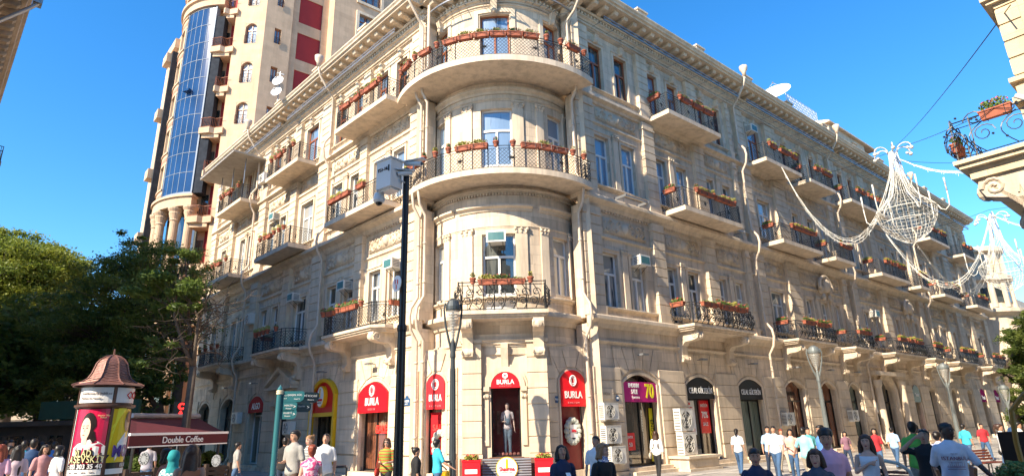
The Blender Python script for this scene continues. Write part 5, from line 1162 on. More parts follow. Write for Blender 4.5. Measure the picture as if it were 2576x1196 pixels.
# satellite dishes
DISH = mat('white_dish', (.72, .72, .72), .4, var=.04)
def dish(P, R, d, label):
    r = thing('satellite_dish', label, 'satellite dish', P, 0, 'white satellite dishes on the roofs'); d = Vector(d).normalized(); u_ = d.orthogonal().normalized(); v_ = d.cross(u_); m = MB(); rings = []
    for i in range(6):
        q = max(.02, i/5); rings.append([]); 
        for j in range(20): th = j*math.pi/10; m.v.append((u_*math.cos(th)+v_*math.sin(th))*R*q+d*(q*q*R*.25)); m.uv.append((0, 0)); rings[-1].append(len(m.v)-1)
    for a, b in zip(rings, rings[1:]):
        for j in range(20): m.face((a[j], a[(j+1) % 20], b[(j+1) % 20], b[j]))
    m.build('reflector', DISH, r, smooth=True, fix=False).location = (0, 0, 0); m = MB(); m.tube([(0, 0, 0), -d*.2+Vector((0, 0, -.2)), Vector((0, 0, -R*1.3))-d*.2], .03, 5)
    for j in (0, 7, 13): th = j*math.pi/10; m.tube([(u_*math.cos(th)+v_*math.sin(th))*R+d*R*.25, d*R*.9], .012, 4)
    m.ball(d*R*.9, .06, k=6, h=5); m.build('mount', STEEL, r, fix=False).location = (0, 0, 0)
dd = (-.15, -1, .25)
for x, y, R, lb in ((700, 205, .38, 'upper of two round dishes on the roof edge of the left wing'), (696, 232, .36, 'lower of two round dishes on the roof edge of the left wing')): dish(at_d(x, y, 37), R, dd, lb)
dish(FR.p(24.4, .6, 23.4), 1.0, (-.45, -.62, .64), 'big white dish lying nearly flat on the right wing roof')
r = thing('antenna', 'small bracket aerial above the dishes of the left wing', 'antenna', at_d(705, 185, 37)); m = MB(); m.tube([(0, 0, -2), (0, 0, .1)], .03, 5); m.tube([(-.2, 0, .05), (.25, 0, -.1)], .04, 5); m.build('mast', STEEL, r).location = (0, 0, 0)
r = thing('roof_fence', 'pale mesh fence on the parapet of the right wing', 'fence', FR.p(27, .6, 22.9)); m = MB(FR)
for i in range(22): m.tube([(25.6+i*.22, .7, 22.4), (25.6+i*.22, .7, 23.9)], .016, 4)
for i in range(7): m.tube([(25.6, .7, 22.5+i*.23), (30.3, .7, 22.5+i*.23)], .014, 4)
m.build('mesh', CHW, r, fix=False)
m = MB(FR); m.box(31.5, 38, -1.5, .9, 22.4, 23.3); m.prof([(-1.8, 23.3), (1.15, 23.3), (1.15, 23.42), (-1.8, 24.4)], 31.2, 40); m.build('roof_dormer', STONE_T, BLD)
# ================================================================ building on the right (only its corner and balcony show)
RBd = thing('apartment_building', 'pale stone building at the right edge with a scroll bracketed balcony', 'apartment building', FR.p(-2.4, 16.1, 0))
YST = stone('warm_yellow_stone', (.66, .53, .35), bw=1.1, bh=.46, joints=.4, dirt=.15)
FRo = Flat(FR.p(-1.1, 15.85, 0), FR.d, -FR.n)      # facade across the street, n towards the street
FRo.right = -1
m = MB(FRo); wall(m, 0, 72, 0, 22, [(a+o, a+o+1.1, z, z+2.4) for a in range(3, 70, 5) for o in (0,) for z in (7, 12.6, 17.8)], -.5, 0); m.box(0, 72, -9, -.5, 0, 21.9); m.build('wall', YST, RBd)
m = MB(FRo)
for a in range(3, 70, 5):
    for z in (7, 12.6, 17.8): m.box(a, a+1.1, -.45, -.3, z, z+2.4)
m.build('window', GL[1], RBd)
m = MB(FRo); rustic(m, -.02, 1.1, -.3, .02, 7.5, 21, .34); m.box(-.06, 1.2, -2, .06, 5.9, 6.9); m.box(-.1, 1.3, -2, .12, 7.0, 7.1); m.box(-.04, 1.2, -2, .04, 7.1, 7.3); m.box(-.09, 1.3, -2, .1, 7.38, 7.46); m.box(-.1, 1.3, -2, .1, 8.95, 9.02); m.box(-.16, 1.4, -2, .16, 9.02, 9.12); m.build('corner_pilaster', YST, RBd)
m = MB(FRo); shadowline(m, -.3, 72, 21, 0, 1.2, 1.2); m.build('cornice', YST, RBd)
BAL = MB(FRo); BAL.slab([(-.27, -.2), (-.27, 1.05), (3.4, 1.05), (3.4, -.2)], 6.05, 6.13); BAL.slab([(-.33, -.2), (-.33, 1.11), (3.46, 1.11), (3.46, -.2)], 6.13, 6.2); BAL.slab([(-.15, -.1), (-.15, .95), (3.3, .95), (3.3, -.1)], 5.86, 6.05)
bo = BAL.build('balcony', YST, RBd); railing(FRo, [(-.26, -.5), (-.26, 1.03), (3.4, 1.03), (3.4, 0)], 6.2, .72, True, bo, .55)
_b = BLD; BLD = RBd; console(FRo, .12, .4, .86, 5.86, .8); console(FRo, 3.0, .4, .86, 5.86, .8); BLD = _b
for a, n, z, rz, lb in ((-.30, .35, 6.86, 90, 'terracotta box hung on the end rail of the balcony at the right edge'), (.35, 1.12, 6.62, 0, 'terracotta box on the corner of the balcony at the right edge')):
    r = planter_proto('B', 2); r.location = FRo.p(a, n, z); r.rotation_euler = (0, 0, zrot(FRo)+R_(rz)); r.scale = (.62, .62, .8); tag(r, lb, 'flower box', 'flower pots and boxes on the balcony railings')
    if 'spare' in r: del r['spare']
    PM.clear()
r = thing('floodlight', 'white cylindrical spot lamp on the balcony rail at the right edge', 'floodlight', FRo.p(-.2, -.05, 6.98)); m = MB(); m.tube([(0, 0, 0), (-.1, .06, .08)], [.05, .035], 10); m.tube([(0, 0, 0), (.2, .0, .0)], .02, 6); m.build('lamp', DISH, r).location = (0, 0, 0)
# ================================================================ building on the left across the side street (cornice and a balcony show)
LBd = thing('apartment_building', 'brown stone building at the top left edge with big cornice brackets', 'apartment building', FL.p(13, 15.6, 0))
FLo = Flat(FL.p(9.0, 15.7, 0), FL.d, -FL.n); FLo.right = 1; BST = stone('brown_grey_stone', (.42, .33, .24), joints=.3)
m = MB(FLo); wall(m, 0, 24, 0, 21.3, [(a, a+1.2, z, z+2.3) for a in range(2, 22, 4) for z in (2, 7, 12.4, 17)], -.5, 0); m.box(0, 24, -12, -.5, 0, 21.2); m.build('wall', BST, LBd)
m = MB(FLo)
for a in range(2, 22, 4):
    for z in (2, 7, 12.4, 17): m.box(a, a+1.2, -.45, -.3, z, z+2.3)
m.build('window', GL[2], LBd)
m = MB(FLo); m.prof([(-.5, 21.2), (.2, 21.2), (.25, 21.5), (1.1, 21.62), (1.25, 21.7), (1.3, 22.0), (1.45, 22.1), (1.45, 22.25), (-.5, 22.6)], -.4, 24.3)
for i in range(32):
    a = .2+i*.75; m.prof([(.1, 20.75), (.3, 20.8), (.5, 21.2), (.95, 21.25), (1.08, 21.4), (1.05, 21.61), (.1, 21.61)], a, a+.3)
m.prof([(-.1, 20.4), (.12, 20.4), (.2, 20.6), (-.1, 20.7)], -.2, 24.2); m.build('cornice', BST, LBd)
m = MB(FLo); m.slab([(20.7, -.2), (20.7, 2.15), (24, 2.15), (24, -.2)], 17.9, 18.2); bo = m.build('balcony', BST, LBd)
m = MB(FLo)
for z in (18.35, 18.9, 19.2): m.tube([(20.8, 0, z), (20.8, 2.1, z), (23.9, 2.1, z)], .025, 4)
for i in range(9): m.tube([(20.8, .25*i, 18.2), (20.8, .25*i, 19.2)], .018, 4)
for i in range(12): m.tube([(20.8+.28*i, 2.1, 18.2), (20.8+.28*i, 2.1, 19.2)], .018, 4)
m.build('railing', IRON, bo, fix=False).location = (0, 0, 0)
m = MB(FLo); m.tube([(7.5, .4, 20.0), (7.5, 1.35, 21.2), (7.5, 1.7, 21.7)], .09, 8); m.box(7.3, 7.8, 1.45, 1.8, 21.6, 22.1); m.build('downpipe', STEEL, LBd)
# unseen block added behind the viewer to throw shade on the near pavement
NBd = thing('apartment_building', 'unseen stone building added behind the viewer to shade the near pavement', 'apartment building', FL.p(-20, 24, 0))
FNb = Flat(FL.p(-6.0, 21.5, 0), -FL.d, -FL.n)
m = MB(FNb); wall(m, 0, 40, 0, 17.5, [(a, a+1.2, z, z+2.3) for a in range(2, 38, 4) for z in (2, 7, 12.4)], -.5, 0); m.box(0, 40, -12, -.5, 0, 17.4); m.prof([(-.5, 17.3), (.8, 17.4), (.8, 17.8), (-.5, 18.2)], -.2, 40.2); m.build('wall', BST, NBd)
m = MB(FNb)
for a in range(2, 38, 4):
    for z in (2, 7, 12.4): m.box(a, a+1.2, -.45, -.3, z, z+2.3)
m.build('window', GL[2], NBd)
# ================================================================ high-rise
HRB = thing('high_rise', 'tall cream and red high-rise with a curved blue glass front behind the left wing', 'high-rise building', at_d(560, 1090, 56).xy.to_3d())
CB = stone('highrise_stone_fine', (.56, .40, .27), bw=1.0, bh=.5, joints=.1, dirt=.1, blockvar=.06)
REDP = mat('dark_red_render', (.27, .018, .022), .8, var=.12, scale=.8); PNK = mat('pink_stone', (.50, .20, .13), .8, var=.1)
def pt2(x, y, d): q = at_d(x, y, d); return Vector((q.x, q.y, 0))
A1 = pt2(550, 389, 53.5); A2 = pt2(640, 299, 52.0)            # facet with arched windows
fA = Flat(A1, A2-A1, Vector(((A2-A1).y, -(A2-A1).x, 0))); wA = (A2-A1).length
TOPZ = 62
nA = fA.n
fB = Flat(A2, FR.d, FR.n)                                       # flank parallel to the right street
def zpx(x, y, d): return at_d(x, y, d).z
zA = [zpx(629, 55, 52.5), zpx(617, 150, 52.5), zpx(605, 253, 52.5)]
flo = (zA[0]-zA[2])/2
tops = [zA[2]+flo*k_ for k_ in range(-4, 5)]
hA = flo*.52
m = MB(fA); m.fr = fA; wall(m, 0, wA, 4, TOPZ, [(wA*.36, wA*.74, z-hA, z) for z in tops], -.4, 0)
for z in tops: arch_fill(m, wA*.36, wA*.74, z-.42, z-.02, z+.01, -.4, -.02)
m.build('wall', CB, HRB)
m = MB(fB)
ops = [(.9, 1.5, z-hA+.3, z-.2) for z in tops]; wall(m, 0, 2.4, 4, TOPZ, ops, -.4, 0)
m.box(2.4, 3.1, -.9, -.4, 4, TOPZ); m.box(3.1, 5.4, -1.0, -.75, 4, TOPZ); m.box(5.4, 6.0, -.9, -.45, 4, TOPZ)
for z in tops: m.box(3.1, 5.4, -.75, -.55, z+.6, z+1.75)
m.box(6.0, 6.4, -.9, .9, 4, TOPZ)
wall(m, 6.4, 13.4, 4, TOPZ, [(8.6, 10.9, z-hA-.1, z+.3) for z in tops], .5, .9)
m.box(13.4, 24, -1.2, -.5, 4, TOPZ)
m.build('wall', CB, HRB)
m = MB(fB)
for z in tops: m.box(3.1, 5.4, -.76, -.62, z-flo+1.75, z+.6)
m.build('red_panel', REDP, HRB)
m = MB(fB)
for z in tops:
    for a, b, c, d_ in ((8.3, 8.6, z-hA-.4, z+.6), (10.9, 11.2, z-hA-.4, z+.6), (8.6, 10.9, z+.3, z+.6), (8.6, 10.9, z-hA-.4, z-hA-.1)): m.box(a, b, .88, 1.05, c, d_)
m.build('window_surround', STONE_T, HRB)
for i, z in enumerate(tops):
    if z < 17: continue
    def hw(fr, a0, a1, z0, z1, n, arch=False):
        f = MB(fr); t_ = .08
        for a in (a0, (a0+a1)/2-.04, a1-t_): f.box(a, a+t_, n, n+.08, z0, z1)
        f.box(a0, a1, n+.002, n+.082, z0, z0+t_); f.box(a0, a1, n+.002, n+.082, z1-t_-.6*arch, z1-.6*arch)
        o = f.build('window', BROWNW, HRB); g = MB(fr); g.box(a0, a1, n-.03, n+.02, z0, z1); o2 = g.build('pane', GL[3 if (i % 3) else 1], o); o2.location = (0, 0, 0)
        q = MB(fr); hh = (z1-z0)*.38
        for z_ in (z0+.05, z0+hh): q.tube([(a0-.02, .08, z_), (a1+.02, .08, z_)], .022, 4)
        for k_ in range(7): x = a0+(a1-a0)*k_/6; q.tube([(x, .08, z0+.05), (x, .08, z0+hh)], .014, 4)
        for k_ in range(2):
            cx = a0+(a1-a0)*(.3+.4*k_); q.tube([(cx+.18*math.cos(j*.6)*(1-j/14), .09, z0+hh/2+.22*math.sin(j*.6)*(1-j/14)) for j in range(12)], .014, 4)
        if n < 0: q.build('railing', IRON, o, fix=False).location = (0, 0, 0)
    hw(fA, wA*.37, wA*.73, z-hA, z-.02, -.3, True); hw(fB, .92, 1.48, z-hA+.3, z-.22, -.3)
    f_ = MB(fB); f_.box(8.6, 10.9, .55, .62, z-hA-.1, z+.3); o = f_.build('window', GL[1], HRB)
    f_ = MB(fB)
    for a in (8.6, 9.33, 10.1, 10.8): f_.box(a, a+.1, .62, .7, z-hA-.1, z+.3)
    f_.box(8.6, 10.9, .62, .69, z-hA*.2, z-hA*.2+.1); f_.build('frame', BROWNW, o).location = (0, 0, 0)
    q = MB(fB)
    for z_ in (z-hA, z-hA*.45): q.tube([(8.5, .95, z_), (11, .95, z_)], .025, 4)
    for k_ in range(16): q.tube([(8.5+k_*.166, .95, z-hA), (8.5+k_*.166, .95, z-hA*.45)], .015, 4)
    q.build('railing', IRON, o, fix=False).location = (0, 0, 0)
# open corner with brown soffit, far right of the flank
m = MB(fB)
for z in tops: m.box(13.4, 22, -.6, 1.2, z+.6, z+1.2); m.box(13.4, 22, 1.1, 1.2, z-1.4, z-.6)
m.build('balcony', CB, HRB)
# recess with balconies between the glass and the arched facet
B1 = pt2(480, 479, 54.5); B0 = pt2(408, 499, 57.0)
fC = Flat(B1, A1-B1, Vector(((A1-B1).y, -(A1-B1).x, 0))); wC = (A1-B1).length
m = MB(fC); m.box(-.3, wC, -1.6, -1.1, 4, TOPZ); m.box(wC-.05, wC+.2, -1.6, 0, 4, TOPZ); m.build('wall', mat('orange_stone', (.50, .31, .19), .8, var=.06), HRB)
m = MB(fC)
for z in tops: m.box(wC*.55, wC*.9, -1.1, -1.04, z-hA*1.2, z+.9)
m.build('red_panel', REDP, HRB)
for i, z in enumerate(tops):
    if z < 12: continue
    zb = z-hA-.9
    m = MB(fC); a0 = .1 if i % 2 == 0 else wC*.45
    m.slab([(a0, -1.1), (a0, .3), (wC*.55, .45), (wC*.7, .15), (wC+.2, .3), (wC+.2, -1.1)], zb, zb+.55); m.slab([(a0+.2, -1.1), (a0+.2, .1), (wC*.9, .1), (wC*.9, -1.1)], zb-.35, zb); o = m.build('balcony', CB, HRB)
    q = MB(fC); P_ = [(a0+.05, -1, 0), (a0+.05, .25, 0), (wC*.55, .4, 0), (wC*.7, .1, 0), (wC+.1, .25, 0)]
    for z_ in (zb+.62, zb+1.45): q.tube([(a, n, z_) for a, n, _ in P_], .025, 4)
    L_ = poly_len(P_); T_ = L_[-1]
    for k_ in range(int(T_/.14)): a, n = along([(p[0], p[1]) for p in P_], L_, k_*.14); q.tube([(a, n, zb+.55), (a, n, zb+1.45)], .013, 4)
    q.build('railing', BROWNW, o, fix=False).location = (0, 0, 0)
    m = MB(fC); m.box(wC*.2, wC*.5, -1.1, -1.03, zb+.7, zb+2.9); m.build('window', GL[2], HRB)
# bow front carrying the curved glass
bc = (B0+B1)/2; gd = (B1-B0).normalized(); gn = Vector((gd.y, -gd.x, 0)); chord = (B1-B0).length; Rg = 5.5
ctr = bc-gn*math.sqrt(Rg*Rg-(chord/2)**2); ang0 = math.atan2(gn.x, -gn.y); FG = Round(ctr, Rg, ang0); FG.seg = .3; hc = math.asin(chord/2/Rg)*Rg
zg0 = (zpx(408, 499, 57)+zpx(480, 479, 54.5))/2; zg1 = (zpx(480, 55, 57)+zpx(547, 5, 54.5))/2
BG = mat('blue_curtain_glass', (.016, .050, .135), .12, .0, var=.25, scale=.5, spec=.35); BGF = mat('pale_mullion', (.20, .25, .32), .6, 0, var=.03)
m = MB(FG); m.box(-hc, hc, -.45, .0, zg0, zg1); m.build('curved_glass', BG, HRB)
m = MB(FG)
for j in range(6): a = -hc+2*hc*j/5; m.box(a-.018, a+.018, .0, .02, zg0, zg1)
for j in range(11): z = zg0+(zg1-zg0)*(j+(0 if j else .0))/10; m.box(-hc, hc, .0, .03, z-.018, z+.018)
m.box(-hc-.12, -hc, -.5, .06, zg0-.12, zg1+.1); m.box(hc, hc+.12, -.5, .06, zg0-.12, zg1+.1); m.box(-hc-.12, hc+.12, -.5, .06, zg0-.3, zg0-.04); m.build('mullion', BGF, HRB)
m = MB(FG); m.box(hc+.12, hc+.9, -.9, -.02, zg0-.1, zg1-1); m.build('dark_side_panel', mat('slate_panel', (.035, .04, .05), .9, var=.2, spec=.05), HRB)
rowh = (zg1-zg0)/10
m = MB(FG); zz = zg0+5.3*rowh; m.plate([(-hc*.2, zz-.1), (hc*.2, zz-.1), (hc*.2, zz+.1), (-hc*.2, zz+.1)], .05, .4); m.build('open_vent', BG, HRB)
m = MB(FG); cR = D  # bow floors left of the glass
aL = -hc-3.4
for k_ in range(-2, 12):
    z = zg0+rowh*2*k_*.5*1.0
for k_ in range(0, 7):
    z = zg0-.3+k_*rowh*1.9
    m.box(aL, -hc-.05, -.5, .1, z-.1, z+.9); m.box(aL, -hc-.05, -.5, .2, z+.9, z+1.05)
m.box(aL, hc+.3, -.6, .25, zg0-1.3, zg0-.35); m.box(aL-.1, hc+.4, -.6, .4, zg0-.5, zg0-.3); m.box(aL, hc+.8, -.6, .2, zg1+.15, zg1+1.2); m.box(aL-.1, hc+.8, -.6, .4, zg1+.9, zg1+1.2)
m.box(aL, hc+.8, -.5, 0, zg1+3.5, TOPZ)
for a in (aL+.1, aL+1.4, -hc-.5): m.box(a, a+.3, -.5, .08, zg0-.2, zg1+.3)
for a in (aL+.6, aL+2, -hc+.6, -hc+2.2, hc-.2): m.box(a, a+.35, -.2, .15, zg1+1.1, zg1+3.6); m.box(a-.1, a+.45, -.2, .3, zg1+3.1, zg1+3.5)
m.box(aL, hc+.8, -1.6, -1.1, 0, TOPZ)
m.build('wall', CB, HRB)
m = MB(FG)
for k_ in range(0, 7): z = zg0-.3+k_*rowh*1.9; m.box(aL, -hc-.06, -.4, .12, z+.2, z+.55)
m.build('pink_band', PNK, HRB)
m = MB(FG)
for k_ in range(0, 7): z = zg0-.3+k_*rowh*1.9; m.box(aL, -hc-.2, -.62, -.5, z+1.05, z+2.9)
m.build('window', GL[2], HRB)
for a in (aL+.5, aL+2.0, -hc-.1, -hc+1.9, hc+.1):
    m = MB(FG); P_ = FG.p(a, -.2, 0); zc_ = zg0-1.3
    q = MB(); q.lathe([(.36, 0), (.36, zc_-5.0), (.42, zc_-4.9), (.34, zc_-4.8), (.33, zc_-1.2), (.40, zc_-1.1), (.36, zc_-1.0), (.5, zc_-.5), (.46, zc_-.4), (.6, zc_-.15), (.6, zc_)], P_, 16); q.build('column', CB, HRB, smooth=False)
m = MB(FG); m.box(aL, hc+.5, -1.3, -1.0, 0, zg0-1.2); m.build('window', GL[2], HRB)
# flat wing on the far left of the bow
E1 = pt2(366, 640, 60); E0 = pt2(345, 640, 63.5)
fE = Flat(E0, E1-E0, Vector(((E1-E0).y, -(E1-E0).x, 0))); wE = (E1-E0).length
m = MB(fE); zt_e = zpx(432, 90, 60); wall(m, -.4, wE+1, 0, zt_e, [(wE*.5, wE*.72, z, z+2.6) for z in [6+5.2*k_ for k_ in range(7)]], -.5, 0); m.box(-.4, wE+1, -.6, -.5, 0, zt_e); m.box(-.6, wE+.4, -.4, .4, zt_e-1.4, zt_e-.4)
for k_ in range(5): z = 12+6*k_; m.box(wE*.75, wE+.3, -.1, .9, z, z+.9)
m.build('wall', CB, HRB)
m = MB(fE); m.box(wE+.25, wE+.6, -.1, .5, 8, zt_e-2); m.build('dark_strip', mat('slate_panel', (.06, .065, .075)), HRB)
m = MB(); 
for P_, Q_ in ((B0, E1),): pass
# ================================================================ far buildings
def block(P, dx, dy, h, rz, mt, label, floors=5, nw=6, emin=0):
    f = Flat(P, (math.cos(rz), math.sin(rz), 0), (math.sin(rz), -math.cos(rz), 0)); r = thing('apartment_building', label, 'apartment building', P); m = MB(f)
    ws = [(dx*(i+.3)/nw, dx*(i+.7)/nw, 1.2+h*k_/floors, h*(k_+.72)/floors) for i in range(nw) for k_ in range(floors)]
    wall(m, 0, dx, 0, h, ws, -.4, 0); m.box(0, dx, -dy, -.4, 0, h-.05); m.prof([(-.5, h), (.5, h), (.6, h+.5), (-.5, h+.6)], -.3, dx+.3)
    for k_ in range(1, floors): m.box(0, dx, 0, .2, h*k_/floors, h*k_/floors+.25)
    m.build('wall', mt, r); m = MB(f)
    for a, b, c, d_ in ws: m.box(a, b, -.35, -.25, c, d_)
    m.build('window', GL[2], r)
q = FR.p(72, -1.5, 0); TUR = thing('apartment_building', 'distant pale stone building with a small corner turret beyond the right wing', 'apartment building', q)
m = MB(); m.lathe([(3.2, 0), (3.2, 12.2), (3.9, 12.6), (3.9, 13.0), (3.0, 13.2), (3.0, 16), (3.5, 16.3), (3.5, 16.8), (2.8, 17.0), (2.8, 19.4), (3.3, 19.6), (3.3, 20.1)], q, 20); m.build('wall', STONE_T, TUR)
m = MB(FR); m.box(69, 110, -14, -2.5, 0, 17.5); m.build('wall', STONE, TUR)
m = MB()
for j in range(14): th = j*2*math.pi/14; m.lathe([(.28, 13.2), (.28, 15.9)], q+Vector((3.05*math.cos(th), 3.05*math.sin(th), 0)), 8); m.lathe([(.24, 17), (.24, 19.4)], q+Vector((2.9*math.cos(th), 2.9*math.sin(th), 0)), 8)
m.build('column', STONE_T, TUR); m = MB(); 
for j in range(14): th = (j+.5)*2*math.pi/14; obox(m, q+Vector((3.0*math.cos(th), 3.0*math.sin(th), 14.6)), .1, .7, 1.7, th)
m.build('window', GL[2], TUR)
block(FL.p(46, 2.0, 0)+Vector((0, 8, 0)), 18, 10, 15, R_(135)+math.pi, STONE, 'pale building lower down the side street behind the dark trees', 4, 7)
block(at_d(60, 1090, 85).xy.to_3d()-Vector((25, 0, 0)), 60, 12, 12, R_(0), BST, 'long low building far behind the left trees', 3, 14)
# ================================================================ trees
BARK = mat('grey_bark', (.10, .075, .055), .9, var=.3, scale=4, bump=.5, bscale=14)
def leafmat(n_, c1, c2):
    m = bpy.data.materials.new(n_); m.use_nodes = True; n = m.node_tree; b = n.nodes['Principled BSDF']; tc = n.nodes.new('ShaderNodeTexCoord'); nz = n.nodes.new('ShaderNodeTexNoise'); nz.inputs['Scale'].default_value = .8; nz.inputs['Detail'].default_value = 6
    cr = n.nodes.new('ShaderNodeValToRGB'); cr.color_ramp.elements[0].position = .35; cr.color_ramp.elements[1].position = .65; cr.color_ramp.elements[0].color = tuple(c1)+(1,); cr.color_ramp.elements[1].color = tuple(c2)+(1,)
    n.links.new(tc.outputs['Object'], nz.inputs[0]); n.links.new(nz.outputs['Fac'], cr.inputs[0]); n.links.new(cr.outputs[0], b.inputs['Base Color']); b.inputs['Roughness'].default_value = .55
    tr = n.nodes.new('ShaderNodeBsdfTranslucent'); n.links.new(cr.outputs[0], tr.inputs[0]); mx = n.nodes.new('ShaderNodeMixShader'); mx.inputs[0].default_value = .45; n.links.new(b.outputs[0], mx.inputs[1]); n.links.new(tr.outputs[0], mx.inputs[2]); n.links.new(mx.outputs[0], n.nodes['Material Output'].inputs[0]); return m
LF1 = leafmat('olive_leaves', (.12, .18, .025), (.28, .31, .04)); LF2 = leafmat('dark_leaves', (.06, .11, .022), (.16, .22, .04)); LF3 = leafmat('mid_leaves', (.07, .12, .025), (.17, .21, .04))
def tree(P, H, blobs, lm, label, trunk_r, seed, ls=.16, dens=1.0, bare=0, lean=(0, 0), th=.45):
    """blobs: list of (dx,dy,z,rx,rz,count)"""
    rd = random.Random(seed); r = thing('tree', label, 'tree', P); t = MB(); top = Vector((lean[0], lean[1], H*th))
    t.tube([(0, 0, 0), (lean[0]*.2, lean[1]*.2, H*th*.4), tuple(top)], [trunk_r*1.25, trunk_r, trunk_r*.8], 9)
    f = MB()
    for dx, dy, z, rx, rz, k_ in blobs:
        c = Vector((dx, dy, z)); mid = top.lerp(c, .5)+Vector((rd.uniform(-.5, .5), rd.uniform(-.5, .5), rd.uniform(-.2, .6)))
        t.tube([top, top.lerp(mid, .5)+Vector((0, 0, -.15)), mid, c], [trunk_r*.6, trunk_r*.45, trunk_r*.3, trunk_r*.1], 6)
        # clusters inside the blob
        ncl = max(5, int(rx*rx*rz*3.2))
        for _ in range(ncl):
            while True:
                v = Vector((rd.uniform(-1, 1), rd.uniform(-1, 1), rd.uniform(-1, 1)))
                if .35 < v.length < 1: break
            cc = c+Vector((v.x*rx, v.y*rx, v.z*rz)); t.tube([mid.lerp(c, .6), (mid.lerp(c, .6)+cc)/2+Vector((0, 0, .1)), cc], [trunk_r*.12, trunk_r*.07, .008], 4)
            cr_ = min(.7, rx*rd.uniform(.14, .30)); kk = int(k_*dens/ncl)
            for _ in range(kk):
                d = Vector((rd.gauss(0, .55), rd.gauss(0, .55), rd.gauss(0, .26)))*cr_; a = Vector((rd.gauss(0, 1), rd.gauss(0, 1), rd.gauss(0, .6))).normalized(); b = a.cross(Vector((rd.gauss(0, 1), rd.gauss(0, 1), rd.gauss(0, 1)))).normalized(); q_ = ls*rd.uniform(.5, 1.2); i = len(f.v); p = cc+d
                for v in (a*q_, b*q_*.38, -a*q_, -b*q_*.38): f.v.append(p+v); f.uv.append((0, 0))
                f.face((i, i+1, i+2, i+3))
    for _ in range(bare):
        a0 = top.lerp(Vector((0, 0, H*.85)), rd.random()*.8); d = Vector((rd.uniform(-1, 1), rd.uniform(-1, 1), rd.uniform(-.1, .9))).normalized(); pts = [a0]
        for i in range(6): d = (d+Vector((rd.uniform(-.7, .7), rd.uniform(-.7, .7), rd.uniform(-.5, .5)))).normalized(); pts.append(pts[-1]+d*rd.uniform(.25, .5))
        t.tube(pts, [.032, .028, .022, .018, .013, .009, .005], 4)
        for q_ in (2, 3, 4, 5):
            d2 = Vector((rd.uniform(-1, 1), rd.uniform(-1, 1), rd.uniform(-.5, .7))).normalized(); t.tube([pts[q_], pts[q_]+d2*.3, pts[q_]+d2*.5+Vector((rd.uniform(-.2, .2), rd.uniform(-.2, .2), .1)), pts[q_]+d2*.75+Vector((rd.uniform(-.3, .3), rd.uniform(-.3, .3), .1))], [.012, .009, .006, .003], 3)
    t.build('trunk', BARK, r, smooth=True, fix=False).location = (0, 0, 0); f.build('crown', lm, r, fix=False).location = (0, 0, 0)
def gp(x, d): q = at_d(x, 1100, d); return Vector((q.x, q.y, 0))
def bl(base, items):
    """(pixel x, pixel y, dist, rx, rz, count) -> local blobs"""
    o = []
    for x, y, d, rx, rz, k_ in items: q = at_d(x, y, d)-base; o.append((q.x, q.y, q.z, rx, rz, k_))
    return o
b = gp(0, 60); tree(b, 22, bl(b, [(60, 690, 60, 4.83, 2.53, 11700), (150, 720, 61.2, 3.45, 1.955, 6500), (-20, 690, 58.8, 5.06, 2.99, 9100), (20, 780, 58.8, 4.83, 2.3, 6500), (-60, 820, 57.6, 4.6, 2.99, 3900), (110, 775, 61.2, 2.53, 1.15, 2860), (70, 640, 61.2, 3.22, 1.38, 3900), (20, 620, 60, 2.76, 1.15, 3120)]), LF1, 'broad olive green tree with a sunlit top at the left edge', .45, 1, .145, dens=2.2, lean=(-.6, .3))
b = gp(90, 46); tree(b, 11, bl(b, [(40, 860, 46, 4.2, 2.4, 6000), (130, 850, 46, 4, 2.4, 6000), (180, 900, 46, 3, 2.2, 4000), (30, 960, 45, 4, 2.2, 4000), (-60, 930, 45, 4, 2.4, 3000), (140, 960, 46, 3.5, 2, 4000)]), LF2, 'dense dark tree farther back behind the olive tree', .35, 2, .22)
b = gp(430, 42); tree(b, 15, bl(b, [(330, 660, 41.91, 2.4, 1.8, 5720), (390, 700, 41.91, 3.12, 2.28, 8800), (310, 760, 40.64, 3.12, 2.28, 8800), (440, 660, 43.18, 1.92, 1.56, 3520), (400, 800, 40.64, 3.12, 2.4, 8800), (250, 820, 40.64, 2.64, 2.16, 6600), (300, 880, 41.91, 3.12, 2.04, 7150), (200, 860, 40.64, 2.4, 1.92, 4620), (340, 600, 43.18, 1.08, 0.72, 770), (440, 760, 41.91, 2.16, 1.56, 3520)]), LF2, 'tall dark leafy tree in front of the high-rise', .3, 3, .10, dens=1.15, bare=10)
b = gp(463, 27); tree(b, 9, bl(b, [(450, 690, 27, 1.5, 1.0, 3600), (420, 750, 27, 1.4, 1.0, 3000), (475, 750, 27, .9, .7, 1400), (465, 640, 28, 1.0, .7, 1400), (400, 900, 27, 1.2, .7, 500), (430, 850, 27, .8, .5, 300)]), LF2, 'slim tree with grey forked trunk and thin bare lower branches by the awning', .16, 4, .10, bare=34, th=.5)
b = gp(395, 38); tree(b, 7, bl(b, [(380, 960, 38, 1.6, 1.1, 1500), (330, 1000, 38, 2, 1.2, 2500), (240, 960, 40, 3, 2, 5000), (300, 930, 40, 2.6, 1.7, 4000)]), LF2, 'leaning dark trunk tree behind the poster column', .28, 5, .16)
b = gp(150, 36); tree(b, 4.5, bl(b, [(155, 1010, 36, 1.2, .9, 2500), (190, 985, 36, .9, .7, 1500)]), LF3, 'small bright green tree lit by a patch of sun left of the poster column', .08, 6, .12)
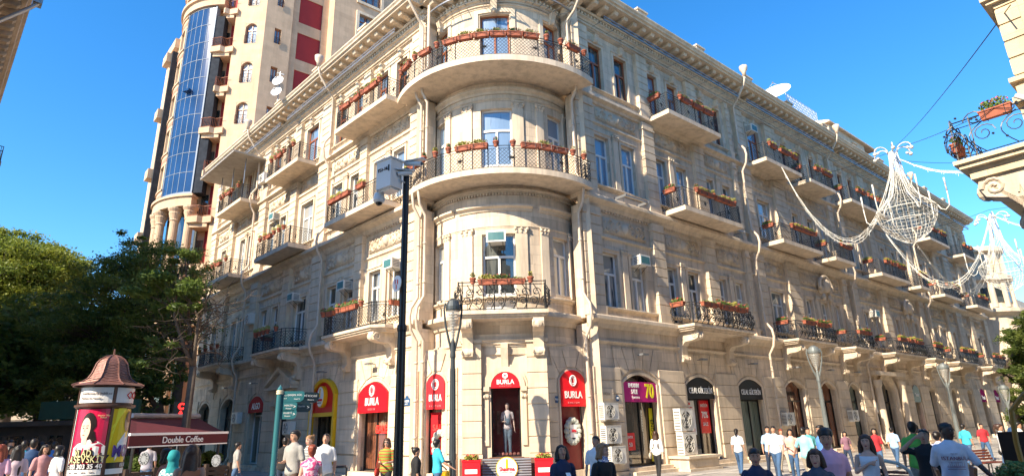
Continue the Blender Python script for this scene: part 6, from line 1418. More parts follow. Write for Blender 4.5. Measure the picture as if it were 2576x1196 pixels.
b = gp(2570, 66); tree(b, 12, bl(b, [(2592, 800, 66, 1.35, 1.08, 4550), (2620, 840, 64, 2.34, 1.98, 6500), (2565, 870, 68, 1.35, 1.17, 3900), (2580, 920, 66, 1.71, 1.44, 5850), (2620, 960, 64, 2.34, 1.98, 5850), (2576, 985, 66, 1.35, 1.26, 3250), (2600, 1040, 66, 1.98, 1.08, 3250)]), LF3, 'bushy green tree at the right edge beyond the right wing', .25, 7, .125, dens=2.2)
b = gp(2520, 100); tree(b, 10, bl(b, [(2500, 1000, 100, 3, 3, 4000), (2530, 985, 98, 3.4, 3, 4000), (2550, 1020, 96, 3, 3, 3500)]), LF3, 'leafy tree at the far end of the street between the lamp and the right wing', .3, 9, .26)
b = gp(2600, 90); tree(b, 13, bl(b, [(2580, 900, 90, 5, 4, 5000), (2540, 960, 92, 4, 3, 4000), (2500, 1010, 95, 3, 2, 2000)]), LF2, 'dark distant tree at the end of the shopping street', .3, 8, .3)
# ================================================================ cafe awning, planters, kiosk on the left
AW = thing('awning', 'long dark red cafe awning lettered Double Coffee', 'awning', at_d(450, 1085, 24).xy.to_3d()); AWM = mat('maroon_awning', (.09, .009, .016), .8, var=.1); 
a0 = at_d(325, 1093, 24); a1 = at_d(572, 1090, 27); b0 = at_d(330, 1051, 26.5); b1 = at_d(500, 1051, 31)
m = MB(); m.v += [a0, a1, b1, b0, a0+Vector((0, 0, -.03)), a1+Vector((0, 0, -.03)), b1+Vector((0, 0, -.03)), b0+Vector((0, 0, -.03))]; m.uv += [(0, 0)]*8
for f_ in ((0, 1, 2, 3), (7, 6, 5, 4), (0, 4, 5, 1), (1, 5, 6, 2), (2, 6, 7, 3), (3, 7, 4, 0)): m.face(f_)
m.build('canopy', AWM, AW)
d_ = (a1-a0); d_.z = 0; fW = Flat((a0.x, a0.y, 0), d_, Vector((d_.y, -d_.x, 0))); LW = d_.length
m = MB(fW); m.box(0, LW, -.02, .02, a0.z-.36, a0.z-.02); m.build('valance', AWM, AW); m = MB(fW); m.box(0, LW, .02, .035, a0.z-.39, a0.z-.35); m.box(0, LW, -.03, .05, a0.z-.02, a0.z+.06); m.build('white_piping', WTXT, AW)
m = MB(); m.tube([b0+Vector((0, 0, .1)), b1+Vector((0, 0, .1))], .09, 8); m.build('roller', mat('pale_roller', (.4, .4, .42), .5), AW)
text('Double', .30, WTXT, fW.basis(LW*.40, .04, a0.z-.19), AW); text('Coffee', .30, WTXT, fW.basis(LW*.62, .04, a0.z-.19), AW)
for a in (.3, LW*.5, LW-.3): m = MB(fW); m.tube([(a, -.1, 0), (a, -.1, a0.z)], .05, 6); m.build('post', IRON, AW)
r = thing('neon_sign', 'red glowing vertical neon sign on the shaded wall above the awning', 'sign', at_d(457, 1030, 30)); p = at_d(457, 1012, 30)
fN = Flat((p.x, p.y, 0), (.8, .6, 0), (.6, -.8, 0)); m = MB(fN); m.box(-.28, .28, -.1, 0, p.z-1.3, p.z+.05); m.build('panel', BLACK, r)
for i, ch in enumerate('CAFE'): text(ch, .34, NEON, fN.basis(0, .02, p.z-.15-i*.32), r, bold=.02)
for i, (x, d) in enumerate(((345, 26.5), (395, 27), (440, 27.5), (490, 28), (535, 28.5))):
    p = gp(x, d); r = thing('planter_box', '%s wooden planter from the left along the cafe terrace' % ordn[i], 'planter', p, R_(-20), 'dark wooden planters of the terrace'); m = MB()
    for k_ in range(5): m.box(-.6, .6, -.22, .22, .08+k_*.15, .2+k_*.15)
    m.build('box', mat('dark_wood', (.05, .03, .02), .6, var=.3), r).location = (0, 0, 0); m = MB(); leaves(m, rdm, 0, 0, 1.05, .6, .25, .3, 700, .06); m.build('foliage', LF2, r, fix=False).location = (0, 0, 0)
for x, y, d, lb in ((363, 1160, 20.0, 'round white clock faced disc on the terrace fence by the grey T-shirt'), (544, 1165, 21.5, 'round white clock faced disc on the terrace fence beside the stone pier')):
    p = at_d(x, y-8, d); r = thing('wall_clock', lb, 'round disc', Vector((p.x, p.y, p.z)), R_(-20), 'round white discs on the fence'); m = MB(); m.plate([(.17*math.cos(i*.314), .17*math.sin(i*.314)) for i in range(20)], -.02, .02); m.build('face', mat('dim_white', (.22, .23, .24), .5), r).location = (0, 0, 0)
    m = MB()
    for j in range(12): th = j*math.pi/6; m.tube([(.09*math.cos(th), -.03, .09*math.sin(th)), (.15*math.cos(th), -.03, .15*math.sin(th))], .008, 4)
    m.build('marks', IRON, r).location = (0, 0, 0)
p0 = gp(330, 20.6); p1 = gp(585, 22.2); d_ = p1-p0; fF = Flat(p0, d_, Vector((d_.y, -d_.x, 0))); r = thing('fence', 'dark slatted terrace fence of the cafe', 'fence', p0); m = MB(fF)
for k_ in range(7): m.box(0, d_.length, -.03, .03, .15+k_*.13, .24+k_*.13)
m.build('slats', MATS['dark_wood'], r)
for k_ in range(5): m = MB(fF); a = d_.length*k_/4; m.box(a-.05, a+.05, -.06, .06, 0, 1.12); m.build('post', MATS['dark_wood'], r)
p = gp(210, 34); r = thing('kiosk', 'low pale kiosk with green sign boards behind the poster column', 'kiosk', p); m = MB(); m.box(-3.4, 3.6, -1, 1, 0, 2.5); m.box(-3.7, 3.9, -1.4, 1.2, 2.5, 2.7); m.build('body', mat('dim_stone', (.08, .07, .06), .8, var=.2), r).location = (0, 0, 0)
m = MB(); m.box(-1.2, .5, -1.3, -1.1, 2.75, 3.5); m.box(.8, 3.0, -1.3, -1.1, 2.75, 3.5); m.build('sign_board', mat('green_board', (.02, .08, .06), .5), r).location = (0, 0, 0); m = MB()
for i in range(4): m.box(-3.1+i*1.7, -1.9+i*1.7, -1.03, -.98, .6, 2.1)
m.build('window', GL[2], r).location = (0, 0, 0)
p = at_d(110, 1072, 40); r = thing('traffic_light', 'red traffic light glowing among the dark trees', 'traffic light', Vector((p.x, p.y, 0))); m = MB(); m.tube([(0, 0, 0), (0, 0, p.z)], .06, 6); m.box(-.15, .15, -.1, .1, p.z-.75, p.z+.2); m.build('post', IRON, r).location = (0, 0, 0); m = MB(); m.ball((0, -.12, p.z), .13, .05, .13, 10, 6); m.build('lamp', NEON, r).location = (0, 0, 0)
# parked car glimpsed at far left
p = gp(50, 38); r = thing('car', 'blue car half hidden behind the crowd at the left', 'car', p, R_(25)); m = MB(); CARM = mat('blue_car_paint', (.05, .15, .28), .25, .4)
m.plate([(-2.1, .35), (2.1, .35), (2.15, .7), (1.9, .85), (1.1, .95), (.6, 1.38), (-.9, 1.42), (-1.6, 1.0), (-2.1, .92)], -.8, .8); m.build('body', CARM, r).location = (0, 0, 0); m = MB(); m.plate([(1.0, .96), (.56, 1.33), (-.85, 1.36), (-1.45, 1.0)], -.81, .81); m.build('window', GL[2], r).location = (0, 0, 0)
for x in (-1.35, 1.35):
    for y in (-.75, .75): m = MB(); m.tube([(x, y-.1, .33), (x, y+.1, .33)], .33, 16); m.build('wheel', mat('tyre', (.015, .015, .015), .8), r).location = (0, 0, 0)
# ================================================================ people
def skin_loft(m, pts, rx, ry=None, k=12, xdir=Vector((1, 0, 0)), m_=0):
    """rings through points; rx along x-ish, ry across; rounded ends"""
    P = [Vector(p) for p in pts]; ry = ry or rx; n = len(P); rings = []
    ext = []
    for i in range(n):
        t = (P[min(i+1, n-1)]-P[max(i-1, 0)]).normalized(); u = (xdir-t*xdir.dot(t)); u = u.normalized() if u.length > .05 else t.orthogonal().normalized(); v = t.cross(u)
        ext.append((P[i], u, v, rx[i], ry[i], t))
    a = ext[0]; b = ext[-1]
    L = [(a[0]-a[5]*min(a[3], a[4])*.7, a[1], a[2], a[3]*.5, a[4]*.5, a[5])]+ext+[(b[0]+b[5]*min(b[3], b[4])*.7, b[1], b[2], b[3]*.5, b[4]*.5, b[5])]
    for c, u, v, x, y, t in L:
        ring = []
        for j in range(k):
            th = 2*math.pi*j/k; m.v.append(c+u*math.cos(th)*x+v*math.sin(th)*y); m.uv.append((th, c.z)); ring.append(len(m.v)-1)
        rings.append(ring)
    for q, r in zip(rings, rings[1:]):
        for j in range(k): m.face((q[j], q[(j+1) % k], r[(j+1) % k], r[j]), m_)
    m.face(rings[0][::-1], m_); m.face(rings[-1], m_)
def fuse(m, name, mt, parent, vox):
    o = m.build(name, mt, None); md = o.modifiers.new('r', 'REMESH'); md.mode = 'VOXEL'; md.voxel_size = vox; md.use_smooth_shade = True
    sm = o.modifiers.new('s', 'SMOOTH'); sm.factor = .5; sm.iterations = 3
    dg = bpy.context.evaluated_depsgraph_get(); me = bpy.data.meshes.new_from_object(o.evaluated_get(dg)); bpy.data.objects.remove(o)
    me.materials.clear(); me.materials.append(mt); r = bpy.data.objects.new(name, me); COL.objects.link(r); r.parent = parent; return r
SK = {'l': mat('skin_light', (.55, .33, .24), .55, var=.06), 'm': mat('skin_medium', (.44, .24, .155), .55, var=.06), 'd': mat('skin_dark', (.060, .028, .018), .45, var=.1)}
HB = mat('hair_black', (.012, .009, .008), .45, var=.4, scale=40); HBR = mat('hair_brown', (.05, .022, .012), .45, var=.4, scale=40); HRD = mat('hair_red', (.22, .045, .02), .5, var=.3, scale=40)
def cloth(name, col, var=.06): return mat(name, col, .85, var=max(var, .14), scale=7, bump=.7, bscale=6)
EYW = mat('eye_white', (.38, .35, .33), .3, var=0); EYD = mat('eye_dark', (.012, .008, .006), .2, var=0); LIP = mat('lips', (.36, .08, .07), .5, var=0)
def patterned(name, c1, c2, kind='wave', sc=14):
    if name in MATS: return MATS[name]
    m = bpy.data.materials.new(name); m.use_nodes = True; n = m.node_tree; b = n.nodes['Principled BSDF']; b.inputs['Roughness'].default_value = .85; tc = n.nodes.new('ShaderNodeTexCoord')
    if kind in ('wave', 'vert'):
        t = n.nodes.new('ShaderNodeTexWave'); t.inputs['Scale'].default_value = sc; t.bands_direction = 'Z' if kind == 'wave' else 'X'; o = t.outputs['Fac']
    elif kind == 'check': t = n.nodes.new('ShaderNodeTexChecker'); t.inputs['Scale'].default_value = sc; o = t.outputs['Fac']
    else: t = n.nodes.new('ShaderNodeTexNoise'); t.inputs['Scale'].default_value = sc; t.inputs['Distortion'].default_value = 1.5; o = t.outputs['Fac']
    cr = n.nodes.new('ShaderNodeValToRGB'); cr.color_ramp.elements[0].position = .47; cr.color_ramp.elements[1].position = .53; cr.color_ramp.elements[0].color = tuple(c1)+(1,); cr.color_ramp.elements[1].color = tuple(c2)+(1,)
    n.links.new(tc.outputs['Object'], t.inputs[0]); n.links.new(o, cr.inputs[0]); n.links.new(cr.outputs[0], b.inputs['Base Color']); MATS[name] = m; return m
ARM = {'down': ((.235, .02, 1.14), (.245, -.05, .89)), 'swing': ((.23, .10, 1.15), (.24, .06, .91)), 'fwd': ((.23, .0, 1.14), (.2, -.2, .98)), 'hold': ((.23, .02, 1.13), (.10, -.24, 1.12)),
       'brow': ((.36, -.16, 1.40), (.12, -.17, 1.62)), 'chest': ((.24, -.04, 1.15), (.02, -.17, 1.30)), 'phone': ((.22, -.02, 1.13), (.06, -.28, 1.20)), 'out': ((.30, -.05, 1.17), (.42, -.18, .98)), 'back': ((.23, .1, 1.15), (.2, .02, .93)), 'bin': ((.26, -.08, 1.16), (.34, -.30, 1.02))}
def person(x, y, d, face, label, top, bot, hair='short', hm=None, sk='m', fem=False, la='down', ra='down', sleeve=.45, walk=.12, yaw=0, tilt=0, bottom='trousers', extra=None, ht=None, sc=1.0, group=None, neck=0, fat=1.0):
    """head top at pixel (x,y), distance d; face = heading in degrees, 0 looks at the viewer"""
    hp = at_d(x, y, d); P = Vector((hp.x, hp.y, 0)); Hh = max(1.35, min(2.0, hp.z)); k = Hh/1.75
    vox = .011 if d < 12 else (.016 if d < 22 else .022)
    to = math.atan2(-P.x, P.y)      # rz that makes -Y look at the viewer
    r = thing('person', label, 'person', P, to+R_(face), group); r.scale = (k, k, k)
    w_ = .92 if fem else 1.0; sh = .175*w_
    b = MB()
    # trunk and neck
    T_z = [.92, .99, 1.10, 1.22, 1.33, 1.41, 1.45, 1.485]; T_x = [.155, .165, .145, .148, .168, .17, .135, .075]; T_y = [.105, .11, .096, .105, .118, .098, .082, .062]
    if fem: T_x = [.165, .17, .125, .135, .15, .152, .12, .065]
    T_x = [q*w_*fat for q in T_x]; T_y = [q*fat for q in T_y]
    skin_loft(b, [(0, 0, z) for z in T_z], T_x, T_y, 16)
    skin_loft(b, [(0, .01, 1.43), (0, 0, 1.50), (0, -.005, 1.56)], [.062, .055*w_, .056*w_], None, 12)
    # head
    ya = R_(yaw); ti = R_(tilt); HM = Matrix.Translation((0, 0, 1.53)) @ Matrix.Rotation(ya, 4, 'Z') @ Matrix.Rotation(ti, 4, 'X') @ Matrix.Translation((0, 0, -1.53))
    hd = MB(); hz = [1.532, 1.55, 1.58, 1.615, 1.655, 1.695, 1.725]; hx = [.032, .050, .061, .070, .076, .072, .055]; hy = [.036, .060, .080, .090, .098, .095, .072]; hyo = [-.035, -.022, -.008, 0, .0, .004, .006]
    skin_loft(hd, [(0, o-.008, z) for o, z in zip(hyo, hz)], hx, hy, 16)
    hd.ball((0, -.103, 1.60), .011, .017, .018, 8, 6); hd.ball((0, -.098, 1.625), .008, .012, .026, 8, 6); hd.ball((0, -.078, 1.547), .022, .02, .014, 8, 6)
    for s_ in (-1, 1): hd.ball((s_*.076, .004, 1.62), .009, .018, .03, 7, 6); hd.ball((s_*.03, -.083, 1.665), .024, .012, .01, 7, 5); hd.ball((s_*.042, -.066, 1.605), .022, .02, .022, 7, 5)
    for i, v in enumerate(hd.v): hd.v[i] = HM @ v
    o_ = len(b.v); b.v += hd.v; b.uv += hd.uv; b.f += [tuple(i+o_ for i in f_) for f_ in hd.f]; b.m += hd.m
    joints = []
    def arm(s_, key):
        e, h = ARM[key]; S_ = Vector((s_*sh, .0, 1.405)); E_ = Vector((s_*e[0]*w_, e[1], e[2])); H_ = Vector((s_*h[0], h[1], h[2]))
        if key == 'chest': H_ = Vector((-s_*.0+s_*.02, h[1], h[2]))
        g = .9 if fem else 1.0; g *= (fat*.5+.5)
        skin_loft(b, [S_, S_.lerp(E_, .3), S_.lerp(E_, .7), E_], [.050*g, .049*g, .042*g, .037*g], None, 10); skin_loft(b, [E_, E_.lerp(H_, .3), E_.lerp(H_, .75), H_], [.037*g, .038*g, .030*g, .024*g], None, 10)
        d_ = (H_-E_).normalized(); side = d_.cross(Vector((0, 0, 1))) if abs(d_.z) < .8 else Vector((0, 1, 0)); side = (side-d_*side.dot(d_)).normalized(); nn = d_.cross(side)
        if key in ('brow',): d_ = Vector((-s_*.75, -.1, .35)).normalized(); side = Vector((0, 0, 1)); side = (side-d_*side.dot(d_)).normalized(); nn = d_.cross(side)
        if key == 'chest': d_ = Vector((s_*-.85, -.12, .22)).normalized(); side = Vector((0, 0, 1)); side = (side-d_*side.dot(d_)).normalized(); nn = d_.cross(side)
        PM_ = H_+d_*.05; skin_loft(b, [H_, PM_, H_+d_*.085], [.026, .038*g, .036*g], [.020, .017, .014], 10, side)
        sp_ = 1.15 if d > 12 else 1.0
        for i, (off, ln) in enumerate(((-.030, .062), (-.011, .074), (.009, .078), (.028, .070))):
            cu = nn*(.010 if key in ('chest',) else .028)*(1 if s_ > 0 else -1)
            q0 = H_+d_*.085+side*off*sp_; q1 = q0+d_*ln*.5+cu*.3+side*off*.12; q2 = q0+d_*ln+cu+side*off*.2; skin_loft(b, [q0, q1, q2], [.0095*sp_, .009*sp_, .0075*sp_], None, 7)
        th_ = H_+d_*.025-side*.028*g; skin_loft(b, [th_, th_+d_*.035-side*.022, th_+d_*.062-side*.026+nn*.01], [.012, .0105, .0085], None, 7)
        joints.append((S_, E_, H_, d_, side, nn))
    arm(1, la); arm(-1, ra)
    legs = []
    for s_, ph in ((1, walk), (-1, -walk)):
        hipx = .088*w_; hip = Vector((s_*hipx, 0, .90)); kn = Vector((s_*.09*w_, -ph*1.3-.03*(abs(walk) > 0), .485)); an = Vector((s_*.09*w_, -ph*2.0+(.10 if ph < 0 else 0), .095+(.03 if ph < 0 else 0)))
        legs.append((hip, kn, an)); g = 1.02 if fem else 1
        skin_loft(b, [hip, hip.lerp(kn, .4), kn], [.082*g, .072*g, .052*g], None, 12); skin_loft(b, [kn, kn.lerp(an, .3), kn.lerp(an, .75), an], [.052, .054, .036, .034], None, 12); skin_loft(b, [an+Vector((0, .03, -.05)), an+Vector((0, -.07, -.06)), an+Vector((0, -.15, -.075))], [.032, .038, .034], [.034, .028, .018], 10)
    body = fuse(b, 'body', SK[sk], r, vox)
    # clothes
    def infl(q, e): return [x_+e for x_ in q]
    c = MB(); lo = 0 if bottom != 'dress' else 0
    zt = [(.94 if bottom != 'dress' else .92)]+T_z[1:]
    if sleeve == 0: skin_loft(c, [(0, 0, z) for z in T_z[1:6]][:5]+[(0, 0, 1.40)], infl(T_x[1:6], .014)+[.10], infl(T_y[1:6], .016)+[.07], 18)
    else: skin_loft(c, [(0, 0, .90)]+[(0, 0, z+(.012 if z > 1.46 else 0)) for z in T_z[1:]], [T_x[1]+.02]+infl(T_x[1:7], .013)+[.078], [T_y[1]+.024]+infl(T_y[1:7], .020)+[.07], 18)
    for s_, J in zip((1, -1), joints):
        S_, E_, H_ = J[:3]
        if sleeve > 0:
            up_ = min(1, sleeve/.5); q = S_.lerp(E_, up_); skin_loft(c, [S_+Vector((-s_*.012, 0, .012)), S_+Vector((s_*.006, 0, -.03)), S_.lerp(q, .5), q], [.056, .062, .060, .058 if sleeve < .5 else .049], None, 12)
            if sleeve > .5: q2 = E_.lerp(H_, (sleeve-.5)/.5); skin_loft(c, [E_, E_.lerp(q2, .5), q2], [.05, .048, .042], None, 12)
        else: skin_loft(c, [Vector((s_*.10, .01, 1.36)), Vector((s_*.115, .0, 1.44))], [.035, .03], None, 8)
    fuse(c, 'top', top, r, vox)
    c = MB()
    if bottom in ('trousers', 'shorts'):
        skin_loft(c, [(0, 0, .86), (0, 0, .93), (0, 0, 1.0)], [T_x[1]+.005, T_x[1]+.012, T_x[1]+.008], [.105, .12, .115], 16)
        for hip, kn, an in legs:
            skin_loft(c, [hip, hip.lerp(kn, .45), kn], [.095, .088, .068], None, 12)
            if bottom == 'trousers': skin_loft(c, [kn, kn.lerp(an, .5), an+Vector((0, 0, -.02))], [.068, .060, .056], None, 12)
    else:
        zb_ = .50 if bottom == 'skirt' else .55; skin_loft(c, [(0, -.0, zb_), (0, 0, .7), (0, 0, .9), (0, 0, 1.03)], [.25, .21, T_x[1]+.02, T_x[2]+.01], [.19, .16, .125, .10], 20)
    fuse(c, {'trousers': 'trousers', 'shorts': 'shorts'}.get(bottom, 'skirt'), bot, r, vox)
    c = MB()
    for hip, kn, an in legs: skin_loft(c, [an+Vector((0, .04, -.06)), an+Vector((0, -.07, -.065)), an+Vector((0, -.165, -.078))], [.04, .046, .038], [.038, .03, .02], 10)
    c.build('shoes', mat('dark_shoe', (.03, .025, .022), .5), r, smooth=True).location = (0, 0, 0)
    # hair
    hm = hm or HB; h = MB(); rd = random.Random(int(x*3+y))
    if hair == 'hijab':
        h.ball((0, .022, 1.655), .098, .108, .118, 16, 12); skin_loft(h, [(0, .01, 1.40), (0, .015, 1.48), (0, .01, 1.56)], [.15, .095, .085], [.12, .09, .09], 14)
    elif hair == 'crop': h.ball((0, .022, 1.680), .0805, .092, .082, 16, 12); h.ball((0, .0, 1.702), .074, .098, .055, 14, 10)
    elif hair != 'bald':
        h.ball((0, .006, 1.702), .082, .112, .064, 16, 12); h.ball((0, .030, 1.668), .087, .098, .092, 16, 12); skin_loft(h, [(0, .040, 1.575), (0, .048, 1.63), (0, .045, 1.69)], [.060, .078, .084], [.045, .058, .06], 14)
        if hair == 'puff': h.ball((0, .02, 1.71), .100, .115, .085, 14, 10); h.ball((0, -.04, 1.745), .07, .05, .035, 10, 8)
        if hair in ('short', 'puff'): skin_loft(h, [(0, .055, 1.60), (0, .05, 1.66)], [.07, .08], [.035, .05], 12)
        if hair == 'short': skin_loft(h, [(0, -.07, 1.722), (0, -.02, 1.745), (0, .05, 1.74)], [.045, .06, .055], [.018, .02, .03], 10)
        if hair in ('long', 'verylong', 'bob'):
            zb_ = {'long': 1.32, 'verylong': 1.02, 'bob': 1.50}[hair]
            skin_loft(h, [(0, .075, zb_), (0, .08, (zb_+1.5)/2), (0, .05, 1.58), (0, .04, 1.66)], [.09, .115, .098, .085], [.03, .045, .06, .07], 16)
            for s_ in (-1, 1): skin_loft(h, [(s_*.105, .0 if hair != 'bob' else .01, max(zb_+.02, 1.36)), (s_*.10, .0, 1.5), (s_*.086, -.018, 1.62), (s_*.05, -.045, 1.715)], [.028, .034, .026, .022], [.03, .04, .04, .04], 10, Vector((0, 1, 0)))
        if hair in ('pony', 'bun'):
            h.ball((0, .115, 1.70 if hair == 'pony' else 1.74), .04, .04, .04, 10, 7)
            if hair == 'pony': skin_loft(h, [(0, .12, 1.69), (.01, .16, 1.58), (.015, .13, 1.42)], [.035, .038, .018], None, 10)
    for i, v in enumerate(h.v):
        q = HM @ v; n3 = (noise.noise(q*22)*.012+noise.noise(Vector((q.x*90, q.y*90, q.z*25)))*.006) if hair != 'hijab' else noise.noise(q*14)*.01; h.v[i] = q+Vector((n3, n3, n3))
    if h.v: (fuse(h, 'hair' if hair != 'hijab' else 'headscarf', hm, r, vox*.9) if hair not in ('x',) else None)
    # face
    if d < 20:
        e = MB(); p = MB(); bw = MB(); l = MB()
        for s_ in (-1, 1):
            e.ball((s_*.031, -.0945, 1.645), .0135, .007, .0055, 10, 6); p.ball((s_*.031, -.0995, 1.645), .0075, .004, .0062, 8, 6)
            bw.tube([(s_*.013, -.106, 1.664), (s_*.030, -.104, 1.670), (s_*.050, -.092, 1.663)], [.0045, .005, .003], 5)
        l.ball((0, -.099, 1.573), .024, .007, .0065, 10, 6); l.ball((0, -.098, 1.566), .018, .008, .006, 10, 6)
        for mb_, nm_, mt_ in ((e, 'eyes', EYW), (p, 'irises', EYD), (bw, 'eyebrows', HB), (l, 'lips', LIP if sk != 'd' else mat('lips_dark', (.09, .035, .03), .5))):
            for i, v in enumerate(mb_.v): mb_.v[i] = HM @ v
            mb_.build(nm_, mt_, r, smooth=True).location = (0, 0, 0)
    if extra: extra(r, joints, HM)
    return r
C = cloth
JE = C('blue_denim', (.045, .10, .20), .2); JD = C('dark_denim', (.02, .035, .07), .2); BK = C('black_cloth', (.012, .012, .014)); WH = C('white_cloth', (.72, .72, .72)); NV = C('navy_cloth', (.022, .03, .075)); KH = C('stone_chinos', (.42, .36, .28)); BRN = C('brown_trousers', (.07, .04, .03)); GRY = C('grey_tshirt', (.30, .29, .27)); PNK2 = C('light_pink_cloth', (.68, .38, .50)); LBL = C('light_blue_cloth', (.32, .48, .70)); CYN = C('cyan_cloth', (.04, .42, .55)); GRN = C('bright_green_cloth', (.12, .42, .07)); PEA = C('peach_cloth', (.70, .42, .34)); TEA = C('teal_scarf', (.01, .23, .25)); RDC = C('red_cloth', (.35, .02, .03)); AQ = C('pale_aqua_cloth', (.28, .62, .66)); TLC = C('teal_shirt', (.08, .34, .36)); SBL = C('strong_blue_cloth', (.05, .16, .42)); BEI = C('beige_cloth', (.5, .42, .32))
def fabtext(txts, depth=-.142):
    def f(r, J, HM):
        for body, s_, x, z, mt_ in txts:
            t = text(body, s_, mt_, Matrix(), None, ext=.0015); t.parent = r; t.name = 'shirt_print'; t.matrix_local = Matrix.Translation((x, depth, z)) @ Matrix.Rotation(math.pi/2, 4, 'X')
            for v in t.data.vertices: v.co.z -= (v.co.x)**2*2.2
    return f
def handbag(s_=1, mt_=None, z=.85):
    def f(r, J, HM):
        m = MB(); m.ball((s_*.27, .0, z), .06, .15, .13, 10, 8); m.tube([(s_*.27, -.1, z+.1), (s_*.2, -.02, 1.42), (s_*.26, .1, z+.1)], .012, 5); m.build('handbag', mt_ or BK, r, smooth=True).location = (0, 0, 0)
    return f
def shades(r, J, HM):
    m = MB(); m.tube([(-.078, .0, 1.655), (-.07, -.085, 1.648)], .004, 4); m.tube([(.078, .0, 1.655), (.07, -.085, 1.648)], .004, 4)
    for s_ in (-1, 1): m.ball((s_*.034, -.106, 1.645), .027, .006, .02, 10, 6)
    for i, v in enumerate(m.v): m.v[i] = HM @ v
    m.build('sunglasses', BLACK, r).location = (0, 0, 0)
def shades_up(r, J, HM):
    m = MB()
    for s_ in (-1, 1): m.ball((s_*.036, -.085, 1.735), .028, .02, .012, 10, 6)
    m.tube([(-.06, -.07, 1.73), (-.085, .02, 1.70)], .004, 4); m.tube([(.06, -.07, 1.73), (.085, .02, 1.70)], .004, 4)
    for i, v in enumerate(m.v): m.v[i] = HM @ v
    m.build('sunglasses', STEEL, r).location = (0, 0, 0)
def held(kind):
    def f(r, J, HM):
        S_, E_, H_, d_, side, nn = J[1] if kind != 'paper' else J[1]
        m = MB(); c = H_+d_*.10+nn*-.02
        if kind == 'phone': obox(m, c+Vector((0, -.01, .03)), .075, .012, .14, 0, R_(-50)); m.build('phone', WTXT, r).location = (0, 0, 0)
        else: obox(m, c+Vector((0, -.03, -.03)), .22, .012, .12, R_(25), R_(-30)); m.build('leaflet', WTXT, r).location = (0, 0, 0)
    return f
def both(*fs):
    def f(r, J, HM):
        for q in fs: q(r, J, HM)
    return f
INK = mat('dark_red_print', (.22, .04, .07), .8, var=0); INK2 = mat('grey_print', (.28, .24, .30), .8, var=0)
def skyline(r, J, HM):
    m = MB()
    for i in range(9):
        x = -.10+i*.025; m.tube([(x, -.142, 1.16), (x, -.142, 1.185+.02*(i % 3))], .002, 3)
    for z in (1.16, 1.145, 1.12): m.tube([(-.11, -.128, z), (0, -.146, z+.004), (.11, -.128, z)], .003, 3)
    m.build('shirt_print', INK, r).location = (0, 0, 0)
# foreground right
person(2375, 1063, 12.0, 12, 'tall dark skinned man in a white T-shirt printed ISTANBUL looking to the right', C('pale_tshirt', (.58, .62, .70)), JD, hair='crop', sk='d', la='out', ra='swing', yaw=40, walk=.08, extra=both(fabtext([('ISTANBUL', .07, 0, 1.265, INK), ('VISIT MY', .024, 0, 1.33, INK2), ('CONSTANTINOPLE', .020, 0, 1.215, INK2)], -.150), skyline), fat=1.06)
person(2319, 1079, 13.2, -6, 'man in black polo shirt raising a hand to the sunglasses on his forehead', BK, JD, sk='m', ra='brow', la='down', tilt=-14, extra=shades_up, fat=1.08)
person(2173, 1092, 12.0, 4, 'young woman in a white tank top with one hand on her chest', C('white_tank', (.62, .66, .72)), C('dark_skirt', (.02, .02, .04)), hair='long', hm=HBR, sk='l', fem=True, ra='chest', la='down', sleeve=0, yaw=-8, bottom='skirt')
person(2073, 1081, 10.0, 0, 'woman with short dark hair in a light pink T-shirt', PNK2, JD, hair='puff', sk='m', fem=True, sleeve=.3, fat=1.3)
person(2047, 1129, 9.2, -8, 'brown haired woman close to the viewer in front of the pink shirt', C('slate_top', (.05, .07, .11)), JD, hair='bob', hm=HBR, sk='l', fem=True, fat=1.1)
person(1895, 1127, 9.3, 5, 'young woman with dark ponytail in a navy top near the bottom edge', NV, JD, hair='pony', sk='m', fem=True)
person(1514, 1114, 10.4, 35, 'fair haired woman in black with a blue white scarf and raised sunglasses', BK, JD, hair='bob', hm=mat('hair_fair', (.26, .14, .06), .5, var=.3, scale=40), sk='l', fem=True, yaw=25, sleeve=.75, extra=both(shades_up, lambda r, J, HM: (lambda m: (skin_loft(m, [(0, -.0, 1.42), (0, -.005, 1.47), (0, 0, 1.53)], [.12, .10, .075], [.10, .09, .08], 14), m.build('scarf', patterned('blue_white_scarf', (.6, .63, .7), (.07, .12, .35), 'noise', 22), r, smooth=True))[0])(MB())))
person(1412, 1118, 10.6, 18, 'dark haired woman in a navy blouse looking down at her phone', NV, JD, hair='bob', hm=HB, sk='m', fem=True, ra='phone', la='hold', tilt=-16, sleeve=.5, extra=held('phone'))
person(1496, 1096, 14.5, -15, 'man in a white shirt walking behind the scarfed woman', WH, JD, yaw=-10, tilt=-12)
# foreground left
person(485, 1118, 11.0, 175, 'woman with very long brown hair seen from behind', C('rust_top', (.35, .13, .06)), JD, hair='verylong', hm=HBR, sk='m', fem=True, sleeve=0)
person(441, 1132, 12.5, 150, 'woman in a teal headscarf and checked shirt from behind', patterned('checked_shirt', (.5, .6, .62), (.1, .25, .28), 'check', 30), JD, hair='hijab', hm=TEA, sk='l', fem=True, sleeve=.9)
person(424, 1127, 13.2, 70, 'dark haired woman turned left beside the teal headscarf', C('rose_top', (.45, .20, .16)), JD, hair='bob', sk='l', fem=True, sleeve=.3)
person(786, 1121, 14.0, 178, 'red haired woman in a pink patterned sleeveless blouse from behind', patterned('pink_pattern', (.62, .06, .20), (.75, .45, .52), 'noise', 11), KH, hair='puff', hm=HRD, sk='l', fem=True, sleeve=.12, fat=1.15)
person(743.5, 1079, 16.6, -40, 'man in a grey T-shirt and brown trousers holding a bottle', GRY, BRN, ra='hold', la='down', yaw=-20)
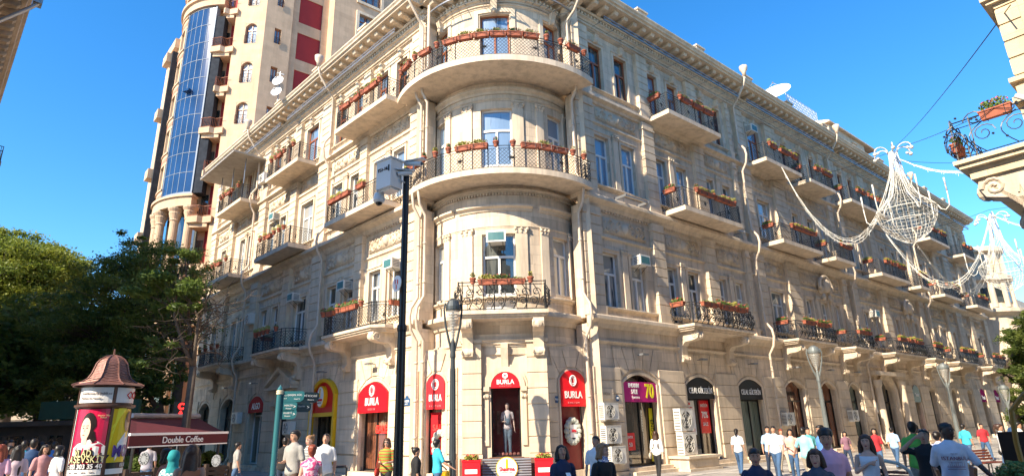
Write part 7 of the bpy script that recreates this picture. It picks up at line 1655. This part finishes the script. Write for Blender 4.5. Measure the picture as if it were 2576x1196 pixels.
person(780, 1094, 17.6, -50, 'woman in a black and white striped shawl beside the grey T-shirt', patterned('black_white_stripe', (.6, .6, .58), (.02, .02, .02), 'wave', 9), C('pink_bag_cloth', (.55, .3, .33)), hair='bun', hm=mat('hair_fair', (.26, .14, .06)), fem=True, sk='l', sleeve=.8, ra='hold')
person(820, 1090, 17.2, -5, 'man in a white polo shirt and pale trousers looking down', WH, KH, tilt=-18, yaw=-10, fat=1.1)
person(719, 1099, 20.5, 170, 'person in dark clothes half hidden behind the grey T-shirt', BK, JD, la='fwd')
person(974, 1101, 18.3, -20, 'woman in sunglasses and a green and red striped top by the shoe shop', patterned('green_red_stripe', (.42, .10, .03), (.20, .30, .04), 'wave', 4), BK, hair='bob', hm=HBR, sk='l', fem=True, ra='hold', la='hold', extra=both(shades, handbag(-1, C('red_leather', (.45, .04, .03)))), fat=1.1)
person(1100.6, 1104, 17.2, 110, 'man in a bright blue T-shirt dropping something in the bin', CYN, JE, ra='bin', la='bin', sk='m', yaw=10, tilt=-8)
person(1047, 1124, 16.0, 100, 'woman in black lace top beside the bright blue T-shirt', BK, BK, hair='bun', fem=True, la='fwd', sleeve=.6, fat=1.1)
# far left crowd
person(378, 1110, 25.0, 165, 'man in grey T-shirt and jeans from behind near the awning', C('lilac_grey', (.38, .36, .42)), JE, la='fwd')
person(430, 1109, 27.0, 150, 'man in pale blue shirt beyond the dark haired women', LBL, JE)
person(153, 1119, 20.5, 120, 'woman in white blouse and navy skirt beside the poster column', WH, NV, hair='bob', fem=True, bottom='skirt', sleeve=.5)
person(88, 1103, 22.0, 175, 'man in a navy shirt and light jeans from behind at left', C('dark_blue_shirt', (.02, .06, .15)), LBL)
person(49, 1119, 20.0, 180, 'girl with very long black hair and white trousers from behind', C('rose_white', (.55, .42, .45)), WH, hair='verylong', fem=True)
person(64, 1108, 24.0, 170, 'person in a turquoise shirt between the two backs at left', CYN, JE, hair='short')
person(6, 1117, 19.0, 160, 'red haired woman in a pink top at the left edge', PNK2, JD, hair='long', hm=HRD, fem=True)
for i, (x, y, d, c, hr, lb) in enumerate(((16, 1108, 28, BK, 'short', 'man in black among the distant crowd, leftmost'), (34, 1112, 29, BEI, 'bob', 'woman in beige among the distant left crowd'), (78, 1106, 31, C('white_shade', (.5, .5, .5)), 'short', 'person in white shirt deep in the left crowd'), (108, 1110, 30, RDC, 'long', 'woman in dark red behind the navy shirted man'), (125, 1112, 33, BK, 'short', 'dark figure at the right end of the left crowd'), (25, 1120, 24, NV, 'long', 'long haired girl in navy near the left edge'))): person(x, y, d, 170-i*20, lb, c, JD, hair=hr, fem=hr != 'short')
# right wing
person(1943, 1071, 24.0, -20, 'man in a white short sleeved shirt and blue jeans walking by the green shop', C('white_blue_shirt', (.60, .66, .72)), JE, walk=.14, yaw=10)
person(1928, 1071, 25.0, 10, 'man in pale blue shirt just behind the white shirted walker', LBL, JD)
person(1962, 1078, 27.5, 20, 'red haired girl in pale clothes behind the white shirted walker', C('pale_rose', (.55, .42, .42)), KH, hair='pony', hm=HRD, fem=True)
person(1985, 1078, 24.2, 0, 'woman in a peach blouse and blue jeans', PEA, JE, hair='bob', fem=True, ra='hold', la='hold', sleeve=.6)
person(2017.5, 1074, 21.5, 160, 'person in a pale aqua T-shirt from behind', AQ, KH, la='out')
person(2029, 1074, 24.0, 20, 'man in a teal shirt partly behind the aqua T-shirt', TLC, JD)
person(2060, 1069, 19.5, -60, 'man in a strong blue shirt behind the pink shirted woman', C('bluer_shirt', (.10, .26, .60)), KH)
person(1647.5, 1083, 24.6, 165, 'long haired woman in white blouse and black trousers entering the shop', WH, BK, hair='verylong', hm=HBR, fem=True, sleeve=.8, walk=.1, extra=handbag(1, BEI))
person(2290.5, 1060, 16.2, 178, 'man in a bright green T-shirt from behind holding papers', GRN, C('patterned_shorts', (.3, .29, .26), .5), la='swing', ra='down', extra=held('paper'))
person(2298, 1066, 18.5, 170, 'person in strong blue mostly hidden behind the green T-shirt', SBL, JD)
person(2354, 1085, 18.0, 150, 'person in a blue and white vertically striped shirt', patterned('vertical_stripes', (.62, .62, .66), (.12, .16, .40), 'vert', 14), JD, fem=True)
person(2510, 1065, 25.5, 100, 'woman in a white T-shirt and jeans with a black shoulder bag', WH, JE, hair='pony', hm=HBR, fem=True, extra=handbag(1), walk=.1)
person(2543, 1056, 34.0, 150, 'man in dark blue at the far right edge', C('dark_blue_shirt', (.02, .06, .15)), JD)
person(2557, 1060, 28.0, 100, 'dark haired woman in white above the black board', WH, JD, hair='pony', fem=True)
person(2122, 1084, 30, 20, 'woman in dark top far behind beside the portal', C('dusk_top', (.2, .1, .14)), JD, hair='bob', fem=True)
for x_, y_, d_, c_, h_, f_, lb_ in ((140, 1110, 26, SBL, 'short', 150, 'man in strong blue nearest the poster column in the left crowd'), (116, 1117, 21, C('dusty_rose', (.45, .22, .22)), 'bob', 20, 'woman in dusty rose facing the viewer beside the navy shirted man'), (30, 1106, 26, WH, 'short', 0, 'man in white facing the viewer in the left crowd'), (600, 1112, 24, GRY, 'short', 100, 'man in grey passing the shaded ALGO door'), (2196, 1076, 27, RDC, 'bob', 0, 'woman in red walking between the tank top and the green T-shirt'), (2240, 1074, 30, LBL, 'short', 160, 'man in pale blue walking away beyond the cream litter bin'), (1850, 1077, 26, WH, 'pony', 170, 'woman in white walking away before the green glass shop'), (2420, 1066, 32, CYN, 'short', 150, 'man in cyan far down the street behind the white T-shirt'), (2465, 1064, 36, RDC, 'short', 20, 'man in red far down the street near the far lamp')):
    person(x_, y_, d_, f_, lb_, c_, JE, hair=h_, fem=h_ in ('bob', 'pony'), walk=.13)
# the mannequin in the corner window
mp_ = FC.p(.22, -.22, .0); k_ = .93
MN = person(1280, 1050, 24.6, 0, 'pale shop mannequin in a white T-shirt and ripped dungarees', C('white_tee2', (.62, .58, .62)), C('washed_denim', (.12, .18, .25), .5), hair='bald', sk='l', fem=True, walk=.0, sleeve=.35, ra='hold', la='down', yaw=-20)
MN.name = 'mannequin'; MN['category'] = 'mannequin'; MN.location = FC.p(.19, -.72, .92); MN.scale = (1.27/1, 1.27/1, 1.27/1); sc_ = 1.95/1.75; MN.scale = (sc_, sc_, sc_); MN.rotation_euler = (0, 0, 0)
MP = mat('mannequin_plastic', (.66, .50, .44), .35, var=0)
for ch in MN.children:
    if ch.name.startswith('body'): ch.data.materials[0] = MP
m = MB()
for s_ in (-1, 1): skin_loft(m, [(s_*.07, -.135, 1.1), (s_*.075, -.14, 1.3), (s_*.08, -.07, 1.43), (s_*.07, .05, 1.42)], [.02, .018, .02, .02], [.01, .01, .01, .01], 6)
skin_loft(m, [(0, -.125, 1.02), (0, -.135, 1.22)], [.09, .085], [.03, .02], 10); m.build('dungaree_bib', MATS['washed_denim'], MN, smooth=True).location = (0, 0, 0)
